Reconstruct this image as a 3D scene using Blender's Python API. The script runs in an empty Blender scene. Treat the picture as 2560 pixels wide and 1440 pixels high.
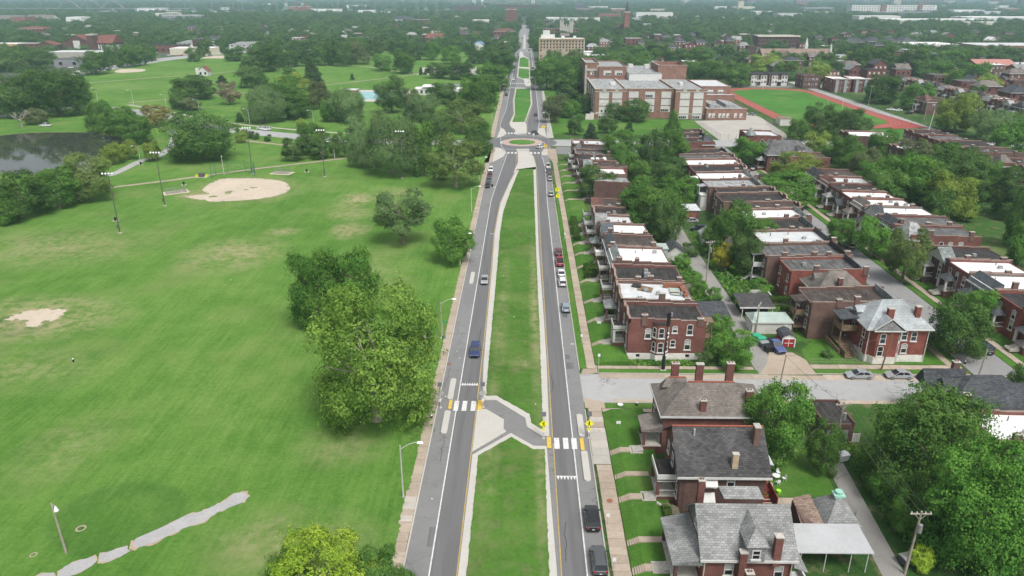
import bpy,math,random
import numpy as np
from mathutils import Vector,Matrix
R=math.radians
SC=bpy.context.scene
COL=SC.collection
# ------------------------------------------------------------ camera, sky, sun, exposure
cam_d=bpy.data.cameras.new('camera');cam=bpy.data.objects.new('camera',cam_d);COL.objects.link(cam)
cam_d.sensor_width=36.0;cam_d.lens=36.0*1837/2560;cam_d.clip_start=1.0;cam_d.clip_end=40000
cam.location=(0,0,65);cam.rotation_euler=(R(90-21.887),0,R(0.926))
SC.camera=cam
world=bpy.data.worlds.new('World');SC.world=world;world.use_nodes=True
wn=world.node_tree.nodes;wl=world.node_tree.links;wn.clear()
sky_n=wn.new('ShaderNodeTexSky');sky_n.sky_type='NISHITA';sky_n.sun_disc=False
sky_n.sun_elevation=R(58);sky_n.sun_rotation=R(150);sky_n.air_density=0.9;sky_n.dust_density=6.0;sky_n.ozone_density=0.6
hs=wn.new('ShaderNodeHueSaturation');hs.inputs['Saturation'].default_value=0.28
bg=wn.new('ShaderNodeBackground');bg.inputs['Strength'].default_value=0.135
wo=wn.new('ShaderNodeOutputWorld')
wl.new(sky_n.outputs[0],hs.inputs['Color']);wl.new(hs.outputs[0],bg.inputs[0]);wl.new(bg.outputs[0],wo.inputs[0])
sun_d=bpy.data.lights.new('sun','SUN');sun_d.energy=1.5;sun_d.angle=R(14);sun_d.color=(1,0.97,0.92)
sun=bpy.data.objects.new('sun',sun_d);COL.objects.link(sun)
sun.rotation_euler=(R(90-58),0,R(180-150))
vs=SC.view_settings;vs.view_transform='Standard';vs.look='None';vs.gamma=1;vs.use_curve_mapping=False;vs.exposure=0.35
SC.cycles.use_denoising=True;SC.render.filter_size=1.15
SC.cycles.max_bounces=6;SC.cycles.diffuse_bounces=3;SC.cycles.glossy_bounces=2;SC.cycles.transmission_bounces=2
SC.cycles.transparent_max_bounces=8;SC.cycles.volume_bounces=2
SC.cycles.caustics_reflective=False;SC.cycles.caustics_refractive=False
# ------------------------------------------------------------ helpers
def srgb(r,g,b):
 return tuple(((v/255)/12.92 if v/255<.04045 else((v/255+.055)/1.055)**2.4)for v in(r,g,b))
def put(o,parent=None,loc=None,rz=None):
 COL.objects.link(o)
 if parent is not None:o.parent=parent
 if loc is not None:o.location=loc
 if rz is not None:o.rotation_euler=(0,0,rz)
 return o
def tag(o,label=None,cat=None,group=None,kind=None):
 if label:o['label']=label
 if cat:o['category']=cat
 if group:o['group']=group
 if kind:o['kind']=kind
 return o
def empty(name,loc,label,cat,group=None,rz=0.):
 o=bpy.data.objects.new(name,None);o.empty_display_size=.5
 put(o,None,loc,rz);return tag(o,label,cat,group)
class MB:
 def __init__(s):s.V=[];s.F=[];s.M=[]
 def face(s,pts,m=0):
  n=len(s.V);s.V+=[tuple(p)for p in pts];s.F.append(tuple(range(n,n+len(pts))));s.M.append(m);return s
 def add(s,vs_,fs,m=0):
  n=len(s.V);s.V+=[tuple(v)for v in vs_];s.F+=[tuple(i+n for i in f)for f in fs];s.M+=[m]*len(fs);return s
 def box(s,x0,x1,y0,y1,z0,z1,m=0):
  v=[(x0,y0,z0),(x1,y0,z0),(x1,y1,z0),(x0,y1,z0),(x0,y0,z1),(x1,y0,z1),(x1,y1,z1),(x0,y1,z1)]
  return s.add(v,[(0,3,2,1),(4,5,6,7),(0,1,5,4),(1,2,6,5),(2,3,7,6),(3,0,4,7)],m)
 def taper(s,x0,x1,y0,y1,z0,z1,d,m=0,e=None):
  e=d if e is None else e
  v=[(x0,y0,z0),(x1,y0,z0),(x1,y1,z0),(x0,y1,z0),(x0+d,y0+e,z1),(x1-d,y0+e,z1),(x1-d,y1-e,z1),(x0+d,y1-e,z1)]
  return s.add(v,[(0,3,2,1),(4,5,6,7),(0,1,5,4),(1,2,6,5),(2,3,7,6),(3,0,4,7)],m)
 def prism(s,poly,z0,z1,m=0):
  a=sum(poly[i-1][0]*poly[i][1]-poly[i][0]*poly[i-1][1]for i in range(len(poly)))
  if a<0:poly=poly[::-1]
  n=len(poly)
  v=[(x,y,z0)for x,y in poly]+[(x,y,z1)for x,y in poly]
  return s.add(v,[tuple(range(n,2*n))]+[(i,(i+1)%n,n+(i+1)%n,n+i)for i in range(n)],m)
 def extr(s,prof,axis,a,b,m=0):
  f=(lambda u,z,t:(u,t,z))if axis=='y' else(lambda u,z,t:(t,u,z))
  n=len(prof);v=[f(u,z,a)for u,z in prof]+[f(u,z,b)for u,z in prof]
  return s.add(v,[tuple(range(n))[::-1],tuple(range(n,2*n))]+[(i,(i+1)%n,n+(i+1)%n,n+i)for i in range(n)],m)
 def cyl(s,p0,p1,r0,r1=None,n=8,m=0,cap=True):
  r1=r0 if r1 is None else r1
  p0=Vector(p0);p1=Vector(p1);d=(p1-p0).normalized()
  a=d.orthogonal().normalized();b=d.cross(a)
  v=[]
  for p,r in((p0,r0),(p1,r1)):
   for i in range(n):
    t=2*math.pi*i/n;v.append(p+a*(r*math.cos(t))+b*(r*math.sin(t)))
  f=[(i,(i+1)%n,n+(i+1)%n,n+i)for i in range(n)]
  if cap:f+=[tuple(range(n))[::-1],tuple(range(n,2*n))]
  return s.add(v,f,m)
 def tube(s,pts,r,n=6,m=0):
  for i in range(len(pts)-1):s.cyl(pts[i],pts[i+1],r,r,n,m,True)
  return s
 def mesh(s,name,mats,origin=(0,0,0),smooth=False):
  me=bpy.data.meshes.new(name)
  ox,oy,oz=origin
  me.from_pydata([(x-ox,y-oy,z-oz)for x,y,z in s.V],[],s.F)
  for mt in(mats if isinstance(mats,(list,tuple))else[mats]):me.materials.append(mt)
  me.polygons.foreach_set('material_index',s.M)
  if smooth:me.polygons.foreach_set('use_smooth',[True]*len(s.F))
  me.update();return me
 def build(s,name,mats,parent=None,origin=(0,0,0),smooth=False):
  o=bpy.data.objects.new(name,s.mesh(name,mats,origin,smooth));put(o,parent)
  if parent is None:o.location=origin
  return o
def struct(name,mb,mats,label=None,z=0,kind='structure'):
 o=mb.build(name,mats);return tag(o,label,None,None,kind)
def sheet(name,poly,z,m,label=None):
 a=sum(poly[i-1][0]*poly[i][1]-poly[i][0]*poly[i-1][1]for i in range(len(poly)))
 if a<0:poly=poly[::-1]
 return struct(name,MB().face([(x,y,z)for x,y in poly]),m,label)
def ribbon_poly(pl,w0,w1=None):
 w1=w0 if w1 is None else w1
 L=[];Rr=[]
 for i,p in enumerate(pl):
  a=Vector(pl[max(i-1,0)]);b=Vector(pl[min(i+1,len(pl)-1)]);d=(b-a).normalized();n=Vector((-d.y,d.x))
  w=w0+(w1-w0)*i/(len(pl)-1)
  L.append((p[0]+n.x*w/2,p[1]+n.y*w/2));Rr.append((p[0]-n.x*w/2,p[1]-n.y*w/2))
 return L,Rr
def smooth_line(pl,k=4):
 out=[]
 P=[pl[0]]+list(pl)+[pl[-1]]
 for i in range(1,len(P)-2):
  p0,p1,p2,p3=[np.array(q,float)for q in P[i-1:i+3]]
  for j in range(k):
   t=j/k
   out.append(tuple(.5*((2*p1)+(p2-p0)*t+(2*p0-5*p1+4*p2-p3)*t*t+(3*p1-p0-3*p2+p3)*t**3)))
 out.append(tuple(pl[-1]));return out
def ribbon(mb,pl,w,z,m=0,w1=None):
 L,Rr=ribbon_poly(pl,w,w1)
 for i in range(len(pl)-1):
  mb.face([(*Rr[i],z),(*Rr[i+1],z),(*L[i+1],z),(*L[i],z)],m)
 return mb
def jitter(poly,amp,step,seed=0):
 rg=random.Random(seed);out=[]
 for i in range(len(poly)):
  a=Vector(poly[i]);b=Vector(poly[(i+1)%len(poly)]);n=max(1,int((b-a).length/step))
  for j in range(n):
   p=a.lerp(b,j/n);out.append((p.x+rg.uniform(-amp,amp),p.y+rg.uniform(-amp,amp)))
 return out
# ------------------------------------------------------------ materials
class NT:
 def __init__(s,name):
  s.m=bpy.data.materials.new(name);s.m.use_nodes=True;s.t=s.m.node_tree;s.n=s.t.nodes;s.n.clear()
  s.out=s.n.new('ShaderNodeOutputMaterial')
 def new(s,ty,**kw):
  x=s.n.new(ty)
  for k,v in kw.items():setattr(x,k,v)
  return x
 def link(s,a,b):s.t.links.new(a,b)
 def pos(s,scale=(1,1,1),rot=(0,0,0)):
  if not hasattr(s,'g'):s.g=s.new('ShaderNodeNewGeometry')
  if scale==(1,1,1)and rot==(0,0,0):return s.g.outputs['Position']
  mp=s.new('ShaderNodeMapping');mp.inputs['Scale'].default_value=scale;mp.inputs['Rotation'].default_value=rot
  s.link(s.g.outputs['Position'],mp.inputs[0]);return mp.outputs[0]
 def noise(s,scale,detail=4,vec=None,rough=.55):
  x=s.new('ShaderNodeTexNoise');x.inputs['Scale'].default_value=scale;x.inputs['Detail'].default_value=detail;x.inputs['Roughness'].default_value=rough
  s.link(vec if vec is not None else s.pos(),x.inputs['Vector']);return x.outputs[0]
 def rng(s,v,a,b,c,d,clamp=True):
  x=s.new('ShaderNodeMapRange');x.clamp=clamp
  for i,q in zip((1,2,3,4),(a,b,c,d)):x.inputs[i].default_value=q
  s.link(v,x.inputs[0]);return x.outputs[0]
 def math(s,op,a,b=None):
  x=s.new('ShaderNodeMath',operation=op)
  for i,q in enumerate((a,b)):
   if q is None:continue
   if isinstance(q,(int,float)):x.inputs[i].default_value=q
   else:s.link(q,x.inputs[i])
  return x.outputs[0]
 def scale(s,colr,v):
  x=s.new('ShaderNodeVectorMath',operation='SCALE')
  if isinstance(colr,tuple):x.inputs[0].default_value=colr
  else:s.link(colr,x.inputs[0])
  s.link(v,x.inputs['Scale']);return x.outputs[0]
 def mix(s,f,a,b):
  x=s.new('ShaderNodeMix',data_type='RGBA')
  if isinstance(f,(int,float)):x.inputs[0].default_value=f
  else:s.link(f,x.inputs[0])
  for i,q in((6,a),(7,b)):
   if isinstance(q,tuple):x.inputs[i].default_value=(*q[:3],1)
   else:s.link(q,x.inputs[i])
  return x.outputs[2]
 def ramp(s,v,stops):
  x=s.new('ShaderNodeValToRGB');e=x.color_ramp.elements
  while len(e)<len(stops):e.new(.5)
  for q,(p,c)in zip(e,stops):q.position=p;q.color=(*c,1)
  s.link(v,x.inputs[0]);return x.outputs[0]
 def finish(s,colr,rough=.85,spec=.25,metal=0.,bump=None,bstr=.3,bdist=.05):
  p=s.new('ShaderNodeBsdfPrincipled');p.inputs['Roughness'].default_value=rough;p.inputs['Specular IOR Level'].default_value=spec;p.inputs['Metallic'].default_value=metal
  if isinstance(colr,tuple):p.inputs['Base Color'].default_value=(*colr,1)
  else:s.link(colr,p.inputs['Base Color'])
  if bump is not None:
   b=s.new('ShaderNodeBump');b.inputs['Strength'].default_value=bstr;b.inputs['Distance'].default_value=bdist
   s.link(bump,b.inputs['Height']);s.link(b.outputs[0],p.inputs['Normal'])
  s.link(p.outputs[0],s.out.inputs[0]);return s.m
def mt(name,c,rough=.85,noise=((.3,.12),(4,.1)),stain=None,spec=.25,metal=0.,bump=0.,stretch=None):
 t=NT(name);v=None
 for sc,am in noise:
  vec=t.pos(stretch)if stretch and sc>1 else None
  r=t.rng(t.noise(sc,5,vec),.3,.7,1-am,1+am);v=r if v is None else t.math('MULTIPLY',v,r)
 cc=t.scale(c,v)if v is not None else c
 if stain:
  sc_,s_,lo,hi,am=stain
  cc=t.mix(t.rng(t.noise(s_,6),lo,hi,0,am),cc,sc_)
 return t.finish(cc,rough,spec,metal,t.noise(6,4)if bump else None,bump,.05)
def plain(name,c,rough=.5,spec=.4,metal=0.):return NT(name).finish(c,rough,spec,metal)
MT={}
def brick(name,c):
 t=NT(name);g=t.pos()
 sx=t.new('ShaderNodeSeparateXYZ');t.link(g,sx.inputs[0])
 u=t.math('ADD',sx.outputs[0],sx.outputs[1]);cb=t.new('ShaderNodeCombineXYZ');t.link(u,cb.inputs[0]);t.link(sx.outputs[2],cb.inputs[1])
 bt=t.new('ShaderNodeTexBrick');bt.inputs['Scale'].default_value=1.0;bt.inputs['Brick Width'].default_value=.22;bt.inputs['Row Height'].default_value=.075;bt.inputs['Mortar Size'].default_value=.012
 t.link(cb.outputs[0],bt.inputs['Vector'])
 bt.inputs['Color1'].default_value=(*[v*1.12 for v in c],1);bt.inputs['Color2'].default_value=(*[v*.84 for v in c],1);bt.inputs['Mortar'].default_value=(*[v*.8+.04 for v in c],1)
 a=t.rng(t.noise(.35,5),.3,.7,.78,1.2);b=t.rng(t.noise(1.0,5,t.pos((1.2,1.2,5))),.3,.7,.85,1.15)
 cc=t.scale(bt.outputs[0],t.math('MULTIPLY',a,b))
 cc=t.mix(t.rng(t.noise(.8,6,t.pos((1,1,.25))),.58,.75,0,.45),cc,(.05,.035,.03))
 MT[name]=t.finish(cc,.9,.15)
for n_,c_ in dict(brick_red=(.175,.07,.056),brick_dark=(.115,.06,.051),brick_brown=(.155,.092,.074),brick_bright=(.235,.07,.05),brick_tan=(.46,.36,.24),brick_pink=(.26,.12,.09),brick_grey=(.15,.135,.12),brick_school=(.26,.145,.108)).items():brick(n_,c_)
def shingle(name,c,row=.34,var=.3):
 t=NT(name);sx=t.new('ShaderNodeSeparateXYZ');t.link(t.pos(),sx.inputs[0]);cb=t.new('ShaderNodeCombineXYZ')
 t.link(sx.outputs[0],cb.inputs[0]);t.link(t.math('ADD',sx.outputs[1],t.math('MULTIPLY',sx.outputs[2],.7)),cb.inputs[1])
 bt=t.new('ShaderNodeTexBrick');bt.inputs['Scale'].default_value=1;bt.inputs['Brick Width'].default_value=.55;bt.inputs['Row Height'].default_value=row;bt.inputs['Mortar Size'].default_value=.03
 t.link(cb.outputs[0],bt.inputs['Vector'])
 bt.inputs['Color1'].default_value=(*[v*(1+var)for v in c],1);bt.inputs['Color2'].default_value=(*[v*(1-var)for v in c],1);bt.inputs['Mortar'].default_value=(*[v*.6 for v in c],1)
 cc=t.scale(bt.outputs[0],t.rng(t.noise(.3,6),.3,.7,.72,1.25))
 cc=t.scale(cc,t.rng(t.noise(1.5,5,t.pos((1,.3,1))),.3,.7,.85,1.15))
 MT[name]=t.finish(cc,.9,.2,0,bt.outputs[1],.4,.04)
shingle('shingle_dark',(.078,.076,.077));shingle('shingle_grey',(.255,.262,.258),.34,.2);shingle('shingle_brown',(.185,.165,.148),.34,.18);shingle('shingle_slate',(.075,.08,.088));shingle('slate_pale',(.23,.26,.255),.26,.4)
shingle('shingle_red',(.16,.085,.07));shingle('shingle_tan',(.27,.2,.16));shingle('tile_red',(.2,.085,.07));shingle('shingle_silver',(.36,.39,.4),.4,.06);shingle('shingle_blue',(.1,.115,.13))
def rolled(name,c,a):
 t=NT(name);v=t.rng(t.noise(.5,6),.3,.7,.65,1.35);w=t.rng(t.noise(1.2,6,t.pos((2.2,.18,1))),.35,.65,1-a,1+a)
 x=t.scale(c,t.math('MULTIPLY',v,w));x=t.mix(t.rng(t.noise(1.1,8,t.pos((3,.35,1),(0,0,.12))),.62,.72,0,.35),x,(.3,.3,.29))
 MT[name]=t.finish(x,.9,.2)
rolled('tar',(.042,.039,.038),.3);rolled('tar_brown',(.07,.058,.052),.3);rolled('tar_grey',(.115,.115,.115),.2);rolled('roof_grey',(.29,.3,.3),.25)
MT['roof_white']=mt('roof_white',(.78,.78,.77),.6,((.4,.07),(3,.05)),((.4,.39,.37),.9,.58,.78,.5))
MT['roof_pale']=mt('roof_pale',(.55,.57,.58),.6,((.4,.1),(3,.06)),((.28,.28,.27),.7,.55,.75,.5))
MT['white']=mt('white',(.6,.6,.58),.6,((.8,.08),(5,.05)),((.4,.38,.34),2.2,.6,.75,.4))
MT['stone']=mt('stone',(.42,.4,.36),.9,((.5,.15),(3,.15)))
MT['coping']=mt('coping',(.27,.2,.17),.9,((.6,.25),(3,.2)))
MT['found']=mt('found',(.68,.66,.62),.9,((.5,.12),(3,.12)),((.3,.28,.25),1.2,.55,.7,.6))
MT['concrete']=mt('concrete',(.4,.38,.345),.9,((.15,.08),(2.5,.08)),((.28,.26,.23),.5,.58,.75,.35))
MT['concrete_new']=mt('concrete_new',(.47,.455,.42),.9,((.1,.05),(2.5,.05)),((.4,.38,.35),.35,.58,.75,.3))
for i_,c_ in enumerate([(.375,.312,.245),(.345,.287,.226),(.4,.336,.268),(.43,.4,.355)]):MT['slab%d'%i_]=mt('slab%d'%i_,c_,.9,((.25,.1),(3,.1)),((.26,.21,.16),.8,.58,.75,.4))
MT['joint']=mt('joint',(.15,.14,.09),1,((2,.4),))
MT['asphalt']=mt('asphalt',(.195,.195,.196),.9,((.06,.12),(.7,.08),(7,.09)),((.12,.12,.12),.9,.6,.72,.6))
MT['asphalt_lane']=mt('asphalt_lane',(.142,.142,.145),.9,((1.2,.13),(6,.05)),None,.25,0,0,(1,.03,1))
MT['asphalt_path']=mt('asphalt_path',(.36,.36,.36),.9,((.3,.1),(3,.1)))
MT['road_old']=mt('road_old',(.36,.365,.365),.9,((.08,.1),(.6,.07),(5,.06)),((.22,.22,.21),.35,.58,.72,.5))
MT['road_tan']=mt('road_tan',(.42,.35,.28),.9,((.2,.12),(2,.1)),((.2,.19,.15),.6,.56,.7,.5))
MT['alley']=mt('alley',(.27,.255,.24),.9,((.15,.15),(1.5,.14),(8,.08)),((.14,.13,.12),.5,.55,.7,.5))
def cracked(name,c,sc,am,crack,stain):
 t=NT(name);v=None
 for s_,a_ in((.05,.08),(.5,.05),(7,.07)):r=t.rng(t.noise(s_,5),.3,.7,1-a_,1+a_);v=r if v is None else t.math('MULTIPLY',v,r)
 cc=t.scale(c,v);cc=t.mix(t.rng(t.noise(.9,6),.6,.72,0,stain),cc,tuple(q*.6 for q in c))
 w=t.new('ShaderNodeVectorMath',operation='ADD');n=t.new('ShaderNodeTexNoise');n.inputs['Scale'].default_value=.5;n.inputs['Detail'].default_value=5;t.link(t.pos(),n.inputs['Vector'])
 k=t.new('ShaderNodeVectorMath',operation='SCALE');k.inputs['Scale'].default_value=5;t.link(n.outputs[1],k.inputs[0]);t.link(t.pos(),w.inputs[0]);t.link(k.outputs[0],w.inputs[1])
 vo=t.new('ShaderNodeTexVoronoi',feature='DISTANCE_TO_EDGE');vo.inputs['Scale'].default_value=sc;t.link(w.outputs[0],vo.inputs['Vector'])
 m=t.math('MULTIPLY',t.rng(vo.outputs[0],.004,.016,crack,0),t.rng(t.noise(.07,3),.45,.6,0,1));cc=t.mix(m,cc,(.05,.05,.048))
 MT[name]=t.finish(cc,.9,.25)
cracked('asphalt',(.2,.2,.2),.16,0,.6,.2);cracked('road_old',(.35,.352,.35),.12,0,.7,.35);cracked('road_mid',(.25,.25,.25),.12,0,.7,.5);cracked('alley',(.27,.26,.245),.2,0,.7,.5)
MT['paint_white']=mt('paint_white',(.62,.62,.61),.7,((1,.12),(8,.15)),((.25,.25,.25),2.5,.56,.72,.8))
MT['paint_yellow']=mt('paint_yellow',(.46,.33,.1),.7,((1,.12),(8,.15)),((.25,.25,.24),2.5,.55,.72,.8))
MT['tactile']=mt('tactile',(.6,.42,.08),.8,((2,.12),))
MT['pink_paver']=mt('pink_paver',(.43,.315,.28),.9,((.4,.1),(4,.12)))
MT['sand']=mt('sand',(.5,.43,.345),.95,((.08,.1),(.8,.08),(5,.06)),((.3,.24,.17),.25,.58,.75,.5))
MT['soil']=mt('soil',(.4,.31,.23),.95,((.2,.15),(2,.12)))
MT['track']=mt('track',(.31,.075,.06),.9,((.1,.1),(3,.08)))
MT['metal_dark']=plain('metal_dark',(.13,.125,.12),.5,.4,.3);MT['metal_grey']=plain('metal_grey',(.35,.36,.36),.45,.5,.4);MT['galv']=plain('galv',(.5,.5,.48),.5,.4,.2)
MT['wood_pole']=mt('wood_pole',(.33,.29,.24),.9,((2,.2),));MT['wood_brown']=mt('wood_brown',(.2,.14,.09),.9,((2,.2),))
MT['glass']=plain('glass',(.022,.027,.032),.08,.6);MT['glass_blind']=plain('glass_blind',(.4,.41,.4),.25,.5);MT['black']=plain('black',(.015,.015,.016),.5,.4);MT['rubber']=plain('rubber',(.02,.02,.02),.9,.2)
MT['lamp_white']=plain('lamp_white',(.75,.77,.78),.35);MT['sign_yellow']=plain('sign_yellow',(.85,.82,.02),.4);MT['sign_orange']=plain('sign_orange',(.8,.55,.03),.4);MT['sign_green']=plain('sign_green',(.02,.3,.14),.4)
MT['green_mesh']=plain('green_mesh',(.02,.15,.1),.5);MT['red_plain']=plain('red_plain',(.35,.02,.03),.5);MT['blue_plain']=plain('blue_plain',(.03,.12,.5),.5);MT['green_plain']=plain('green_plain',(.03,.35,.2),.5);MT['mint']=mt('mint',(.36,.44,.4),.7,((.5,.12),(3,.1)))
MT['rail_red']=plain('rail_red',(.2,.03,.03),.6);MT['steel']=plain('steel',(.4,.41,.42),.3,.5,.7);MT['rust']=mt('rust',(.25,.1,.06),.9)
MT['copper']=plain('copper',(.3,.55,.45),.6);MT['door_brown']=plain('door_brown',(.2,.15,.11),.7);MT['terracotta']=mt('terracotta',(.3,.1,.07),.85,((3,.2),));MT['canopy_sheet']=mt('canopy_sheet',(.42,.43,.44),.6,((.4,.08),(3,.05)),((.3,.3,.29),.8,.58,.75,.5));MT['pool']=mt('pool',(.3,.55,.57),.2,((.3,.1),));MT['cream']=mt('cream',(.6,.55,.44),.8,((.3,.08),));MT['grey_wall']=mt('grey_wall',(.3,.32,.33),.8,((.3,.08),));MT['orange_wall']=mt('orange_wall',(.55,.36,.17),.8);MT['pale_wall']=mt('pale_wall',(.66,.66,.63),.8,((.1,.08),));MT['pink_roof']=mt('pink_roof',(.42,.2,.17),.8);MT['siding']=mt('siding',(.55,.54,.5),.8,((.5,.08),));MT['blue_roof']=plain('blue_roof',(.12,.25,.42),.5);MT['far_grey']=mt('far_grey',(.25,.25,.27),.8,((.05,.15),));MT['far_dark']=mt('far_dark',(.1,.1,.11),.8,((.05,.15),))
# ------------------------------------------------------------ plan of the place in metres (camera over the origin, avenue along +Y)
HAZE=0.00014
POLY={}
POLY['median_near']=[(-7.6,68.9),(-7.5,93.7),(-1.8,99.7),(1.8,96.2),(3.8,96.2),(4.0,84.4),(4.4,69.1)]
POLY['median_near_g']=[(-6.5,68.9),(-6.6,93.5),(-1.7,98.5),(1.7,95.2),(3.5,95.3),(3.4,81.2),(3.4,69.1)]
POLY['median_mid']=[(-6.6,124.9),(-6.2,110.8),(-4.6,110.8),(0.9,105.0),(1.1,102.3),(3.2,100.2),(3.7,99.4),(4.4,99.2),(4.6,125.0)]
POLY['plaza']=[(-7.6,106.8),(-6.1,106.9),(-3.0,103.7),(-3.0,101.0),(-2.5,100.2),(-7.6,94.5)]
POLY['crosspath']=[(-6.9,109.8),(-4.6,110.3),(0.8,104.4),(0.9,102.0),(3.2,99.4),(3.9,98.9),(3.8,96.2),(1.8,96.2),(-1.8,99.7),(-7.5,93.8),(-7.6,94.5),(-2.5,100.2),(-3.0,101.0),(-3.0,103.7),(-6.1,106.9),(-7.4,106.9)]
POLY['mm_left']=[(-7.6,143.3),(-7.9,174.9),(-8.3,204.1),(-8.0,220.8),(-7.6,237.3),(-5.2,264.7),(-2.7,287.8)]
POLY['mm_leftg']=[(-6.5,143.3),(-6.6,174.9),(-6.8,204.1),(-6.5,226.1),(-4.8,251.2),(-1.7,288.2)]
POLY['mm_rightg']=[(3.8,288.3),(3.5,188.7),(3.5,143.5)]
POLY['mm_right']=[(4.9,292.1),(4.2,188.7),(4.5,143.5)]
POLY['plaza_s']=[(-3.3,328.5),(2.4,329.1),(2.3,322.4),(4.1,311.8),(5.1,288.8),(4.1,287.0),(-2.1,286.9),(-4.0,281.7),(-2.4,299.8),(-2.6,320.1)]
POLY['plaza_n']=[(-6.6,400.5),(0.5,400.6),(1.3,396.8),(1.4,366.8),(-3.9,365.3),(-4.6,378.2),(-7.0,387.2),(-7.6,396.6)]
POLY['isl_sw']=[(-13.1,332.3),(-10.3,330.0),(-8.0,321.1),(-8.6,312.6),(-12.9,300.6)]
POLY['isl_nw']=[(-11.9,384.0),(-10.2,379.6),(-8.6,368.0),(-10.0,361.1),(-13.1,355.8)]
POLY['isl_ne']=[(10.6,385.0),(8.0,382.8),(6.7,372.5),(7.9,364.2),(10.8,357.5)]
POLY['isl_se']=[(7.7,321.4),(8.8,327.6),(10.4,328.8),(10.3,315.7),(7.8,315.0)]
POLY['md_n1']=[(-6.4,553.5),(4.8,553.7),(5.0,472.9),(0.6,400.6),(-6.6,400.5),(-7.8,397.3),(-5.8,431.5),(-7.0,491.3)]
POLY['md_n1g']=[(-5.6,550.5),(4.1,550.6),(4.2,472.9),(0.3,402.6),(-6.4,402.5),(-5.2,431.5),(-6.3,491.3)]
POLY['md_n2']=[(-5.7,835.2),(-0.5,851.7),(5.1,812.0),(4.8,616.1),(-1.4,613.0),(-6.1,631.1)]
POLY['md_n2g']=[(-4.9,822.1),(-0.4,835.3),(4.4,805.7),(4.0,621.3),(-1.5,619.0),(-5.1,634.3)]
POLY['conc_n']=[(-0.6,613.8),(5.0,613.8),(5.1,567.9),(0.9,567.9)]
POLY['conc_f']=[(-5.8,903.1),(-2.3,907.8),(-0.5,851.7),(-5.7,835.2)]
POLY['lwhite']=[(-9.9,263.9),(-7.3,315.8),(-8.1,322.2),(-10.5,338.2),(-12.7,393.3),(-12.5,403.1),(-10.8,447.1),(-10.4,533.0),(-10.1,624.9),(-9.6,787.2),(-9.6,927.0)]
POLY['pond']=[(-279.7,346.2),(-266.5,354.8),(-257.0,358.2),(-245.1,366.2),(-228.8,367.6),(-215.5,365.5),(-201.5,358.0),(-188.9,345.7),(-182.3,328.4),(-173.8,309.4),(-170.6,293.7),(-171.1,280.7),(-185.0,276.4),(-203.8,278.8),(-226.0,283.3)]
POLY['drive']=[(-309.6,416.3),(-297.9,419.4),(-287.6,428.5),(-280.2,447.6),(-270.1,457.9),(-255.4,451.3),(-231.9,438.7),(-202.2,418.0),(-191.0,405.6),(-165.7,386.5),(-144.1,373.6),(-120.3,362.6),(-98.1,353.3),(-77.6,347.5),(-39.3,344.1),(-14.0,344.5)]
POLY['path_a']=[(-158.9,274.1),(-158.5,282.3),(-159.5,301.5),(-156.9,313.0),(-161.7,335.3),(-171.0,358.5),(-180.7,375.3),(-188.6,383.6),(-196.3,391.0)]
POLY['path_b']=[(-148.7,256.3),(-134.9,265.5),(-123.5,274.1),(-106.5,287.4),(-90.3,298.0),(-76.0,307.7),(-69.1,311.0)]
POLY['path_c']=[(-344.2,582.0),(-323.2,602.0),(-302.3,626.3),(-278.0,645.9),(-256.2,677.4),(-207.4,716.2),(-194.1,741.3),(-178.4,737.3),(-143.4,717.2),(-120.2,686.9),(-91.0,655.6)]
POLY['path_d']=[(-91.0,655.6),(-114.8,620.1),(-149.4,574.5),(-168.6,556.4),(-181.6,539.4),(-195.7,525.5),(-216.3,512.2),(-232.2,493.5),(-251.7,474.2)]
POLY['path_e']=[(-247.2,465.2),(-209.9,437.5),(-181.3,414.1),(-155.5,395.5),(-115.6,376.4),(-85.5,366.5),(-69.0,363.5)]
POLY['path_f']=[(-136.2,348.6),(-123.6,342.7),(-109.7,336.1),(-99.7,331.6)]
POLY['path_g']=[(-325.9,539.4),(-315.3,546.7),(-325.8,576.9)]
POLY['strip1']=[(-49.3,73.6),(-49.5,74.7),(-46.9,77.1),(-45.0,79.3),(-43.2,80.2),(-41.0,82.3),(-40.3,83.8),(-39.4,84.3),(-38.6,84.0),(-37.9,83.3),(-38.4,82.0),(-39.7,81.0),(-41.0,79.9),(-42.0,78.1),(-44.2,76.7),(-46.6,74.2),(-48.5,73.0)]
POLY['strip2']=[(-52.4,71.4),(-52.5,71.9),(-51.2,72.7),(-49.9,73.4),(-49.5,72.8),(-49.0,72.5),(-49.8,71.4),(-50.7,70.6),(-51.9,70.5)]
POLY['strip3']=[(-55.5,67.8),(-55.9,68.9),(-55.8,69.7),(-54.6,70.8),(-53.1,71.4),(-52.3,70.6),(-52.4,69.9),(-53.2,68.9),(-54.1,68.1),(-54.4,67.7)]
POLY['strip4']=[(-58.5,67.8),(-57.8,68.4),(-56.5,68.7),(-56.0,68.1),(-55.7,67.1),(-58.4,66.5)]
POLY['diamond']=[(-116.8,244.5),(-114.3,242.4),(-109.6,240.4),(-104.5,237.9),(-98.7,238.5),(-93.1,240.1),(-87.9,242.8),(-84.5,247.2),(-83.1,252.7),(-84.7,259.1),(-89.2,266.3),(-94.4,269.3),(-101.0,271.2),(-108.6,271.0),(-113.6,270.3),(-115.1,265.2),(-114.9,257.4),(-113.5,251.7),(-109.2,247.9),(-113.4,246.2)]
POLY['diamond2']=[(-363.6,668.5),(-354.0,661.6),(-345.2,665.3),(-339.8,676.0),(-346.1,690.7),(-357.9,698.1),(-370.7,694.0)]
POLY['sandpatch']=[(-247.3,580.9),(-242.9,578.3),(-241.4,586.4),(-245.3,594.7),(-249.5,594.6)]
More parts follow.
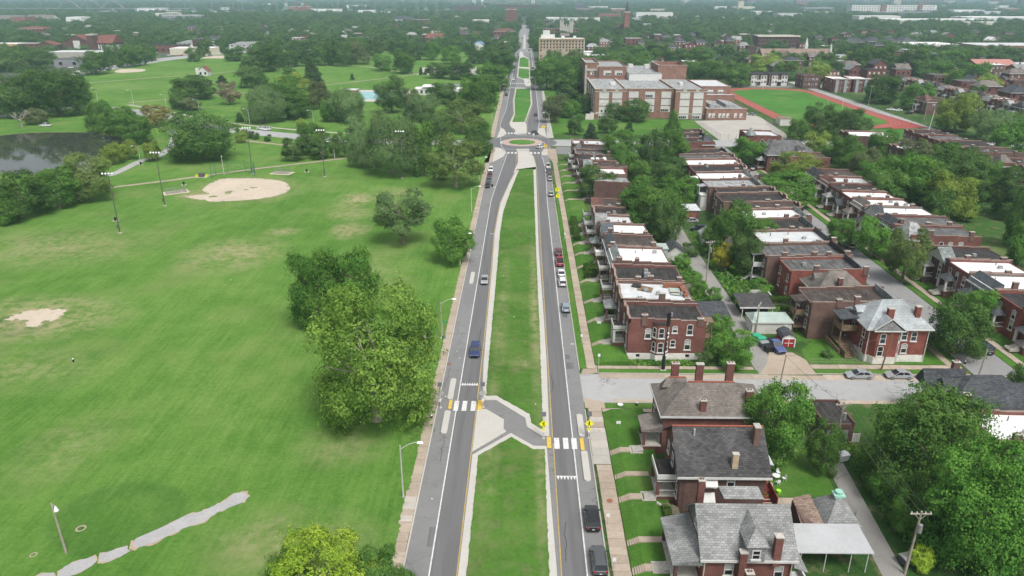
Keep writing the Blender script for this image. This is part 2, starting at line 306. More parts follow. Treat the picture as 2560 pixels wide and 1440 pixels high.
POLY['dirt']=[(-111.7,141.6),(-110.9,142.7),(-111.0,144.8),(-108.9,146.4),(-106.1,147.7),(-101.0,147.4),(-99.4,143.9),(-99.9,141.8),(-101.9,140.8),(-101.5,138.1),(-103.1,137.3),(-105.7,140.7),(-108.5,141.7),(-109.4,141.0)]
POLY['pool']=[(-111.7,493.5),(-78.3,492.1),(-84.5,529.5),(-117.8,533.5)]
POLY['pooldeck']=[(-112.9,482.0),(-72.2,482.6),(-82.3,543.3),(-124.1,542.6)]
POLY['court']=[(93.0,408.8),(122.2,412.0),(129.0,405.4),(124.5,358.0),(92.8,350.2)]
POLY['shoproad']=[(-419.8,564.9),(-396.3,615.6),(-390.1,650.8),(-386.9,725.5),(-376.3,813.5),(-348.4,886.8),(-297.2,932.2),(-252.1,946.5)]
POLY['farplay']=[(-346.4,814.0),(-320.7,814.4),(-334.2,851.9),(-350.7,846.0)]
PTS={}
PTS['lampL']=[(-16.5,83.4),(-16.5,134.3),(-16.3,177.3),(-16.6,226.0),(-16.7,270.0),(-16.5,380.9),(-16.3,504.0),(-17.3,447.0)]
PTS['flood']=[(-117.5,202.8),(-117.8,232.2),(-104.8,278.4),(-75.7,274.2),(-45.8,272.1)]
PTS['lampP']=[(-142.7,384.4),(-108.1,380.1),(-79.6,306.0),(-270.2,472.0),(-242.3,461.8),(-211.8,440.6),(-156.6,295.4),(-115.3,276.8),(-56.9,72.0),(-184.2,421.2)]
PTS['util']=[(46.2,70.1),(44.6,112.9),(78.6,113.4),(66.5,121.9),(43.7,164.3),(45.0,203.9),(49.2,296.5),(47.7,137.1),(212.0,465.7),(220.2,413.6),(138.0,598.1),(213.2,572.6),(191.3,353.9),(46.5,91.9)]
PTS['blackpole']=[(26.1,121.5)]
PTS['lampR']=[(12.5,373.8),(45.4,413.5),(38.9,373.1)]
PTS['backstop']=[(-119.7,276.1),(-109.0,281.7)]
PTS['bleach']=[(-122.0,249.9),(-93.8,279.9)]
PTS['bin']=[(-19.3,134.8),(-123.9,260.8),(-84.8,282.1),(-125.3,215.2),(-14.8,104.0),(-11.3,259.1),(-155.9,293.9)]
PTS['pav']=[(-271.3,636.3),(-266.3,636.4)]
PTS['trackq']=[(160.3,554.4),(201.2,555.0),(187.7,387.3),(141.8,389.0),(179.9,400.9)]
PTS['goal']=[(168.9,412.8),(175.7,547.5)]
PTS['shed']=[(138.0,396.4)]
PTS['signs']=[(3.3,98.5),(10.3,98.3),(11.5,237.7),(11.8,246.0),(9.8,370.3),(9.7,322.5),(-13.8,106.6),(-6.6,107.0),(4.2,98.0)]
TREES=[(-23.8,103.4,24.2,20.5,'plane','huge yellow-green spreading tree on the lawn beside the nearest left street lamp'),(-42.6,139.7,17.8,11.4,'maple','dark green forked tree half hidden behind the huge yellow-green tree'),(-35.5,142.9,16.9,11.1,'maple','dark green twin of the forked tree, nearer the avenue'),(-33.5,194.2,15.1,14.9,'twist','pale green leaning tree with crooked trunk alone on the lawn'),(-18.3,179.4,11.9,11.3,'maple','round mid green tree beside the left sidewalk above the crooked-trunk tree'),(-21.7,62.4,11,11.3,'lime','bright yellow-green clumpy tree at the bottom edge of the lawn'),(-25.9,62.1,8.5,5.3,'oak','dark green tree at the lower left of the bright yellow-green clumpy tree'),(-15.8,63.0,9,5.8,'maple2','dark green tree between the bright clumpy tree and the left sidewalk'),(-13.4,62.3,7,4.0,'maple2','low dark tree overhanging the left sidewalk at the bottom edge'),(-156.0,217.7,14.3,14.8,'oak','dark tree at the left edge below the pond'),(-157.4,211.3,11.1,9.6,'maple',None),(-150.9,229.2,13.8,13.5,'maple2',None),(-146.6,239.3,15.6,15.0,'twig','olive tree with bare top twigs at the near end of the pond'),(-134.6,305.1,19.5,27.5,'bigoak','massive dark round oak-like tree in the middle of the park'),(-210.9,369.0,15.7,15.0,'maple2',None),(-193.9,352.8,15.7,15.3,'maple2',None),(-179.7,339.8,14.3,14.8,'maple2',None),(-193.1,387.3,10.9,14.6,'golden','golden-brown blooming tree beside the park drive'),(-265.5,422.8,26.4,33.9,'bigoak','large dark tree standing left of the park drive behind the pond'),(-283.3,434.7,23.1,20.9,'oak',None),(-289.2,416.6,24.0,24.6,'oak2','tall dark tree at the left edge behind the pond'),(-261.6,382.4,11.0,14.5,'bare','bare grey leafless tree beside the white pickup near the pond'),(-260.1,392.5,8.0,10.6,'brown',None),(-167.2,295.2,8.5,8.5,'lime2','small yellow-green tree on the pond bank, nearest the water'),(-165.8,304.6,8.1,7.7,'lime2','small yellow-green tree on the pond bank, in the middle of three'),(-154.7,301.6,8.3,7.0,'lime2','small yellow-green tree beside the curved grey path'),(-219.2,491.7,15.0,24.9,'oak',None),(-207.3,448.8,11.7,11.5,'oak',None),(-198.7,442.4,7.4,12.8,'brown','brownish bushy tree in front of a dark round tree across the drive'),(-233.9,583.8,6.3,9.9,'conifer2','dark flat-topped tree beside the small white pavilion'),(-184.6,468.0,14.1,12.5,'pinkish','greyish pink-topped tree alone in the middle park lawn'),(-200.5,555.9,15.9,19.4,'oak2',None),(-191.3,548.7,10.4,10.5,'oak',None),(-232.2,677.8,22.4,28.4,'oak',None),(-239.1,663.5,15.7,17.4,'oak2',None),(-297.9,784.9,14.1,22.2,'oak',None),(-140.1,401.0,19.4,20.6,'willow','grey-green tree with bent dark trunk north of the park drive'),(-133.8,420.6,22.1,20.2,'maple2',None),(-149.3,485.2,18.0,21.6,'lime2','yellow-green topped tree behind a taller dark tree'),(-127.4,414.9,14.6,18.7,'maple2',None),(-161.7,576.9,18.7,17.6,'conifer','dark cone-shaped evergreen tree in the middle park'),(-123.2,450.1,15.9,14.4,'brown',None),(-104.5,401.6,12.9,10.8,'maple',None),(-94.0,400.4,18.7,18.0,'willow2',None),(-204.2,657.2,5.7,10.4,'maple2',None),(-154.0,400.8,5.3,4.8,'conifer',None),(-214.7,520.8,4.3,3.1,'shrub',None),(-131.6,341.6,6.5,5.2,'lime2',None),(-132.3,352.8,4.0,3.5,'shrub',None),(-128.4,350.8,3.6,3.8,'shrub',None),(-120.8,345.8,3.0,3.2,'shrub',None),(-116.1,384.8,4.5,5.0,'lime2',None),(-95.3,302.6,9.6,9.9,'round','dark rounded small tree by the path, leftmost of three alike'),(-91.2,316.6,13.6,13.8,'maple2',None),(-85.8,305.9,8.1,8.0,'round','dark rounded small tree by the path, middle of three alike'),(-78.3,309.3,10.8,7.8,'round','dark rounded small tree by the path, rightmost of three alike'),(-221.7,716.0,15.1,21.0,'oak',None),(-207.0,728.4,16.4,16.8,'oak2',None),(-193.1,737.0,18.8,17.7,'maple2',None),(-184.3,733.0,22.3,13.8,'oak',None),(-170.9,724.9,22.1,15.1,'oak2',None),(-165.6,750.4,20.6,25.8,'brown',None),(-258.9,795.3,15.9,16.6,'oak',None),(-250.9,847.6,16.8,22.1,'oak',None),(-226.5,848.0,18.9,22.1,'oak2',None),(-211.1,877.0,17.4,20.5,'oak',None),(-188.2,877.3,18.7,22.8,'maple2',None),(-164.5,849.0,18.5,19.9,'oak2',None),(-127.1,683.1,14.4,17.2,'maple2',None),(-104.3,658.8,19.8,18.6,'maple2',None),(-70.9,623.9,12.3,17.0,'oak2',None),(-52.1,615.1,14.9,22.6,'oak',None),(-72.0,751.9,18.0,18.0,'maple',None),(-21.7,542.0,19.0,23.4,'maple2',None),(-19.6,670.5,19.1,23.8,'oak',None),(-29.6,799.0,15.1,24.9,'oak2',None),(-52.9,761.1,6.9,9.5,'shrub',None),(-58.2,839.8,15.4,13.1,'oak',None),(-41.7,752.4,15.0,15.7,'oak',None),(-113.0,797.6,16.6,16.6,'oak2',None),(-96.3,797.9,18.2,16.6,'maple',None),(-142.4,878.1,16.1,22.8,'oak',None),(-88.1,649.0,6.6,4.1,'conifer',None),(-84.3,649.1,5.6,3.1,'conifer',None),(-138.1,607.9,5.0,3.8,'conifer',None),(-367.6,647.8,19.0,21.9,'oak',None),(-397.3,738.0,19.2,15.5,'oak',None),(-373.1,713.5,17.9,18.7,'maple2',None),(-369.8,730.0,19.0,16.8,'oak2',None),(-379.9,774.1,7.8,5.3,'conifer',None),(-404.8,792.9,17.8,24.9,'oak',None),(-482.6,724.0,16.4,25.2,'oak',None),(-451.1,704.3,17.0,18.5,'oak2',None),(-26.0,440.4,20.7,19.6,'maple2',None),(-34.6,468.7,16.2,14.9,'maple',None),(-77.1,435.0,20.5,16.7,'oak2','dark tree in front of the swimming pool'),(-69.1,454.3,11.6,10.2,'brown',None),(-50.8,475.6,12.5,17.7,'oak','dark tree screening the white pool pavilion'),(-55.7,405.1,14.5,19.5,'willow2',None),(-30.7,370.8,16.3,19.9,'plane2','sycamore-like tree with open crown beside the left sidewalk above the dark round one'),(-19.9,317.7,13.6,12.4,'round2','dense dark round tree on the left corner of the roundabout'),(-50.4,279.9,24.3,22.9,'willow','large grey-green drooping tree behind a dark floodlight mast'),(-65.0,290.9,14.8,10.5,'willow2',None),(-38.0,277.4,20.9,9.1,'maple2','slim mid green tree right of the large drooping tree'),(-39.2,352.2,12.1,11.0,'oak2',None),(-24.4,259.5,19.0,17.8,'plane2','olive yellow tree with dark trunk beside parked cars on the left'),(-78.9,349.5,9.4,9.5,'willow2',None),(16.3,547.3,21.1,20.7,'maple2',None),(28.7,545.1,20.7,20.0,'maple2',None),(41.9,569.8,21.6,23.9,'oak',None),(29.0,497.7,14.3,17.4,'oak2',None),(40.6,512.1,18.3,16.2,'oak',None),(15.8,402.2,14.3,10.3,'brown',None),(25.8,418.8,9.9,12.1,'maple',None),(35.4,436.8,10.7,9.8,'oak',None),(25.1,365.0,9.5,8.2,'round',None),(31.9,352.3,8.5,7.2,'conifer2',None),(41.2,368.6,9.2,8.7,'round',None),(52.2,368.7,6.5,5.4,'conifer',None),(50.1,412.2,9.5,10.1,'oak2',None),(60.9,405.6,11.9,14.3,'round2',None),(76.8,424.0,11.7,4.3,'cypress',None),(75.3,376.0,10.3,9.3,'conifer3',None),(20.4,424.5,12.2,11.3,'brown',None),(36.7,282.7,16.8,14.6,'maple2',None),(37.9,267.7,12.0,9.7,'maple2',None),(49.1,285.7,16.5,9.3,'oak2',None),(58.7,288.6,16.6,11.9,'maple2',None),(42.6,264.7,9.1,8.4,'maple2',None),(53.0,263.7,10.1,11.9,'oak2',None),(36.5,202.6,17.4,15.7,'maple2',None),(39.2,195.4,12.6,7.7,'oak2',None),(32.9,214.4,11.1,8.4,'maple',None),(54.7,238.4,8.7,9.3,'maple',None),(24.2,242.0,11.7,11.8,'oak2',None),(30.5,247.4,7.0,6.9,'oak',None),(90.2,294.9,11.7,12.8,'maple',None),(103.3,275.1,9.4,18.0,'honey',None),(87.1,237.0,10.7,16.3,'maple',None),(55.6,185.6,14.8,13.1,'maple2',None),(63.5,185.7,10.5,9.0,'maple2',None),(55.4,170.7,10.4,9.8,'oak2',None),(50.2,185.5,8.9,6.3,'maple2',None),(54.1,180.8,10.7,7.4,'bare',None),(50.2,174.5,7.1,5.2,'yellow',None),(40.3,175.5,3.9,4.7,'maple',None),(39.9,162.5,4.9,4.9,'shrubl',None),(40.3,157.0,4.6,4.2,'shrubl',None),(43.5,154.7,3.5,3.4,'shrubl',None),(39.4,123.7,7.1,8.1,'maple',None),(40.7,138.1,4.1,4.9,'shrubl',None),(34.0,123.6,3.0,3.0,'shrub',None),(49.2,154.1,4.8,4.1,'shrubl',None),(55.1,159.0,3.5,5.6,'shrubl',None),(53.6,170.6,3.7,4.9,'shrubl',None),(43.9,185.4,3.4,5.3,'shrub',None),(87.0,193.4,8.5,9.2,'maple',None),(92.3,185.5,10.4,10.5,'maple',None),(91.6,166.9,13.9,10.5,'oliv',None),(121.1,237.5,16.5,14.4,'maple2',None),(128.2,234.7,17.7,15.5,'maple',None),(135.6,233.9,18.5,15.4,'oak2',None),(147.5,241.5,16.1,11.9,'oak2',None),(122.5,254.4,11.3,11.2,'maple',None),(155.6,244.1,13.6,10.7,'maple2',None),(150.7,222.7,16.0,11.1,'oak2',None),(135.2,193.5,16.8,8.6,'oak',None),(126.3,178.1,11.9,7.1,'maple',None),(125.0,215.9,11.1,7.2,'oak',None),(83.3,128.8,11.8,10.7,'round2',None),(95.3,141.9,8.6,7.5,'maple',None),(37.6,93.2,13.5,10.0,'maple',None),(43.6,90.2,8.8,4.8,'maple2',None),(56.1,86.4,16.3,16.4,'bigmaple',None),(54.9,72.6,16.8,11.9,'compound',None),(87.0,114.3,5.1,4.2,'oak',None),(50.0,84.1,5.6,4.9,'shrubl',None),(49.7,77.6,5.7,5.1,'shrubl',None),(49.8,88.6,4.8,4.0,'shrubl',None),(60.1,70.6,10.6,5.7,'compound',None),(52.3,77.6,9.3,6.6,'maple2',None),(48.5,71.1,3.1,2.9,'lime',None),(216.4,375.9,19.8,19.9,'lime3',None),(222.7,354.4,14.6,18.9,'willow2',None),(234.1,354.6,14.0,15.1,'maple2',None),(225.8,480.0,17.6,21.2,'oak',None),(235.8,454.3,16.1,17.2,'maple2',None),(140.9,358.2,16.6,15.3,'oak2',None),(152.4,351.2,15.6,16.9,'oak2',None),(129.5,350.8,10.5,9.8,'maple2',None),(127.9,322.7,9.4,10.1,'lime2',None),(132.6,303.9,9.1,14.8,'maple2',None),(147.5,304.2,13.1,12.2,'maple2',None),(125.1,272.3,11.7,12.5,'maple',None),(125.8,307.7,5.9,10.0,'oak',None),(135.2,254.6,8.5,8.4,'oak',None),(152.7,254.9,13.4,12.5,'maple2',None),(181.2,273.2,7.8,11.3,'lime2',None),(142.6,571.4,18.7,26.9,'oak',None),(158.5,569.2,17.5,20.8,'maple2',None),(208.1,670.7,16.1,27.9,'lime2',None),(210.2,613.5,15.4,19.2,'maple2',None),(231.8,605.2,14.9,18.3,'lime2',None),(254.6,629.1,14.5,12.4,'oak2',None),(293.9,672.1,21.3,20.9,'oak',None),(314.5,679.4,22.9,23.2,'oak',None),(292.7,686.2,16.4,17.8,'lime2',None),(330.6,652.5,24.3,28.4,'oak',None),(329.1,615.4,15.4,24.3,'maple2',None),(398.3,718.1,17.7,26.0,'maple2',None),(409.5,718.2,16.3,22.3,'oak',None),(328.9,592.9,8.4,13.6,'lime2',None),(342.1,582.4,16.9,23.0,'maple',None),(336.9,557.2,9.6,16.3,'maple2',None),(432.3,806.4,8.0,13.3,'maple',None),(495.6,783.6,13.5,24.2,'oak',None),(130.4,584.3,17.7,18.3,'maple2',None),(145.1,734.1,16.4,26.7,'oak',None),(172.8,755.9,16.9,23.5,'maple',None),(137.2,801.7,17.8,29.1,'oak2',None),(116.3,801.3,15.9,24.9,'maple',None),(78.8,800.7,13.9,20.8,'oak2',None),(92.1,754.6,15.0,19.6,'maple2',None),(79.9,912.3,15.7,18.9,'oak',None),]
# ------------------------------------------------------------ ground, lawn, water
def lawn(name,patches=(),rings=(),ramp=None,streak=.5,scruff=0.):
 t=NT(name)
 a=t.noise(.022,4);b=t.noise(.16,5);c=t.noise(2.2,4,None,.7);f=t.noise(.9,6,None,.7)
 s1=t.noise(1.0,4,t.pos((.34,.035,1),(0,0,R(-32))));s2=t.noise(1.,3,t.pos((1.5,.12,1),(0,0,R(-32))))
 v=t.math('ADD',t.math('MULTIPLY',a,.3),t.math('MULTIPLY',b,.22))
 v=t.math('ADD',v,t.math('MULTIPLY',c,.26));v=t.math('ADD',v,t.math('MULTIPLY',f,.2))
 v=t.math('ADD',v,t.math('MULTIPLY',t.math('ADD',s1,s2),.17*streak*2))
 v=t.rng(v,.47,.84,0,1)
 cc=t.ramp(v,ramp or[(0,(.04,.104,.018)),(.36,(.074,.174,.027)),(.62,(.114,.224,.042)),(1,(.19,.275,.08))])
 cc=t.mix(t.rng(t.noise(.05,5),.52,.72,0,.6),cc,(.185,.24,.08))
 cc=t.mix(t.math('MULTIPLY',t.rng(t.noise(.7,7,None,.75),.66,.74,0,.55),t.rng(t.noise(.04,3),.45,.62,0,1)),cc,(.26,.24,.12))
 if scruff:cc=t.mix(t.rng(t.noise(.35,8,None,.7),.52,.66,0,scruff),cc,(.19,.16,.1))
 acc=None
 for(x,y,rx,ry,st)in patches:
  d=t.new('ShaderNodeVectorMath',operation='LENGTH');mp=t.new('ShaderNodeMapping',vector_type='TEXTURE')
  mp.inputs['Location'].default_value=(x,y,0);mp.inputs['Scale'].default_value=(rx,ry,1e6);t.link(t.pos(),mp.inputs[0]);t.link(mp.outputs[0],d.inputs[0])
  k=t.rng(d.outputs['Value'],1,.15,0,st);acc=k if acc is None else t.math('MAXIMUM',acc,k)
 if acc is not None:
  n=t.rng(t.math('ADD',t.noise(.5,7,None,.7),t.math('MULTIPLY',t.noise(.12,4),.6)),.68,.92,0,1)
  cc=t.mix(t.math('MULTIPLY',acc,n),cc,(.42,.35,.22))
  cc=t.mix(t.math('MULTIPLY',acc,.3),cc,(.16,.2,.07))
 for(x,y,rx,ry,st)in rings:
  d=t.new('ShaderNodeVectorMath',operation='LENGTH');mp=t.new('ShaderNodeMapping',vector_type='TEXTURE')
  mp.inputs['Location'].default_value=(x,y,0);mp.inputs['Scale'].default_value=(rx,ry,1e6);t.link(t.pos(),mp.inputs[0]);t.link(mp.outputs[0],d.inputs[0])
  k=t.math('MULTIPLY',t.rng(d.outputs['Value'],1,.85,0,st),t.rng(d.outputs['Value'],.3,.85,.35,1));cc=t.mix(k,cc,(.02,.075,.018))
 return t.finish(cc,.95,.1,0,t.math('ADD',c,t.noise(9,3)),.6,.12)
MT['lawn']=lawn('lawn',[(-57,241,8,13,1),(-51,207,7,11,1),(-55,224,8,10,.6),(-78,185,17,18,.75),(-106,143,24,15,1),(-110,140,9,5,1),(-45,248,12,16,.5),(-28,96,9,8,.35),(-70,205,7,5,.6),(-100,254,25,24,.8),(-113,246,9,7,1),(-42,150,6,5,.4),(-300,560,40,30,.15),(-130,190,34,22,.5),(-95,120,22,12,.35),(-40,175,14,20,.3),(-30,75,14,8,.45),(-70,95,9,14,.3)],[(-54,79,9.5,8,.3),(-108,138.5,9,6,.3)])
MT['median_grass']=lawn('median_grass',[(-5,100,2,30,.4),(2.8,90,1.2,30,.4),(-4.5,150,2,40,.35),(2.6,150,1.6,60,.5),(0,123,3,4,.5)],(),[(0,(.05,.12,.018)),(.4,(.085,.195,.03)),(.65,(.12,.245,.042)),(1,(.185,.285,.075))],.15,.42)
MT['yard']=lawn('yard',(),(),[(0,(.03,.075,.018)),(.4,(.055,.125,.025)),(.65,(.075,.155,.032)),(1,(.12,.17,.06))],.1,.75)
MT['yard_grass']=lawn('yard_grass',(),(),[(0,(.045,.115,.018)),(.4,(.08,.195,.027)),(.65,(.108,.24,.036)),(1,(.16,.28,.06))],.2,.12)
MT['field_grass']=lawn('field_grass',(),(),[(0,(.05,.15,.025)),(.5,(.08,.22,.035)),(1,(.12,.25,.06))],.2)
MT['far_ground']=mt('far_ground',(.06,.085,.045),1,((.004,.3),(.02,.25)),((.22,.21,.18),.01,.6,.7,.6))
g=MB();NR=48
for i in range(NR):
 a0=2*math.pi*i/NR;a1=2*math.pi*(i+1)/NR
 g.face([(0,0,-.02),(16000*math.cos(a0),16000*math.sin(a0),-.02),(16000*math.cos(a1),16000*math.sin(a1),-.02)])
struct('ground',g,MT['far_ground'],'wide flat green land stretching to the horizon')
sheet('park_lawn',[(-14.5,-80),(-14.5,905),(-60,930),(-250,948),(-300,934),(-350,888),(-378,814),(-388,726),(-391,651),(-397,615),(-470,520),(-700,380),(-700,-80)],0,MT['lawn'],'broad mown green park lawn left of the avenue')
sheet('block_ground',[(10.4,-80),(700,-80),(700,700),(10.4,700)],-.005,MT['yard'],'weedy green yards of the house blocks')
sheet('school_lawn',[(13.6,366),(93,366),(93,412),(39,413),(39,600),(13.6,600)],.012,MT['yard_grass'],'mown lawn in front of the brick school')
for nm,poly,m in[('river',[(-1500,2750),(-420,2640),(-180,2700),(-150,2900),(-420,2860),(-1500,3050)],plain('river_water',(.42,.45,.42),.25)),('far_field',[(-2600,6200),(-300,6000),(-300,7400),(-3200,7600)],mt('far_field_m',(.14,.24,.08),1,((.004,.2),))),('far_field',[(-1150,3300),(-300,3250),(-300,3500),(-1150,3600)],mt('far_field_n',(.13,.2,.08),1,((.004,.2),))),('far_field',[(900,2150),(1160,2080),(1010,2400),(820,2420)],mt('far_field_o',(.17,.22,.1),1,((.01,.2),))),('far_field',[(1450,2700),(2100,2500),(2300,3000),(1600,3200)],MT['field_grass']),('river',[(-3000,1650),(-1350,1800),(-1350,1900),(-3000,1780)],MT['concrete'])]:
 sheet(nm,poly,.03,m,{'river':'pale strip of river far off','far_field':'distant open green field'}[nm])
pond_m=NT('pond_water')
pond_m=pond_m.finish(pond_m.mix(pond_m.rng(pond_m.noise(.05,4),.4,.65,0,.5),(.045,.05,.04),(.06,.064,.052)),.03,1.0,0,pond_m.noise(1.2,3,pond_m.pos((1,.3,1))),.04,.03)
pp=jitter(smooth_line(POLY['pond']+[POLY['pond'][0]],3)[:-1],.5,3,3)
sheet('pond_bank',[(-222+(x+222)*1.012,322+(y-322)*1.02)for x,y in pp],.01,mt('bank',(.2,.19,.12),1,((.3,.3),(2,.2))),'muddy edge round the pond')
sheet('pond_water',pp,.05,pond_m,'still dark pond reflecting trees and sky')
def path(name,key,w,m,z,label,w1=None):
 return struct(name,ribbon(MB(),smooth_line(POLY[key],5),w,z,0,w1),MT[m],label)
path('park_road','drive',11.5,'road_old',.02,'wide grey drive crossing the park')
path('path','path_a',3.6,'asphalt_path',.03,'curved grey path leading down past the pond')
path('path','path_b',2.2,'slab1',.035,'narrow pale path behind the ball field')
path('path','path_c',2.6,'slab1',.036,'long pale path past the white pavilion');path('path','path_d',2.4,'slab1',.037,'pale path across the middle lawn')
path('path','path_e',2.2,'slab3',.038,'kerbside path along the far side of the drive');path('path','path_f',2.4,'slab1',.039,'short pale path along the near side of the drive');pass
path('road','shoproad',26,'road_old',.022,'far road in front of the shops beyond the park')
for k in('strip1','strip2','strip3','strip4'):
 sheet('path',jitter(POLY[k],.06,.5,len(k)+int(k[-1])),.03,MT['asphalt_path'],dict(strip1='long piece of a broken grey asphalt path',strip2='short middle piece of a broken asphalt path',strip3='oval piece of a broken asphalt path',strip4='last piece of broken asphalt path at the frame edge')[k])
 cx=sum(p[0]for p in POLY[k])/len(POLY[k]);cy=sum(p[1]for p in POLY[k])/len(POLY[k])
 sheet('path_edge',jitter([(cx+(x-cx)*1.03,cy+(y-cy)*1.08)for x,y in POLY[k]],.25,.5,9),.022,MT['soil'],'bare soil edge of the broken path')
sheet('infield',jitter(smooth_line(POLY['diamond']+[POLY['diamond'][0]],3)[:-1],.22,.5,5),.03,MT['sand'],'pale sandy infield of the near ball field')
sheet('infield',jitter(smooth_line(POLY['diamond2']+[POLY['diamond2'][0]],3)[:-1],.5,2,6),.03,MT['sand'],'sandy infield of the far ball field')
for(x,y,rx,ry,sd)in[(-103.5,250,1.3,2.4,1),(-99,254,.8,1.0,2),(-97,257,1.6,.9,3),(-106.6,244.5,1.6,1.3,4),(-84.8,266,1.2,.8,5)]:
 sheet('grass_patch',jitter([(x+rx*math.cos(a*.7),y+ry*math.sin(a*.7))for a in range(9)],.5,.8,sd),.04,MT['lawn'],'weed patch growing in the sandy infield')
rge=random.Random(12)
for key,n in(('diamond',18),('dirt',26)):
 for i in range(n):
  a=Vector(POLY[key][i%len(POLY[key])]);b=Vector(POLY[key][(i+1)%len(POLY[key])]);p_=a.lerp(b,rge.random());rx,ry=rge.uniform(.25,1.1),rge.uniform(.2,.8)
  sheet('grass_patch',jitter([(p_.x+rx*math.cos(q*.9),p_.y+ry*math.sin(q*.9))for q in range(7)],.2,.4,i),.041+i*.0003,MT['lawn'],'grass tuft creeping over the edge of bare soil')
sheet('sand_patch',POLY['sandpatch'],.03,MT['sand'],'small bare sand patch near the pavilion')
sheet('dirt_patch',jitter(POLY['dirt'],.4,.4,8),.03,MT['sand'],'bare dirt patch of an old ball field at the left edge')
sheet('pool_deck',POLY['pooldeck'],.03,MT['concrete_new'],'pale deck round the swimming pool');sheet('pool_water',POLY['pool'],.06,MT['pool'],'turquoise water of the outdoor pool')
sheet('play_court',POLY['farplay'],.03,MT['sand'],'pale sports court at the far park edge')
sheet('lot',[(-92,648),(-40,650),(-45,720),(-95,715)],.03,MT['concrete'],'pale parking lot among the park trees')
# ------------------------------------------------------------ avenue
sheet('avenue',[(-14.3,-60),(10.5,-60),(10.5,300),(12.2,330),(12.2,480),(10.8,700),(10,960),(8,1700),(-8,1700),(-10,960),(-12,640),(-14.2,480),(-14.3,330)],.01,MT['asphalt'],'grey asphalt avenue with two carriageways running to the horizon')
sheet('avenue',[(-9.5,900),(9.5,900),(8,1700),(-8,1700)],.036,MT['road_mid'],'grey far end of the avenue');sheet('far_median',[(-1.6,960),(1.6,960),(1.2,1300),(-1.2,1300)],.05,MT['concrete_new'],'pale median strip of the far avenue')
CR=(-.9,344.7)
ring=MB();N=64
for i in range(N):
 a0,a1=2*math.pi*i/N,2*math.pi*(i+1)/N
 ring.face([(CR[0]+r*math.cos(a),CR[1]+r*math.sin(a),.026)for r,a in((9.6,a0),(16.2,a0),(16.2,a1),(9.6,a1))])
struct('roundabout_road',ring,MT['asphalt_lane'],'dark ring road of the roundabout')
lw=[(-11.1,-40),(-11.1,120),(-10.95,240)]+POLY['lwhite']
mmL=[(-7.75,-40),(-7.75,112)]+[(x-.25,y)for x,y in POLY['mm_left']]
def lane(a,b,label):
 return sheet('driving_lane',list(a)+list(b)[::-1],.02,MT['asphalt_lane'],label)
lane([(-11,-40),(-11,240),(-9.8,264),(-7.4,312),(-8.2,328)],mmL[:8]+[(-3.2,287),(-2.8,300),(-3,326)],'dark worn driving lane towards the camera')
lane([(4.75,-40),(4.75,288),(5.3,290),(4.4,312),(2.6,327)],[(7.9,-40),(7.95,250),(8.6,285),(8.0,312),(9,329)],'dark worn driving lane away from the camera')
lane([(-8.4,364),(-12.4,392),(-12.4,403),(-10.7,447),(-10.3,533),(-10,625),(-9.5,787),(-9.5,1500)],[(-4,362),(-5,378),(-7.8,397),(-6,431),(-7.2,491),(-6.6,553),(-6.4,631),(-5.9,835),(-5.9,1500)],'far dark driving lane left of the northern median')
lane([(1.6,362),(1.5,396),(5.2,472),(5,553),(5,616),(5.3,812),(4,1500)],[(6.6,364),(8,384),(8.6,430),(8.6,553),(8.4,700),(8,1500)],'far dark driving lane right of the northern median')
def island(name,outer,inner,label,gm='median_grass'):
 o=struct(name,MB().prism(outer,-.1,.14),MT['concrete_new'],label)
 if inner:
  q=MB().prism(jitter(inner,.07,.6,4),0,.19).build('grass_bed',MT[gm],o)
 return o
island('median',POLY['median_near'][:-1]+[(4.5,60),(4.6,-40),(-7.5,-40)],POLY['median_near_g'][1:-1]+[(3.4,60),(3.4,-40),(-6.6,-40)],'grass median with concrete border below the pedestrian crossing')
midO=[(-6.9,109.8),(-4.6,109.9),(.5,104.2),(.75,101.6),(3.0,98.95),(4.3,98.9),(4.55,125)]+POLY['mm_right'][::-1]+POLY['mm_left'][::-1]+[(-7.4,124)]
midI=[(-6.3,111.3),(-4.5,111.3),(1.2,105.4),(1.45,102.7),(3.35,100.6),(3.45,125)]+POLY['mm_rightg'][::-1]+POLY['mm_leftg'][::-1]+[(-6.45,124)]
island('median',midO,midI,'long grass median with concrete border between the crossing and the roundabout')
island('median',POLY['md_n1'],POLY['md_n1g'],'grass median north of the roundabout','field_grass');island('median',POLY['md_n2'],POLY['md_n2g'],'farther grass median split by a narrow walk','field_grass')
struct('median_walk',MB().prism([(-5.2,709),(4.3,700),(4.3,716),(-5.2,722)],0,.2),MT['concrete_new'],'narrow walk across the farther median')
for k,nm,lb in[('plaza','plaza','pale concrete triangle in the pedestrian crossing'),('plaza_s','splitter_island','concrete island south of the roundabout'),('plaza_n','splitter_island','concrete island north of the roundabout'),('isl_sw','kerb_extension','concrete kerb extension southwest of the roundabout'),('isl_nw','kerb_extension','concrete kerb extension northwest of the roundabout'),('isl_ne','kerb_extension','concrete kerb extension northeast of the roundabout'),('isl_se','kerb_extension','concrete kerb extension southeast of the roundabout'),('conc_n','splitter_island','concrete apron at the far cross street'),('conc_f','splitter_island','far concrete nose beyond the second median')]:
 island(nm,POLY[k],None,lb)
sheet('crossing_path',POLY['crosspath'],.05,MT['asphalt'],'dark asphalt refuge path zigzagging through the median')
for y0,y1,nm in[(324.8,325.7,'a'),(367.5,368.5,'b')]:
 sheet('crossing_path',[(-2.4,y0),(2.2,y0),(2.2,y1),(-2.4,y1)],.15,MT['asphalt'],'dark walking strip cut through a roundabout island')
def disc(r,z0,z1,n=48):return MB().prism([(CR[0]+r*math.cos(2*math.pi*i/n),CR[1]+r*math.sin(2*math.pi*i/n))for i in range(n)],z0,z1)
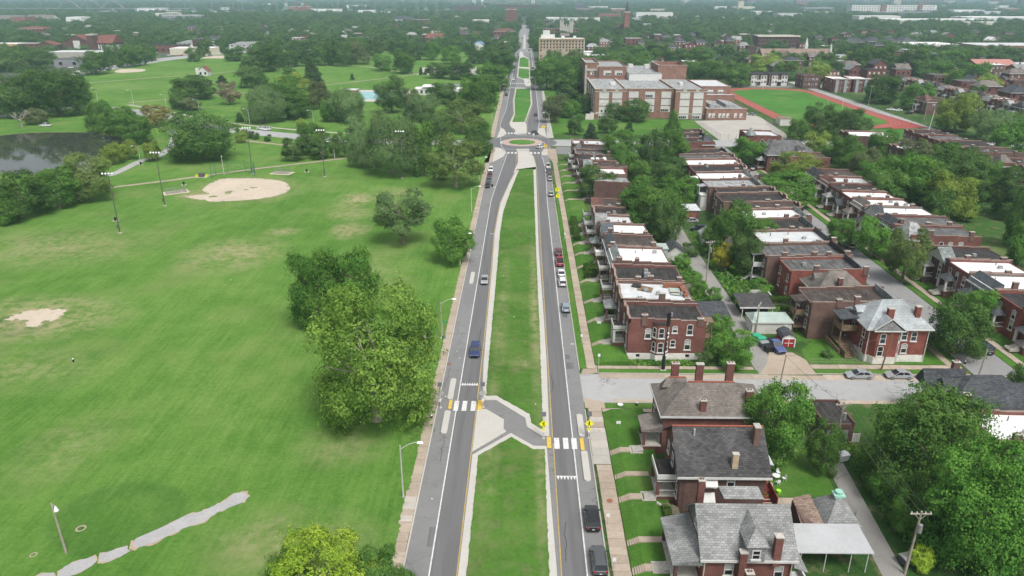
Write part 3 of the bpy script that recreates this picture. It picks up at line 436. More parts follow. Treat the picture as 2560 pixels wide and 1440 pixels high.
rb=struct('roundabout_island',disc(9.6,-.1,.12),MT['pink_paver'],'pink paved apron of the roundabout with a grass centre')
disc(6.1,0,.2).build('grass_bed',MT['field_grass'],rb);
kr=MB()
for i in range(N):
 a0,a1=2*math.pi*i/N,2*math.pi*(i+1)/N
 kr.face([(CR[0]+r*math.cos(a),CR[1]+r*math.sin(a),.13)for r,a in((9.25,a0),(9.62,a0),(9.62,a1),(9.25,a1))])
kr.build('kerb',MT['concrete_new'],rb)
wl_=MB();ribbon(wl_,lw,.17,.034);
struct('white_line',wl_,MT['paint_white'],'solid white edge line of the left carriageway')
wr=MB();ribbon(wr,[(7.95,-40),(7.95,240),(8.6,283),(8.2,305),(7.6,314)],.17,.034);ribbon(wr,[(7.3,378),(8.2,400),(8.5,450),(8.3,560)],.25,.034);ribbon(wr,[(8.3,625),(7.8,800),(7.6,1000)],.3,.034)
struct('white_line',wr,MT['paint_white'],'solid white edge line of the right carriageway')
yl=MB();ribbon(yl,[(x,y)for x,y in mmL]+[(-3.6,287),(-3.2,300),(-3.4,324)],.14,.034);struct('yellow_line',yl,MT['paint_yellow'],'yellow line along the left side of the median')
yr=MB();ribbon(yr,[(4.85,-40),(4.85,97)],.14,.034);ribbon(yr,[(4.8,98.5),(4.85,190),(5.2,288),(4.4,312),(2.8,324)],.14,.034);struct('yellow_line',yr,MT['paint_yellow'],'yellow line along the right side of the median')
yn=MB();ribbon(yn,[(-5,372),(-8,397),(-6.2,432),(-7.3,491),(-6.7,553)],.14,.034);ribbon(yn,[(1.8,372),(1.6,397),(5.4,472),(5.1,553)],.14,.034);struct('yellow_line',yn,MT['paint_yellow'],'yellow lines round the median north of the roundabout')
def bars(label,rects):
 o=bpy.data.objects.new('crosswalk',None);put(o);tag(o,label,None,None,'structure');me=None
 for(x0,x1,y0,y1)in rects:
  MB().box(x0,x1,y0,y1,.03,.042).build('stripe',MT['paint_white'],o)
bars('three white crosswalk bars on the left carriageway',[(x,x+.8,106.4,109.6)for x in(-11.6,-10.2,-8.7)])
bars('three white crosswalk bars on the right carriageway',[(x,x+.82,95.6,98.6)for x in(4.98,6.38,7.68)])
bars('white crosswalk squares south of the roundabout, left lane',[(x,x+.9,318.5,322)for x in(-7.2,-5.6,-4.0)]);bars('white crosswalk squares south of the roundabout, right lane',[(x,x+.9,318.5,322)for x in(2.8,4.4,6.0)])
bars('white crosswalk squares north of the roundabout, left lane',[(x,x+.9,366.5,370.5)for x in(-8,-6.5,-5)]);bars('white crosswalk squares north of the roundabout, right lane',[(x,x+.9,366.5,370.5)for x in(2.2,3.8,5.2)])
bars('far double row of white crosswalk dashes at the third cross street',[(x,x+.8,y,y+4)for y in(556,584)for x in np.arange(-11,11,1.5)])
def teeth(label,x0,x1,y,s,n=6):
 o=bpy.data.objects.new('yield_line',None);put(o);tag(o,label,None,None,'structure')
 for i in range(n):
  x=x0+(x1-x0)*(i+.5)/n
  MB().prism([(x-.24,y-s*.35),(x+.24,y-s*.35),(x,y+s*.35)],.03,.042).build('tooth',MT['paint_white'],o)
teeth('row of small white yield triangles on the left carriageway',-10.9,-7.9,115.5,1.4,7);teeth('row of small white yield triangles on the right carriageway',5.0,7.85,88.3,-1.4)
for(x0,x1,y0,y1,lb)in[(-7.55,-6.75,106.6,109.7,'left side of the median'),(-12.5,-11.95,106.8,109.6,'left kerb island gap'),(3.85,4.5,95.6,98.6,'right side of the median'),(9.0,9.6,95.2,98.4,'right kerb island gap')]:
 struct('tactile_pad',MB().box(x0,x1,y0,y1,.1,.17),MT['tactile'],'yellow tactile paving pad at the '+lb)
def bulb(x0,x1,y0,y1,lean,lb):
 P_=[]
 r=(x1-x0)/2
 for i in range(9):a=math.pi*i/8;P_.append((x1-r+r*math.cos(a),y1-r+r*math.sin(a)))
 for i in range(9):a=math.pi+math.pi*i/8;P_.append((x0+r+r*math.cos(a),y0+r+r*math.sin(a)))
 o=MB().prism(P_,0,.2).build('traffic_separator',MT['concrete_new'],None,(0,0,0));tag(o,lb,'separator','raised kerb separators beside the crossings')
bulb(-12.95,-11.95,109.9,117.3,0,'long concrete kerb separator above the left crosswalk');bulb(-12.95,-11.95,99.4,106.3,0,'long concrete kerb separator below the left crosswalk');bulb(8.95,9.95,98.8,105.5,0,'long concrete kerb separator above the right crosswalk');bulb(8.95,9.95,87.5,95,0,'long concrete kerb separator below the right crosswalk');bulb(-13,-12,164,172,0,'concrete kerb separator alone in the left parking lane')
def slabs(name,label,x0,x1,ys,mats,zt=.15,along='y',kerb=None):
 o=MB().box(*(x0,x1)if along=='y' else(ys[0],ys[-1]),*(ys[0],ys[-1])if along=='y' else(x0,x1),-.1,zt-.05).build(name,MT['joint']);tag(o,label,None,None,'structure')
 rg=random.Random(len(label))
 for i in range(len(ys)-1):
  a,b=ys[i]+.025,ys[i+1]-.025;dz=rg.uniform(-.015,.02);j=rg.uniform(-.04,.04)
  m=MT[mats[rg.randrange(len(mats))]]
  mb=MB().box(x0+.06+j,x1-.06+j,a,b,zt-.1,zt+dz)if along=='y' else MB().box(a,b,x0+.06+j,x1-.06+j,zt-.1,zt+dz)
  mb.build('paving_slab',m,o)
 return o
rg=random.Random(3)
def seq(a,b,s,jt=.15):
 out=[a]
 while out[-1]+s<b:out.append(out[-1]+s*rg.uniform(1-jt,1+jt))
 out.append(b);return out
slabs('sidewalk','tan slab sidewalk along the park edge of the avenue',-16.4,-14.45,seq(58,78.2,1.9)+seq(84.9,268,1.75)[0:],['slab0','slab1','slab2','slab0'])
slabs('sidewalk','newer pale slabs in the park side sidewalk',-16.42,-14.44,[78.4,79.6,80.9,82.3,83.6,84.7],['slab3'],.17)
slabs('sidewalk','worn tan slab sidewalk in front of the southern houses',11.0,13.3,seq(60,91.5,1.45),['slab0','slab1','slab2'])
slabs('sidewalk','pale newer sidewalk slabs at the right crosswalk',10.6,13.3,seq(91.6,101.5,2.2),['slab3','slab3','concrete'],.155)
slabs('sidewalk','sidewalk slabs at the corner south of the cross street',11.0,13.3,seq(101.6,107.5,1.6),['slab0','slab3','slab1'])
slabs('sidewalk','tan slab sidewalk in front of the northern row houses',11.9,13.6,seq(121.5,262,1.5),['slab0','slab1','slab2','slab2'])
sheet('sidewalk_far',[(-16.4,268),(-14.45,268),(-14.4,330),(-12.5,331),(-12.5,326),(-13.2,300),(-16.6,300)],.05,MT['slab0'],'far tan sidewalk left of the avenue up to the roundabout')
sheet('sidewalk_far',[(-16.6,358),(-14.3,358),(-14.1,640),(-16.2,640)],.05,MT['slab0'],'far tan sidewalk left of the avenue beyond the roundabout')
sheet('sidewalk_far',[(11.8,262),(13.8,262),(14.5,330),(10.4,330),(10.4,315),(12,300)],.05,MT['slab1'],'far sidewalk right of the avenue up to the roundabout');sheet('sidewalk_far',[(10.9,356),(14.4,356),(14,540),(12.2,540),(12.2,390)],.05,MT['concrete'],'far sidewalk beside the school lawn')
ln=MB();ribbon(ln,[(-14.36,-40),(-14.36,300)],.18,.16);o_=MB()
struct('kerb',MB().box(-14.44,-14.26,-40,300,0,.17),MT['concrete_new'],'pale kerb along the park side')
struct('kerb',MB().box(10.42,10.62,121,300,0,.15),MT['concrete'],'kerb in front of the northern row houses');struct('kerb',MB().box(10.42,10.6,-40,107,0,.15),MT['concrete'],'kerb in front of the southern houses')
vg=[];rg=random.Random(9);y=-40
while y<300:vg.append((-15.9+rg.uniform(-.12,.14)-(.25 if 78<y<85 else 0),y));y+=rg.uniform(.2,.6)
sheet('grass_verge',vg+[(-19,300),(-19,-40)],.19,MT['lawn'],'ragged grass edge creeping over the park sidewalk')
vg=[];y=121.5
while y<262:vg.append((11.95+rg.uniform(-.2,.1),y));y+=rg.uniform(.4,1.2)
sheet('grass_verge',[(10.62,121.5)]+vg+[(10.62,262)],.12,MT['yard_grass'],'narrow weedy verge between kerb and sidewalk by the row houses')
sheet('cross_street',[(10.5,109.6),(330,110.8),(330,120.2),(10.5,119.6)],.012,MT['road_old'],'pale grey side street crossing in front of the corner house')
sheet('street_gutter',[(55,118),(330,118.3),(330,120.2),(55,119.95)],.018,MT['road_tan'],'tan concrete gutter on the far side of the side street');slabs('street_gutter','tan gutter slabs with weedy joints below the red corner house',118.0,119.72,seq(14,55,3.1),['slab0','slab1','slab2'],.035,'x');sheet('street_gutter',[(15.5,109.6),(330,110.8),(330,112),(15.5,110.7)],.018,MT['road_tan'],'tan concrete gutter on the near side of the side street')
struct('kerb',MB().box(14,45,119.75,119.95,0,.14).box(52,82,120.1,120.3,0,.14),MT['concrete'],'kerb along the far side of the side street');struct('kerb',MB().box(14,42,109.35,109.55,0,.14),MT['concrete'],'kerb along the near side of the side street')
slabs('sidewalk','slab sidewalk beside the red corner house',121.6,122.8,seq(14,43,1.6),['slab0','slab1','slab2'],.1,'x');slabs('sidewalk','tan sidewalk beside the grey hip-roofed house',122.2,123.9,seq(54,82,1.8),['slab0','slab0','slab2'],.1,'x');slabs('sidewalk','pale sidewalk beside the brown hip-roofed corner house',106.4,107.5,seq(13.4,42,1.7),['slab1','slab3','slab0'],.1,'x')
sheet('lawn_strip',[(14,120),(43.5,120.2),(43.5,121.5),(14,121.5)],.06,MT['yard_grass'],'grass strip between kerb and sidewalk by the corner house');sheet('lawn_strip',[(54,120.4),(81,120.4),(81,122.1),(54,122.1)],.06,MT['yard_grass'],'grass strip behind the two silver sedans');sheet('lawn_strip',[(14,107.6),(42,107.6),(42,109.3),(14,109.3)],.06,MT['yard_grass'],'grass strip south of the side street')
sheet('corner_pad',[(10.6,107.6),(14,107.6),(14,109.6),(10.6,111)],.06,MT['slab0'],'pinkish kerb ramp south of the side street');sheet('corner_pad',[(10.6,119),(13.9,120),(13.9,123),(11.6,123)],.06,MT['slab1'],'kerb ramp north of the side street')
sheet('driveway',[(43.5,119.9),(54,120),(54,126),(52.5,129),(48,129),(46,124)],.016,MT['slab0'],'tan driveway apron at the alley mouth')
sheet('alley',[(43.2,120),(47.2,120),(47.6,140),(47.5,160),(46.9,200),(48,232),(49.5,300),(50,335),(46,335),(45.5,300),(43.6,232),(42.5,200),(42.5,165),(43.6,140)],.014,MT['alley'],'worn grey alley behind the northern row houses')
sheet('alley',[(46.4,109.7),(48.6,109.7),(47.8,92),(46.2,70),(45.5,40),(42.2,40),(43.4,70),(45.2,92)],.014,MT['alley'],'worn grey alley behind the southern houses')
sheet('side_street',[(82.8,120),(91.4,120),(91.2,200),(91.4,335),(87,335),(85.6,250),(83,200)],.013,MT['road_mid'],'second street running between the brick rows');
slabs('sidewalk','tan sidewalk along the far side of the second street',93.2,94.7,seq(124,300,2.2),['slab0','slab2'],.1);sheet('lawn_strip',[(91.5,124),(93.1,124),(93.1,300),(91.6,300)],.06,MT['yard_grass'],'grass verge along the second street')
slabs('sidewalk','sidewalk along the near side of the second street',79.6,81.0,seq(124,150,2.2),['slab0','slab1'],.1)
sheet('cross_street',[(12,336),(330,336),(330,352),(12,352)],.012,MT['road_old'],'street leading right from the roundabout past the school');sheet('cross_street',[(-60,337),(-12,339),(-12,351),(-60,350)],.012,MT['asphalt'],'short road leading left from the roundabout');sheet('cross_street',[(-60,566),(150,563),(330,563),(330,578),(-60,584)],.014,MT['asphalt'],'third cross street beyond the school')
sheet('parking_lot',POLY['court'],.02,MT['concrete'],'pale concrete yard beside the school');sheet('parking_lot',[(14.6,318),(21,318),(21,334),(14.6,334)],.02,MT['asphalt'],'small asphalt lot at the roundabout corner')
sheet('street',[(205,330),(211,330),(214,600),(207,600)],.014,MT['road_old'],'street on the far side of the running track');sheet('street',[(120,352),(129,352),(133,420),(127,470),(122,412)],.021,MT['concrete'],'service road between school and track')
def stadium(x0,x1,y0,y1,n=20):
 r=(x1-x0)/2;cx=(x0+x1)/2;P_=[]
 for i in range(n+1):a=math.pi*i/n;P_.append((cx+r*math.cos(a),y1-r*.75+r*.75*math.sin(a)))
 for i in range(n+1):a=math.pi+math.pi*i/n;P_.append((cx+r*math.cos(a),y0+r*.75+r*.75*math.sin(a)))
 return P_
sheet('running_track',stadium(139,206,385,561),.03,MT['track'],'red running track round the school field');sheet('running_track',[(190,385),(210,388),(206,440),(200,440)],.028,MT['track'],'red straight extending from the track corner')
sheet('sports_field',stadium(146.5,198,393,552),.05,MT['field_grass'],'bright green sports field inside the track');sheet('lawn_strip',[(139,356),(206,356),(206,384),(139,384)],.02,MT['field_grass'],'green strip south of the track')
tl=MB()
for k in(1.9,3.8,5.6):
 P_=stadium(139+k,206-k*1.05,385+k,561-k);ribbon(tl,P_+[P_[0]],.16,.04)
struct('track_lines',tl,MT['pink_paver'],'pale lane lines of the running track')
def yard(y0,y1,label,x0=13.55):
 mb=MB().extr([(x0,0),(x0,.12),(x0+1.5,.7),(20,.85),(20,0)],'y',y0,y1)
 return struct('front_yard',mb,MT['yard_grass'],label)
yard(57,106.3,'banked front lawns of the southern houses',13.4);yard(123.2,300,'banked front lawns of the northern row houses',13.7)
slabs('patio','patio of big irregular flagstones behind the dark gabled house',80.2,82.2,seq(33,38.4,1.3,.3),['slab0','concrete','slab1'],.1,'x');slabs('patio','second row of patio flagstones behind the dark gabled house',82.2,84.3,seq(33,38.8,1.5,.3),['concrete','slab2','slab0'],.1,'x');sheet('back_yard',[(38.4,79.8),(44.6,80),(44.8,84.3),(38.9,84.3)],.02,MT['soil'],'bare earth yard behind a low wire fence');sheet('back_yard',[(33,84.5),(44,84.5),(44.5,96),(33,96)],.03,MT['yard_grass'],'small lawn with garden chairs behind the dark gabled house')
sheet('back_yard',[(54,124.2),(81.5,124.2),(81.5,136),(60,136),(54.5,130)],.03,MT['yard_grass'],'lawn round the grey hip-roofed house');sheet('back_yard',[(52.6,134),(60,134),(60,152),(54,152)],.02,MT['yard_grass'],'green yard behind the pale garage');sheet('front_yard',[(94.8,124),(99.5,124),(99.5,300),(94.8,300)],.05,MT['yard_grass'],'front lawns along the second street')
rgp=random.Random(15)
for i in range(4):
 x,y=rgp.choice([(rgp.uniform(-13.5,-11.6),rgp.uniform(72,230)),(rgp.uniform(8.2,10),rgp.uniform(72,230))]);w,d=rgp.uniform(.7,1.6),rgp.uniform(1.2,4)
 sheet('road_patch',jitter([(x-w/2,y),(x+w/2,y),(x+w/2,y+d),(x-w/2,y+d)],.05,.5,i),.022+i*.0004,MT[rgp.choice(['asphalt_lane','tar_grey'])],'darker repair patch in the parking lane')
for i in range(9):
 x,y=rgp.choice([(rgp.uniform(-13.8,-8),rgp.uniform(70,240)),(rgp.uniform(5,10),rgp.uniform(70,240))]);pl=[(x,y)]
 for k in range(7):pl.append((pl[-1][0]+rgp.uniform(-.25,.25),pl[-1][1]+rgp.uniform(.5,1.6)))
 struct('tar_seam',ribbon(MB(),pl,.07,.03+i*.0003),MT['tar'],'thin dark tar seam in the asphalt')
for(x,y)in[(-9.4,204),(-8.6,203.6),(-13.9,123),(9.9,132)]:struct('drain',MB().prism([(x-.35,y-.3),(x+.35,y-.3),(x+.35,y+.3),(x-.35,y+.3)],0,.036),MT['rust' if y<130 else 'concrete'],'small utility cover in the road')
# ------------------------------------------------------------ windows
WIN={}
def window_meshes(w,h,arch,blind):
 k=(w,h,arch,blind)
 if k in WIN:return WIN[k]
 top=[(-w/2,h),(w/2,h)]
 if arch:top=[(-w/2,h-.12)]+[(-w/2*math.cos(math.pi*i/6),h-.12+.2*math.sin(math.pi*i/6))for i in range(1,6)]+[(w/2,h-.12)]
 pane=MB().face([(x,-.02,z)for x,z in[(-w/2,0)]+[(w/2,0)]+top[::-1]])
 if blind:pane.face([(x,-.024,z)for x,z in[(-w/2+.08,h*.5),(w/2-.08,h*.5),(w/2-.08,h-.1),(-w/2+.08,h-.1)]],1)
 f=MB();t=.09
 for x0,x1,z0,z1 in[(-w/2-t,-w/2+.03,0,h-.05),(w/2-.03,w/2+t,0,h-.05),(-w/2+.03,w/2-.03,h*.49,h*.49+.08),(-w/2+.03,w/2-.03,0,.07)]:
  f.box(x0,x1,-.07,-.005,z0,z1)
 if arch:
  for i in range(6):
   a0,a1=math.pi*i/6,math.pi*(i+1)/6
   q=lambda a,e:(-(w/2+e)*math.cos(a),h-.12+(.2+e)*math.sin(a))
   P_=[q(a0,-.03),q(a1,-.03),q(a1,t),q(a0,t)]
   f.add([(x,-.07,z)for x,z in P_]+[(x,-.005,z)for x,z in P_],[(0,1,2,3),(0,4,5,1),(1,5,6,2),(2,6,7,3),(3,7,4,0)])
 else:f.box(-w/2-t,w/2+t,-.07,-.005,h-.05,h+.1)
 s=MB().box(-w/2-.2,w/2+.2,-.16,0,-.2,-.005)
 WIN[k]=(pane.mesh('window',[MT['glass'],MT['glass_blind']]),f.mesh('frame',MT['white']),s.mesh('sill',MT['white']))
 return WIN[k]
ROT={'S':0,'W':-math.pi/2,'E':math.pi/2,'N':math.pi}
def inst(name,me,parent,loc=(0,0,0),rz=0.):
 o=bpy.data.objects.new(name,me);return put(o,parent,loc,rz)
def window(parent,loc,side='S',w=.95,h=1.75,arch=True,blind=0,lite=False):
 a,b,c=window_meshes(w,h,arch,blind)
 o=inst('window',a,parent,loc,ROT[side])
 inst('frame',b,o);
 if not lite:inst('sill',c,o)
 return o
rgh=random.Random(11)
class House:
 def __init__(s,label,x0,x1,y0,y1,name='brick_house',cat='house',group=None,z=0.):
  s.o=((x0+x1)/2,(y0+y1)/2,z);s.e=empty(name,s.o,label,cat,group);s.b=(x0,x1,y0,y1)
 def part(s,name,mb,m,parent=None):return mb.build(name,[MT[q]for q in m]if isinstance(m,(list,tuple))else MT[m],parent or s.e,s.o)
 def win(s,side,u,z,w=.95,h=1.75,arch=True,lite=False,pos=None):
  x0,x1,y0,y1=s.b
  if side=='S':p=(u,(pos if pos is not None else y0),z)
  elif side=='W':p=((pos if pos is not None else x0),u,z)
  else:p=((pos if pos is not None else x1),u,z)
  return window(s.e,(p[0]-s.o[0],p[1]-s.o[1],z-s.o[2]),side,w,h,arch,1 if rgh.random()<.4 else 0,lite)
 def chimney(s,x,y,z0,z1,w=.9,d=.6,m='brick_brown',pots=True):
  c=s.part('chimney',MB().box(x-w/2,x+w/2,y-d/2,y+d/2,z0,z1-.12),m)
  s.part('chimney_cap',MB().box(x-w/2-.06,x+w/2+.06,y-d/2-.06,y+d/2+.06,z1-.12,z1),'stone',c).location=(0,0,0)
  if pots and rgh.random()<.6:
   for q in(MB().cyl((x-w/5,y,z1),(x-w/5,y,z1+.3),.13),MB().cyl((x+w/5,y,z1),(x+w/5,y,z1+.25),.12)):s.part('chimney_pot',q,'coping' if rgh.random()<.8 else 'terracotta',c)
 def walls(s,m,h,hs=None,t=.3,hN=None,hF=None,hR=None,front='W'):
  x0,x1,y0,y1=s.b;k=len(h);mb=MB()
  for i in range(k):
   a,b=x0+(x1-x0)*i/k,x0+(x1-x0)*(i+1)/k
   z=h[i]if front=='W' else h[k-1-i]
   mb.box(a,b,y0,y0+t,0,z);mb.box(a,b,y1-t,y1,0,z)
  mb.box(x0,x0+t,y0+t,y1-t,0,(hF or h[0])if front=='W' else(hR or h[-1]-.4));mb.box(x1-t,x1,y0+t,y1-t,0,(hR or h[-1]-.4)if front=='W' else(hF or h[0]))
  return s.part('wall',mb,m)
 def coping(s,h,t=.3,front='W',m='coping'):
  x0,x1,y0,y1=s.b;k=len(h)
  for ya in(y0-.05,y1-t-.05):
   mb=MB()
   for i in range(k):
    a,b=x0+(x1-x0)*i/k,x0+(x1-x0)*(i+1)/k;z=h[i]if front=='W' else h[k-1-i]
    mb.box(a,b,ya,ya+t+.1,z+.003,z+.1)
   s.part('coping',mb,m)
 def flat_roof(s,m,zf,zr,t=.3,front='W'):
  x0,x1,y0,y1=s.b;a,b=(zf,zr)if front=='W' else(zr,zf)
  s.part('roof',MB().extr([(x0+t,a-.2),(x0+t,a),(x1-t,b),(x1-t,b-.2)],'y',y0+t+.003,y1-t-.003),m)
 def foundation(s,z=1.,m='found'):
  x0,x1,y0,y1=s.b;e=.05
  s.part('foundation',MB().box(x0-e,x1+e,y0-e,y1+e,-.1,z),m)
 def hip(s,m,ze,zr,over=.5,ridge='x',rl=.5,b=None,name='roof'):
  x0,x1,y0,y1=b or s.b;x0-=over;x1+=over;y0-=over;y1+=over;cx,cy=(x0+x1)/2,(y0+y1)/2
  if ridge=='x':r=(x1-x0)/2*rl;A,B_=(cx-r,cy,zr),(cx+r,cy,zr)
  else:r=(y1-y0)/2*rl;A,B_=(cx,cy-r,zr),(cx,cy+r,zr)
  v=[(x0,y0,ze),(x1,y0,ze),(x1,y1,ze),(x0,y1,ze),A,B_]
  f=[(0,1,5,4),(1,2,5),(2,3,4,5),(3,0,4),(3,2,1,0)]if ridge=='x' else[(0,1,4),(1,2,5,4),(2,3,5),(3,0,4,5),(3,2,1,0)]
  o=s.part(name,MB().add(v,f),m)
  s.part('fascia',MB().box(x0-.03,x1+.03,y0-.06,y0-.002,ze-.28,ze+.02).box(x0-.06,x0-.002,y0,y1,ze-.28,ze+.02),'white')
  return o
 def gable(s,m,ze,zr,over=.4,ridge='x',b=None,wall='brick_red',name='roof',th=.18):
  x0,x1,y0,y1=b or s.b
  if ridge=='x':
   c=(y0+y1)/2;k=(zr-ze)/((y1-y0)/2);yo0,yo1=y0-over,y1+over;zo=ze-k*over
   P_=[(yo0,zo),(c,zr),(yo1,zo),(yo1,zo+th),(c,zr+th),(yo0,zo+th)]
   s.part(name,MB().add([(x0-over,*p)for p in P_]+[(x1+over,*p)for p in P_],[(0,1,4,5),(1,2,3,4),(7,6,11,10),(8,7,10,9),(5,4,10,11),(4,3,9,10),(0,6,7,1),(1,7,8,2),(0,5,11,6),(2,8,9,3)]),m)
   s.part('gable_wall',MB().extr([(y0,ze),(y1,ze),(c,zr-.03)],'x',x0+.01,x0+.25).extr([(y0,ze),(y1,ze),(c,zr-.03)],'x',x1-.25,x1-.01),wall)
   s.part('fascia',MB().box(x0-over,x1+over,yo0-.08,yo0-.002,zo-.12,zo+th+.02),'white')
  else:
   c=(x0+x1)/2;k=(zr-ze)/((x1-x0)/2);xo0,xo1=x0-over,x1+over;zo=ze-k*over
   P_=[(xo0,zo),(c,zr),(xo1,zo),(xo1,zo+th),(c,zr+th),(xo0,zo+th)]
   s.part(name,MB().extr(P_,'y',y0-over,y1+over),m)
   s.part('gable_wall',MB().extr([(x0,ze),(x1,ze),(c,zr-.03)],'y',y0+.01,y0+.25),wall)
 def porch(s,side,yc,w,d,zf=1.7,zr=4.3,roof='hip',rm='shingle_grey',col='brick_red',base='brick_red',steps=True,rail=True,walk=None,sy=0,twin=False):
  x0,x1,y0,y1=s.b;sg=-1 if side=='W' else 1;fx=x0 if side=='W' else x1
  a,b=(fx-d,fx-.02)if side=='W' else(fx+.02,fx+d);ya,yb=yc-w/2,yc+w/2
  ox=a if side=='W' else b-.45
  P_=s.part('porch',MB().box(a,b,ya,yb,0,zf-.15),base)
  s.part('porch_floor',MB().box(a-.06,b,ya-.06,yb+.06,zf-.15,zf),'stone',P_)
  for y in(ya+.02,yb-.42):s.part('porch_column',MB().box(ox,ox+.4,y,y+.4,zf,zr-.22),col,P_)
  if rail:s.part('porch_rail',MB().box(a+.4,b-.1,ya+.05,ya+.15,zf+.75,zf+.85).box(a+.06,a+.16,ya+.4,yc-.5,zf+.75,zf+.85),'white',P_)
  s.part('porch_beam',MB().box(a-.05,b,ya-.05,yb+.05,zr-.22,zr),'white',P_)
  if roof=='hip':
   o=.35;A=[(a-o,ya-o,zr+.004),(b,ya-o,zr+.004),(b,yb+o,zr+.004),(a-o,yb+o,zr+.004),(b-d*.35 if side=='W' else a+d*.35,yc,zr+1.3)]
   s.part('porch_roof',MB().add(A,[(0,1,4),(1,2,4),(2,3,4),(3,0,4),(3,2,1,0)]),rm,P_)
  elif roof=='shed':
   s.part('porch_roof',MB().extr([(a-.35,zr+.003),(b,zr+.003),(b,zr+1.0),(a-.35,zr+.15)],'y',ya-.3,yb+.3),rm,P_)
  elif roof=='gable':
   s.part('porch_roof',MB().extr([(ya-.35,zr+.003),(yb+.35,zr+.003),(yc,zr+1.5)],'x',a-.4,b),rm,P_)
  else:
   s.part('porch_roof',MB().box(a-.1,b,ya-.1,yb+.1,zr+.003,zr+.15),rm,P_)
   s.part('balcony_rail',MB().box(a-.08,a+.04,ya-.08,yb+.08,zr+.153,zr+.9).box(a+.04,b,ya-.08,ya+.04,zr+.153,zr+.9),'white',P_)
  if steps:
   ys=yc+sy;mb=MB();n=6
   for i in range(n):
    z=zf-.15-(zf-.15-.75)*(i+1)/n-.0
    xs=a-.3*(i+1)
    mb.box(xs,xs+.32,ys-.75,ys+.75,.4,max(z,.72))
   mb.box(a-1.9,a,ys-.98,ys-.76,.4,.9);mb.box(a-1.9,a,ys+.76,ys+.98,.4,.9)
   s.part('porch_steps',mb,'stone',P_)
  if walk:
   ys=yc+sy;w_=s.part('front_walk',MB().box(walk+1.4,a-1.82,ys-.6,ys+.6,.5,.86),'slab0')
   mb=MB()
   for i in range(5):mb.box(walk+.28*i,walk+.28*i+.3,ys-.6,ys+.6,0,.2+.14*i)
   s.part('walk_steps',mb,'slab1')
 def walk(s,y,xa,xb):
  s.part('front_walk',MB().box(xa+1.4,xb,y-.5,y+.5,.4,.88),'slab0');mb=MB()
  for i in range(5):mb.box(xa+.28*i,xa+.28*i+.3,y-.5,y+.5,0,.2+.14*i)
  s.part('walk_steps',mb,'slab1')
 def rear_porch(s,yc,w=2.6,d=2.2,z1=4.6,zt=7.4,rm='shingle_dark',paint='wood_brown'):
  x0=s.b[0];a=x0-d;ya,yb=yc-w/2,yc+w/2
  p=s.part('rear_porch',MB().box(a,x0-.02,ya,yb,z1-.2,z1),paint);s.part('porch_deck',MB().box(a,x0-.02,ya,yb,1.4,1.6),paint,p)
  for y in(ya,yb-.15):s.part('porch_post',MB().box(a,a+.15,y,y+.15,0,zt),paint,p)
  s.part('porch_rail',MB().box(a,a+.06,ya,yb,z1+.003,z1+1).box(a+.06,x0-.05,ya,ya+.06,z1+.003,z1+1).box(a,a+.06,ya,yb,1.603,2.5),paint,p)
  s.part('porch_roof',MB().extr([(a-.3,zt),(x0-.01,zt+.3),(x0-.01,zt+.45),(a-.3,zt+.15)],'y',ya-.2,yb+.2),rm,p)
  mb=MB()
  for i in range(6):mb.box(a-.3*(i+1),a-.3*i,yc-.5,yc+.5,1.3-.22*i,1.45-.22*i)
  s.part('porch_steps',mb,paint,p)
 def mansard(s,m,front='W',hb=6.9,ht=9.3,d=1.8):
  x0,x1,y0,y1=s.b
  pr=[(x0-.3,hb),(x0-.3,hb+.15),(x0+d,ht),(x0+d+.15,ht),(x0+d+.15,hb+.5),(x0+.02,hb)]if front=='W' else[(x1+.3,hb),(x1+.3,hb+.15),(x1-d,ht),(x1-d-.15,ht),(x1-d-.15,hb+.5),(x1-.02,hb)]
  s.part('mansard_roof',MB().extr(pr,'y',y0+.302,y1-.302),m)
  s.part('cornice',MB().box(x0-.42,x0-.305,y0,y1,hb-.25,hb+.12)if front=='W' else MB().box(x1+.305,x1+.42,y0,y1,hb-.25,hb+.12),'white')
 def front_gable(s,m,hb=6.8,ht=9.6,d=3.,wall='white'):
  x0,x1,y0,y1=s.b;c=(y0+y1)/2
  s.part('front_roof',MB().add([(x0-.35,y0+.25,hb),(x0-.35,c,ht),(x0-.35,y1-.25,hb),(x0+d,y0+.25,hb),(x0+d,c,ht),(x0+d,y1-.25,hb)],[(0,3,4,1),(1,4,5,2),(3,5,4)]),m)
  s.part('gable_wall',MB().extr([(y0+.45,hb+.02),(y1-.45,hb+.02),(c,ht-.25)],'x',x0-.04,x0+.2),wall)
  s.part('gable_trim',MB().add([(x0-.38,y0+.2,hb-.1),(x0-.38,c,ht-.1),(x0-.38,y1-.2,hb-.1),(x0-.38,y1-.2,hb+.12),(x0-.38,c,ht+.15),(x0-.38,y0+.2,hb+.12)],[(0,1,4,5),(1,2,3,4)]),'white')
 def front_parapet(s,m,front='W',h=8.2,step=.7):
  x0,x1,y0,y1=s.b;c=(y0+y1)/2;w=(y1-y0);a,b=(x0-.03,x0+.33)if front=='W' else(x1-.33,x1+.03)
  pr=[(y0,h-.5),(y0,h+.5),(y0+w*.14,h+.5),(y0+w*.2,h+.25),(y0+w*.34,h+.3),(c-w*.1,h+.3+step),(c+w*.1,h+.3+step),(y1-w*.34,h+.3),(y1-w*.2,h+.25),(y1-w*.14,h+.5),(y1,h+.5),(y1,h-.5)]
  s.part('front_parapet',MB().extr(pr,'x',a,b),m)
  mb=MB()
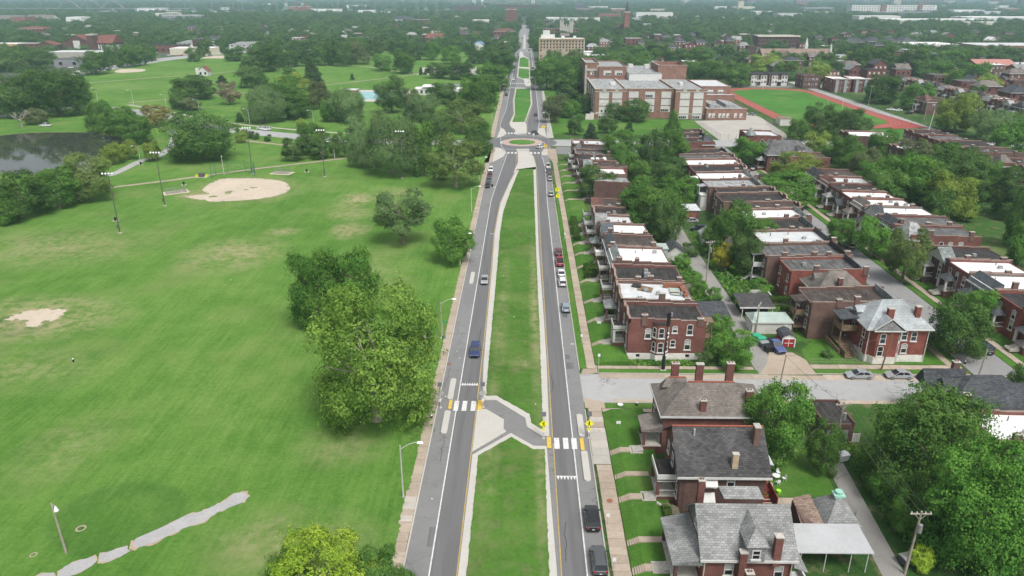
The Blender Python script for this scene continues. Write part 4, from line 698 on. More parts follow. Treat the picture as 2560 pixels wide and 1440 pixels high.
  for(u0,z0),(u1,z1)in zip(pr[1:-1],pr[2:-1]):mb.add([(a-.05,u0,z0+.004),(b+.05,u0,z0+.004),(b+.05,u1,z1+.004),(a-.05,u1,z1+.004),(a-.05,u0,z0+.14),(b+.05,u0,z0+.14),(b+.05,u1,z1+.14),(a-.05,u1,z1+.14)],[(0,1,5,4),(1,2,6,5),(2,3,7,6),(3,0,4,7),(4,5,6,7)])
  s.part('parapet_coping',mb,'coping')
 def dormer(s,x,y,z,w=1.6,h=1.5,d=3,face='S',rm='shingle_grey',wm='shingle_grey',win=True,ph=.9):
  if face=='S':
   q=s.part('dormer',MB().box(x-w/2,x+w/2,y,y+d,z,z+h),wm)
   s.part('dormer_roof',MB().add([(x-w/2-.25,y-.3,z+h),(x,y-.3,z+h+ph),(x+w/2+.25,y-.3,z+h),(x-w/2-.25,y+d,z+h),(x,y+d,z+h+ph),(x+w/2+.25,y+d,z+h)],[(0,3,4,1),(1,4,5,2),(0,1,2),(3,5,4),(0,2,5,3)]),rm,q)
   if win:window(q,(x-s.o[0],y-s.o[1],z+.25-s.o[2]),'S',.85,h*.7,False)
  else:
   q=s.part('dormer',MB().box(x,x+d,y-w/2,y+w/2,z,z+h),wm)
   s.part('dormer_roof',MB().add([(x-.3,y-w/2-.25,z+h),(x-.3,y,z+h+ph),(x-.3,y+w/2+.25,z+h),(x+d,y-w/2-.25,z+h),(x+d,y,z+h+ph),(x+d,y+w/2+.25,z+h)],[(0,3,4,1),(1,4,5,2),(0,1,2),(3,5,4),(0,2,5,3)]),rm,q)
   if win:window(q,(x-s.o[0],y-s.o[1],z+.25-s.o[2]),'W',.85,h*.7,False)
 def roof_bits(s,n,z,seed):
  x0,x1,y0,y1=s.b;rg=random.Random(seed)
  for i in range(n):
   x,y=rg.uniform(x0+3,x1-1.5),rg.uniform(y0+1.2,y1-1.2)
   if rg.random()<.6:s.part('vent_pipe',MB().cyl((x,y,z-.4),(x,y,z+.5),.1,.1,6),'metal_dark')
   else:s.part('roof_hatch',MB().box(x-.45,x+.45,y-.4,y+.4,z-.4,z+.3),'metal_grey')
def rowhouse(label,x0,x1,y0,y1,wall='brick_red',roof='tar',front='W',style='mansard',sm='shingle_slate',h=8.,porch='hip',chim=(),swin=(),pcol=None,prm='shingle_grey',rear=False,group=None,walk=None,ncol=2,fwin=True,fwall=None,found=None,gap=.25,lite=False,zr=None):
 if front=='E' and x1<78:x1+=2.9
 H_=House(label,x0,x1,y0+gap/2,y1-gap/2,group=group)
 x0,x1,y0,y1=H_.b
 hh=[h+.45,h+.25,h+.05]
 H_.walls(wall,hh,front=front,hF=h-(.9 if style in('mansard','gable')else .2));H_.coping(hh,front=front);H_.flat_roof(roof,h-.15,h-.45,front=front)
 if found:H_.foundation(1.3,found)
 if style=='mansard':H_.mansard(sm,front,h-1.1,h+1.2)
 elif style=='gable' and front=='W':H_.front_gable(sm,h-1.2,h+1.7)
 elif style=='parapet':H_.front_parapet(wall,front,h)
 elif style=='hipfront':
  a,b=(x0-.3,x0+5)if front=='W' else(x1-5,x1+.3)
  H_.hip(sm,h-.9,h+2.4,.25,'x',.3,(a,b,y0,y1),'front_roof')
 for(fx,sd,ch)in chim:
  cx=x0+(x1-x0)*fx;H_.chimney(cx,y0+.15 if sd=='S' else y1-.15,h-1,h+ch,.95+.3*rgh.random(),.62)
 w=y1-y0
 if front=='W' and fwin:
  if fwall:H_.part('front_wall',MB().box(x0-.04,x0-.002,y0,y1,0,h-1.15),fwall)
  for i in range(ncol):
   u=y0+w*(i+.5)/ncol if ncol>1 else y0+w/2
   H_.win('W',u,h-3.1,1.0,1.8,True,lite,x0-(.042 if fwall else 0))
   if not porch or i!=ncol-1:H_.win('W',u,2.0,1.0,1.9,True,lite,x0-(.042 if fwall else 0))
  if porch:
   D=inst('door',MB().box(-.5,.5,-.06,0,0,2.1).mesh('door',MT['door_brown']),H_.e,(x0-H_.o[0]-(.042 if fwall else 0),y1-w*.25-H_.o[1],1.7),ROT['W'])
   H_.porch('W',y1-w*.32 if w>6 else y0+w/2,min(3.6,w*.55),2.3,1.7,4.3,porch,prm,pcol or wall,wall,True,True,walk)
 if front=='E':
  for z in(1.9,h-3.2):
   for i in range(2):H_.win('W',y0+w*(.22 if i==0 else .8),z,.9,1.6,True,lite)
  if rear:H_.rear_porch(y0+w*.5,min(3.,w*.45),2.2,4.4,h-.9,roof if 'white' not in roof else 'roof_white',rear if isinstance(rear,str)else 'wood_brown')
 for(u,z,ww,wh)in swin:H_.win('S',u,z,ww,wh,True,lite)
 if 'ribbed' in label:
  for i in range(11):
   xs=x0+1+(x1-x0-3)*i/10;zt=h-.15-.3*((x1-xs)if front=='E' else(xs-x0))/(x1-x0);H_.part('roof_seam',MB().box(xs,xs+.14,y0+.32,y1-.32,zt-.1,zt+.07),roof)
 H_.roof_bits(rgh.randrange(1,4),h,int(x0*7+y0))
 return H_
# ------------------------------------------------------------ row facing the avenue, north of the side street
c=rowhouse('dark roofed red brick corner house with white stone base beside the side street',19.9,34.4,125.6,134.2,'brick_red','tar','W','parapet',chim=[(.2,'S',1.3),(.92,'S',.6)],porch='flat',prm='tar_brown',walk=13.7,found='found',ncol=2,pcol='white',swin=[(23.6,5.0-.6,1.0,1.9),(28.6,5.6,.85,1.25),(31.4,5.2,1.0,2.0),(28.4,2.6,.85,1.4),(31.2,2.1,1.0,2.0)])
bay=c.part('bay_window',MB().prism([(24.4,125.72),(25.1,124.8),(26.8,124.8),(27.5,125.72)],0,7.6),'brick_red');c.part('bay_base',MB().prism([(24.36,125.7),(25.08,124.75),(26.82,124.75),(27.54,125.7)],-.1,1.32),'found',bay);c.part('bay_roof',MB().prism([(24.3,125.72),(25.05,124.7),(26.85,124.7),(27.6,125.72)],7.6,7.72),'tar',bay)
for z in(1.9,4.9):
 window(bay,(25.95-c.o[0],124.8-c.o[1],z),'S',.95,1.9)
 for x,a in((24.75,-.92),(27.15,.92)):
  o=window(bay,(x-c.o[0],125.26-c.o[1],z),'S',.75,1.9);o.rotation_euler=(0,0,a)
for u in(21.6,24.9+.0,31):c.part('basement_window',MB().box(u,u+.7,125.66,125.69,.55,1.1),'black')
c.part('rear_stair',MB().box(34.42,35.9,127,129,3.9,4.1).box(35.7,35.9,127,127.2,0,7.2).box(35.7,35.9,128.8,129,0,7.2).box(34.42,36.1,126.8,129.2,7.2,7.35),'wood_brown')
c=rowhouse('ruined brick row house with torn white roof showing bare boards',19.6,34.3,135.2,145.6,'brick_brown','roof_pale','W','parapet',chim=[(.55,'S',1.7),(.25,'S',.7),(.9,'S',.7)],porch='hip',walk=13.7)
c.part('torn_boards',MB().face([(23.6,141.5,7.93),(26.4,140.2,7.9),(27.2,142.7,7.9),(24.5,144.3,7.93)]),'wood_brown');c.part('torn_felt',MB().face([(22.6,143.2,8.1),(24.6,142.3,8.25),(24.9,144.2,8.2),(23.4,145.1,8.1)]),'tar')
c.part('collapsed_corner',MB().face([(30.2,139.2,7.86),(32.4,138.8,7.82),(32.6,142.8,7.82),(30.4,143.,7.86)]),'mint');c.part('debris',MB().box(29.4,33.4,143.2,143.9,7.7,8.5).box(32.6,33.5,138,143,7.7,8.3).box(30.2,32,140,140.3,7.7,8.0),'rust')
c=rowhouse('dark roofed brick row house with curved front parapet and white balcony',19.8,34.4,146.0,155.8,'brick_red','tar','W','parapet',chim=[(.32,'S',1.1),(.5,'S',1.3),(.92,'S',1.0)],porch='flat',prm='tar_grey',walk=13.7)
c.part('air_unit',MB().box(26.2,27.6,149,150,7.6,8.7).box(26.4,27.2,150.2,151,7.6,9.1),'metal_grey')
rowhouse('brick row house with large clean white roof and pale green slate front slope',20.3,33.6,157.5,168.8,'brick_brown','roof_white','W','mansard','slate_pale',chim=[(.12,'S',1.4),(.42,'S',1.1)],porch='flat',prm='tar_brown',walk=13.7)
rowhouse('dark roofed row house with grey slate front between two white roofs',20.4,32.7,169.0,178.2,'brick_brown','tar_brown','W','mansard','shingle_blue',chim=[(.1,'S',1.2),(.9,'S',1.2)],porch='flat',prm='roof_white',walk=13.7).part('rear_shed',MB().box(32.75,35.6,172,176,0,6.4).box(32.75,35.8,171.8,176.2,6.403,6.6),'mint')
rowhouse('white roofed row house with steep grey gabled front beside trimmed hedges',20.3,32.2,179.0,188.0,'brick_brown','roof_white','W','gable','shingle_blue',chim=[(.15,'S',1.6),(.9,'S',.8)],porch='hip',prm='slate_pale',walk=13.7)
rowhouse('narrow row house with stained pale roof and two brick chimneys',19.6,29.3,188.4,196.0,'brick_brown','roof_pale','W','gable','shingle_grey',chim=[(.3,'S',1.1),(.75,'S',.9)],porch='flat',prm='tar_grey',walk=13.7)
rowhouse('black roofed row house behind the white flowering bush',19.6,29.2,196.3,204.2,'brick_brown','tar','W','parapet',chim=[(.4,'S',.8)],porch='flat',prm='roof_grey',walk=13.7)
rowhouse('row house with steep brown gabled front roof and white trim',20.0,29.5,204.4,213.4,'brick_brown','tar_brown','W','gable','shingle_red',chim=[(.75,'S',1.1)],porch='flat',prm='tar_grey',walk=13.7)
rowhouse('vine covered house with plain grey metal roof among trees',23.,34.6,233.8,243.0,'green_plain' if 0 else 'brick_dark','roof_grey','W','none',chim=[],porch='hip',walk=13.8)
rowhouse('white roofed house with red brick rear half hidden by a dark tree',22.,35.,245.3,255.2,'brick_red','roof_white','W','parapet',chim=[(.6,'S',.8)],porch='flat',walk=13.8)
rowhouse('brick row house with bright red rear wall and tall chimneys',21.5,36.6,256.2,266.2,'brick_red','tar_brown','W','gable','slate_pale',chim=[(.25,'S',1.6),(.75,'S',1.6)],porch='flat',walk=13.8)
rowhouse('brown roofed row house with two white skylights',20.5,34.,266.8,277.0,'brick_dark','tar_brown','W','mansard',chim=[(.85,'N',1.6),(.6,'S',.9)],porch='flat',prm='roof_pale',walk=13.8).part('skylight',MB().box(25,26.2,271,273,7.5,8.0).box(26.8,28,271,273,7.5,8.0).box(29.6,30.6,270,274,7.5,8.0),'roof_white')
rowhouse('dark grey roofed row house in the far end of the avenue row',19.6,34.,277.4,286.6,'brick_dark','tar_grey','W','parapet',chim=[(.3,'S',.8)],porch='flat',walk=13.8)
rowhouse('dark brown roofed row house next to the white roofed end house',20.5,33.,287.,297.,'brick_dark','tar_brown','W','mansard','shingle_grey',chim=[(.2,'N',2.2)],porch='flat',walk=13.8)
rowhouse('white roofed end house of the avenue row nearest the roundabout',19.8,33.,297.4,308.,'brick_brown','roof_pale','W','parapet',chim=[(.3,'S',1.5)],porch=None)
# ------------------------------------------------------------ houses south of the side street
c=House('brown hip roofed corner house with terracotta ridge tiles and tall chimneys',21.,36.4,94.6,103.4)
c.part('wall',MB().box(21,36.4,94.6,103.4,0,6.9),'brick_red');c.hip('shingle_brown',6.9,10.0,.55,'x',.42)
c.part('ridge_tile',MB().box(25.2,32.2,98.88,99.12,9.95,10.14),'terracotta')
for x,y,zt in[(24.0,102.9,11.2),(27.9,103.1,11),(32.6,102.9,11.3)]:c.chimney(x,y,5,zt,1.15,.7,'brick_red')
c.chimney(33.8,96.3,6.5,10.2,1.,.8,'brick_red');c.chimney(26.8,95.,6,9.2,.9,.6,'brick_red')
c.part('eyebrow_dormer',MB().add([(21.6,100.2,8.3),(25.4,100.2,8.3),(25.4,102.8,7.4),(21.6,102.8,7.4),(22.6,101.5,9.4),(25.6,101.5,9.4)],[(0,1,5,4),(2,3,4,5),(3,0,4),(0,3,2,1)]),'shingle_brown');c.part('dormer_tile',MB().box(22.8,25.4,101.4,101.62,9.36,9.5),'terracotta')
for u in(96.5,101.3):c.win('W',u,4.4,1.1,1.9,False);c.win('W',u,1.6,1.1,1.8,False)
c.porch('W',96.4,3.8,2.8,1.5,4.1,'shed','shingle_brown','brick_red','brick_red',True,False,13.4,sy=-2.)
c=House('dark shingled gable roofed brick house with red ridge and green trimmed gable',20.9,32.2,80.9,91.2)
c.part('wall',MB().box(20.9,32.2,80.9,91.2,0,6.4),'brick_dark');c.gable('shingle_dark',6.4,10.2,.55,'x',None,'brick_red')
c.part('ridge_tile',MB().box(20.4,32.7,85.93,86.17,10.36,10.5),'terracotta');c.part('green_trim',MB().add([(20.3,86.05,10.42),(20.3,88.6,8.55),(20.75,88.6,8.55),(20.75,86.05,10.42)],[(0,1,2,3)]),'sign_green')
c.chimney(31.3,84.4,8,11.6,.75,1.1,'brick_brown',False);c.chimney(28.0,81.6,6.2,9.1,.75,.6,'brick_tan')
for u,z,w,h in[(24.9,4.3,1.3,1.5),(27.6,4.3,.9,1.5)]:c.win('S',u,z,w,h,False)
c.part('awning',MB().extr([(80.88,5.9),(80.88,5.75),(79.9,4.9),(79.9,5.0)],'x',24.1,25.7),'white');c.part('awning',MB().extr([(80.88,3.4),(80.88,3.25),(79.9,2.4),(79.9,2.5)],'x',24,25.6),'white')
for u in(82.9,86,89):c.win('W',u,4.2,.95,1.7,False)
for u in(82.4,):c.win('W',u,1.7,.95,1.8,False)
c.win('W',86.05,7.2,.9,1.2,False)
c.porch('W',84.9,4.6,2.6,1.5,4.0,'flat','tar','brick_red','brick_red',True,True,13.4,sy=-1.6)
c.part('dark_wall_patch',MB().box(21.6,25.2,80.86,80.89,.3,4.9),'brick_brown');st=MB()
for i in range(8):st.box(32.3,33.6,82.2-.35*i,82.5-.35*i,2.6-.3*i,2.75-.3*i)
st.box(33.5,33.62,79.6,83.4,1.6,3.6).box(32.3,33.6,82.5,88,2.7,2.85);c.part('back_stair',st,'rail_red')
c.part('back_roof',MB().extr([(32.25,5.6),(32.25,5.75),(34.4,5.2),(34.4,5.05)],'y',84.6,88.5),'roof_pale')
c.walk(88.4,13.4,18.2);c.part('vent_pipe',MB().cyl((23.2,85,9),(23.2,85,10.6),.12),'galv')
c=House('grey shingled house with hipped dormer and stained porch roof at the bottom edge',20.8,30.9,66.6,75.2)
c.part('wall',MB().box(20.8,30.9,66.6,75.2,0,5.6),'brick_red');c.gable('shingle_grey',5.6,9.3,.5,'x',None,'shingle_grey')
q=c.part('dormer',MB().box(25.4,27.4,65.9,70.4,5.4,7.6),'shingle_grey');c.part('dormer_roof',MB().add([(25.1,65.6,7.6),(27.7,65.6,7.6),(27.7,70.6,7.6),(25.1,70.6,7.6),(26.4,67.2,9.1),(26.4,70.6,9.1)],[(0,1,4),(1,2,5,4),(3,0,4,5),(0,3,2,1)]),'shingle_grey',q);window(q,(26.4-c.o[0],65.9-c.o[1],5.75),'S',.8,1.2,False)
c.chimney(28.9,66.5,4.5,8.6,.85,.75,'brick_red');c.chimney(25.0,66.0,3,6.8,.8,.7,'brick_red');c.chimney(22.2,75.6,5,9.4,.8,.7,'brick_red')
c.part('rear_cross_roof',MB().add([(24.6,73.6,8.0),(29.4,73.6,8.0),(29.4,76.2,6.9),(24.6,76.2,6.9),(24.0,74.8,9.0),(28.9,74.8,9.0)],[(0,1,5,4),(2,3,4,5),(3,0,4),(1,2,5),(0,3,2,1)]),'shingle_grey')
for u in(68.4,72.2):c.win('W',u,3.0,1.,1.5,False)
c.win('S',23.8,2.8,.9,1.5,False);c.win('S',29.5,2.6,.9,1.5,False);c.win('W',70.9,6.2,.9,1.3,False)
c.porch('W',70.4,7.6,3.2,1.4,4.3,'shed','shingle_grey','brick_dark','brick_dark',True,False,13.4,sy=-.6);c.part('roof_stain',MB().extr([(18.9,4.78),(20.4,5.19),(20.4,5.2),(18.9,4.79)],'y',67.6,70.2),'tar')
c.part('downpipe',MB().cyl((20.9,66.35,0),(20.9,66.35,5.3),.06).cyl((30.8,66.35,0),(30.8,66.35,5.3),.06),'white');c.walk(74.7,13.4,18.5)
c.part('rear_deck',MB().box(31,33,66.8,69,1,1.2).box(32.8,33,66.8,69,1.2,2.2),'white');c.part('low_roof',MB().extr([(30.95,4.4),(30.95,4.55),(32.6,3.9),(32.6,3.75)],'y',66,71.8),'shingle_grey')
c=House('house with reddish brown shingled roof cut by the bottom edge',22.4,33.,52,61.5)
c.part('wall',MB().box(22.4,33,52,61.5,0,5),'brick_red');c.hip('shingle_red',5.1,7.6,.5,'x',.3);c.chimney(24.6,62.4,3,7.2,.8,.7,'brick_red')
# ------------------------------------------------------------ sheds and garages
c=House('grey pyramid roofed garage with tan side slope and green copper finial',35.6,42.2,74.9,80.,'garage','garage')
c.part('wall',MB().box(35.6,42.2,74.9,80.,0,3),'brick_dark');c.part('roof',MB().add([(38.0,74.6,3),(42.6,74.6,3),(42.6,80.3,3),(38.,80.3,3),(40.6,78.2,5.6)],[(0,1,4),(1,2,4),(2,3,4),(3,0,4)]),'shingle_grey');c.part('side_roof',MB().add([(35.2,75,2.7),(37.98,74.6,3.05),(37.98,80.4,3.7),(35.8,80.4,3.1)],[(0,1,2,3)]),'shingle_tan');c.part('finial',MB().box(39.9,41.3,77.6,78.8,5.2,5.5).cyl((40.6,78.2,5.5),(40.6,78.2,5.9),.5),'copper')
c=House('white flat canopy on thin posts in front of the pyramid roofed garage',33.2,41.8,70.2,74.7,'canopy','canopy')
c.part('canopy_roof',MB().extr([(70.0,3.0),(70.0,3.12),(74.85,3.45),(74.85,3.33)],'x',33,42),'canopy_sheet')
for x in(33.5,36.5,39.5,41.5):c.part('post',MB().cyl((x,70.3,0),(x,70.3,3),.06),'white')
c=House('dark flat roofed brick garage beside the alley',46.2,51.,97.6,104.4,'garage','garage')
c.part('wall',MB().box(46.2,51,97.6,104.4,0,3.6),'brick_dark');c.part('roof',MB().box(46.5,50.7,97.9,104.1,3.6,3.65),'tar');c.part('parapet',MB().box(46.15,46.5,97.55,104.45,3.603,3.95).box(50.7,51.05,97.55,104.45,3.603,3.95).box(46.5,50.7,104.1,104.45,3.603,3.95),'brick_dark');c.part('door',MB().box(47,50.2,97.55,97.58,0,2.6),'metal_grey')
c=House('carport with dark sloping roof and white posts',46.8,53.6,145.2,151.,'carport','carport')
c.part('roof',MB().extr([(145.,2.5),(145.,2.65),(151.2,3.4),(151.2,3.25)],'x',46.4,53.9),'shingle_dark');c.part('fascia',MB().box(46.4,53.9,144.9,144.98,2.35,2.68),'white')
for x in(47,50.2,53.4):c.part('post',MB().box(x,x+.14,145.1,145.24,0,2.5),'white')
for x in(47,53.4):c.part('post',MB().box(x,x+.14,150.6,150.74,0,3.2),'white')
c=House('pale block garage with mint green hipped roof',47.,55.,137.4,142.,'garage','garage')
c.part('wall',MB().box(47,55,137.4,142,0,2.7),'siding');c.hip('mint',2.7,3.9,.2,'x',.75);c.part('door',MB().box(53.2,54.2,137.33,137.38,0,2.1),'white');c.part('garage_door',MB().box(46.93,46.98,138,141.4,0,2.3),'white')
c=House('small red barn shed with dark gambrel roof and white cross doors',51.1,53.7,131.3,134.7,'shed','shed')
X,Y=51.1,131.3
c.part('wall',MB().box(X,X+2.6,Y,Y+3.4,0,1.9),'red_plain');c.part('roof',MB().extr([(X-.2,1.8),(X+.25,2.4),(X+1.3,2.85),(X+2.35,2.4),(X+2.8,1.8),(X+2.8,1.9),(X+2.4,2.5),(X+1.3,2.97),(X+.2,2.5),(X-.2,1.9)],'y',Y-.25,Y+3.6),'shingle_slate');c.part('gable_wall',MB().extr([(X,1.9),(X+2.6,1.9),(X+2.3,2.38),(X+1.3,2.82),(X+.3,2.38)],'y',Y-.04,Y+.1),'white')
for u in(.42,1.34):c.part('door',MB().box(X+u,X+u+.84,Y-.1,Y-.03,.1,1.75),'red_plain')
c.part('trim',MB().box(X-.04,X+.2,Y-.14,Y-.005,0,1.9).box(X+2.4,X+2.64,Y-.14,Y-.005,0,1.9).box(X+.42,X+2.18,Y-.14,Y-.102,.85,1.0).box(X+1.24,X+1.36,Y-.15,Y-.005,.1,1.8).box(X+.2,X+2.4,Y-.14,Y-.005,1.78,1.9),'white')
c=House('low shed with grey sloping roof and white end wall overgrown with vines',36.5,43.,138.8,146.,'garage','garage')
c.part('wall',MB().box(36.7,42.8,139,145.8,0,2.6),'found');c.part('roof',MB().extr([(138.6,2.6),(138.6,2.75),(146.2,3.5),(146.2,3.35)],'x',36.4,43.1),'shingle_slate')
c=House('brick garage with pale roof beside the silver sedan in the alley',46.8,54.2,218.8,226.,'garage','garage')
c.part('wall',MB().box(46.8,54.2,218.8,226,0,3),'brick_brown');c.part('roof',MB().box(46.6,54.4,218.6,226.2,3,3.15),'roof_pale');c.part('door',MB().box(48,53,218.73,218.78,0,2.4),'rust')
c=House('small grey shingled garage behind the mint walled rear shed',37.6,41.8,181.5,187.5,'garage','garage')
c.part('wall',MB().box(37.6,41.8,181.5,187.5,0,2.5),'siding');c.gable('shingle_slate',2.5,4.,.3,'y',None,'siding');c.part('door',MB().box(38.4,41,181.42,181.47,0,2.1),'white')
c=House('small white garage with open door beside the northern alley',49.6,53.4,194,199.6,'garage','garage')
c.part('wall',MB().box(49.6,53.4,194,199.6,0,2.5),'white');c.gable('roof_grey',2.5,3.8,.3,'y',None,'white');c.part('door',MB().box(50.2,52.8,193.92,193.97,0,2.1),'black')
c=House('tan walled yard enclosure beside the northern alley',49.8,56,152.6,156.8,'yard_wall','wall')
c.part('wall',MB().box(49.8,56,156.5,156.8,0,1.9).box(49.8,50.1,153,156.5,0,1.9).box(55.7,56,153,156.5,0,1.9),'siding')
# ------------------------------------------------------------ row between alley and second street, backs to the camera side
rowhouse('dark roofed brick house at the far corner by the school street',65.,75.5,303,313,'brick_red','tar','E','hipfront','shingle_slate',chim=[(.5,'S',1.)],swin=[(69.5,3.2,1,1.7)])
rowhouse('black roofed brick house behind the far corner house',66.,75.5,313.5,323.5,'brick_dark','tar','E','mansard',chim=[(.7,'S',.8)]);rowhouse('dark brown roofed last house of the second row by the school yard',67.5,76,324,333.5,'brick_dark','tar_brown','E','parapet',chim=[(.5,'S',.8)])
rowhouse('dark roofed house with steep black front slope in the second row',61,76.,280,288.8,'brick_brown','tar','E','mansard','shingle_dark',chim=[(.8,'S',1.)])
rowhouse('charcoal roofed house in the second row beyond a cream roof',59.,75.8,270.9,279.8,'brick_brown','tar_grey','E','parapet',chim=[(.75,'S',1.3)])
rowhouse('cream white roofed house with rear brick porch in the second row',58.8,75.4,260.2,270.7,'brick_red','roof_white','E','parapet',chim=[(.3,'S',.6),(.85,'S',1.1)],rear='white')
rowhouse('dark roofed house with small tan rear shed between two white roofs',58.8,74.6,249.6,260.1,'brick_red','tar','E','parapet',chim=[(.75,'S',1.4),(.9,'S',1.4)])
rowhouse('bright white roofed house with green slate front in the second row',58.6,74.2,239.2,249.5,'brick_dark','roof_white','E','mansard','slate_pale',chim=[(.68,'S',1.6),(.78,'S',.8),(.97,'S',1.6)],rear='wood_brown')
rowhouse('pale grey roofed house with white enclosed rear porch',58.7,73.6,228.2,239.1,'brick_brown','roof_grey','E','mansard','slate_pale',chim=[(.6,'S',1.2)],rear='white').part('enclosed_porch',MB().box(56.6,58.68,229.5,232.5,0,5.).box(56.4,58.68,229.3,232.7,5.003,5.15),'white')
rowhouse('dark roofed house with four small white hatches along its parapet',60.2,75.,221.2,228.1,'brick_brown','tar','E','parapet',chim=[(.3,'N',.6),(.7,'N',.5)]);rowhouse('wide black roofed house with thin white roof edge in the second row',58.8,75.6,210.5,221.1,'brick_brown','tar','E','parapet',chim=[(.65,'S',.9),(.9,'S',.8)])
rowhouse('charcoal roofed house beside a big tree in the second row',61.,76.6,203.4,210.4,'brick_brown','tar_brown','E','parapet',chim=[(.6,'S',1.2),(.3,'S',.7)]);rowhouse('white roofed house with chimneys along its south parapet',61.,75.6,193.6,203.3,'brick_brown','roof_white','E','mansard','slate_pale',chim=[(.6,'S',1.3),(.76,'S',1.2),(.95,'S',1.2)])
rowhouse('dark roofed house with pale green copper edged front slope',60.5,74.,183.2,193.4,'brick_brown','tar','E','mansard','slate_pale',chim=[(.55,'S',1.),(.15,'S',.7)]);rowhouse('worn white roofed house beside the yellow flowering tree',59.,74.,172.4,183.,'brick_brown','roof_pale','E','mansard','shingle_dark',chim=[(.3,'S',1.2),(.75,'S',.9),(.95,'S',1.5)])
rowhouse('ribbed dark roofed house with white rear balcony posts',57.,73.8,162.6,172.2,'brick_brown','tar_grey','E','mansard','tar',chim=[(.2,'S',1.),(.55,'S',1.2),(.72,'S',1.2),(.93,'S',1.4)],rear='white')
rowhouse('ribbed charcoal roofed house with bright red brick south wall',59.4,73.2,152.9,161.9,'brick_bright','tar_grey','E','mansard','shingle_slate',chim=[(.32,'S',1.3),(.97,'S',1.1)],swin=[(64.6,4.4,1.,1.8),(64.8,1.5,1.,1.6)])
c=House('brown shingled hip roofed house with small dormer in the second row',61.6,72.4,143.6,151.6)
c.part('wall',MB().box(61.6,72.4,143.6,151.6,0,6.6),'brick_red');c.hip('shingle_brown',6.6,10.2,.55,'x',.28);c.dormer(62.6,148.6,7.2,1.7,1.2,3.6,'W','shingle_brown','siding');c.chimney(66.4,144.4,6.5,9.8,.9,.8,'brick_red')
for u in(145.2,149.6):c.win('W',u,4.2,1.,1.8,False);c.win('W',u,1.4,1.,1.6,False)
c.win('S',63.4,4.3,1.,1.6,False)
rowhouse('brown flat roofed house with green slate front and rear balcony',57.4,72.,134.9,143.2,'brick_brown','tar_brown','E','mansard','slate_pale',chim=[(.5,'S',1.4),(.3,'S',.8),(.97,'S',.8)],rear='wood_brown',swin=[])
c=House('tall red brick corner house with pale grey hipped metal roof and white base',64.6,75.8,125.4,134.4)
c.part('wall',MB().box(64.6,75.8,125.4,134.4,0,7),'brick_bright');c.foundation(1.5);c.hip('shingle_silver',7.05,11.,.6,'x',.3)
b_=c.part('bay',MB().prism([(65.2,125.42),(65.9,124.4),(69.9,124.4),(70.5,125.42)],0,7),'brick_bright');c.part('bay_base',MB().prism([(65.1,125.36),(65.85,124.33),(69.95,124.33),(70.6,125.36)],-.1,1.5),'found',b_)
c.part('bay_gable',MB().add([(65.0,124.0,7.05),(70.8,124.0,7.05),(67.9,124.0,9.3),(65.0,127,7.05),(70.8,127,7.05),(67.9,129.6,9.3)],[(0,3,5,2),(1,2,5,4),(0,1,4,3)]),'shingle_silver',b_);c.part('gable_wall',MB().extr([(65.5,7.06),(70.3,7.06),(67.9,9.0)],'y',124.06,124.3),'shingle_grey',b_)
mb=MB()
for(p,q)in(((65.0,7.05),(67.9,9.3)),((67.9,9.3),(70.8,7.05))):mb.add([(p[0],123.95,p[1]),(q[0],123.95,q[1]),(q[0],123.95,q[1]+.25),(p[0],123.95,p[1]+.25)],[(0,1,2,3)])
mb.box(65,70.8,123.93,124.03,6.85,7.04);c.part('gable_trim',mb,'white',b_)
for u,z in[(67.,4.3),(66.9,1.7)]:window(b_,(u-c.o[0],124.4-c.o[1],z),'S',.95,1.9)
for z in(4.4,1.9):o=window(b_,(70.2-c.o[0],124.9-c.o[1],z),'S',.7,1.8);o.rotation_euler=(0,0,1.04)
for u,z in[(71.4,4.6),(73.2,4.4),(71.8,1.9)]:c.win('S',u,z,.95,1.8)
for u,z in[(127,4.5),(127.2,1.9),(131.6,4.5)]:c.win('W',u,z,.9,1.7)
c.chimney(68.6,126.6,7,10.6,1.1,.9,'brick_bright',False);c.chimney(73.9,127.2,7,10.8,.9,.9,'brick_bright',False)
c.part('downpipe',MB().cyl((64.7,125.2,0),(64.7,125.2,6.9),.07).cyl((70.65,125.2,0),(70.65,125.2,6.9),.07).cyl((75.7,125.2,0),(75.7,125.2,6.9),.07),'white');c.dormer(64.4,131.4,6.6,2.2,1.6,4,'W','shingle_silver','shingle_grey')
fe=MB()
for z in(1.6,4.6):fe.box(61.4,64.5,129.6,133.4,z-.2,z)
for x,y in[(61.4,129.6),(61.4,133.2)]:fe.box(x,x+.2,y,y+.2,0,7)
fe.box(61.4,61.5,129.8,133.2,4.6,5.6).box(61.5,64.5,129.6,129.7,4.6,5.6);c.part('deck_roof',MB().extr([(60.9,6.9),(64.5,7.3),(64.5,7.45),(60.9,7.05)],'y',129.2,133.8),'shingle_slate')
for i in range(9):fe.box(61.6,63.2,129.2-.35*i,129.55-.35*i,1.5-.17*i,1.6-.17*i)
fe.box(60.2,60.35,126.4,133,1,1.9).box(61.5,61.6,126.4,129.6,.4,1.5).box(63.2,63.3,126.4,129.6,.4,1.5);c.part('rear_deck',fe,'wood_brown')
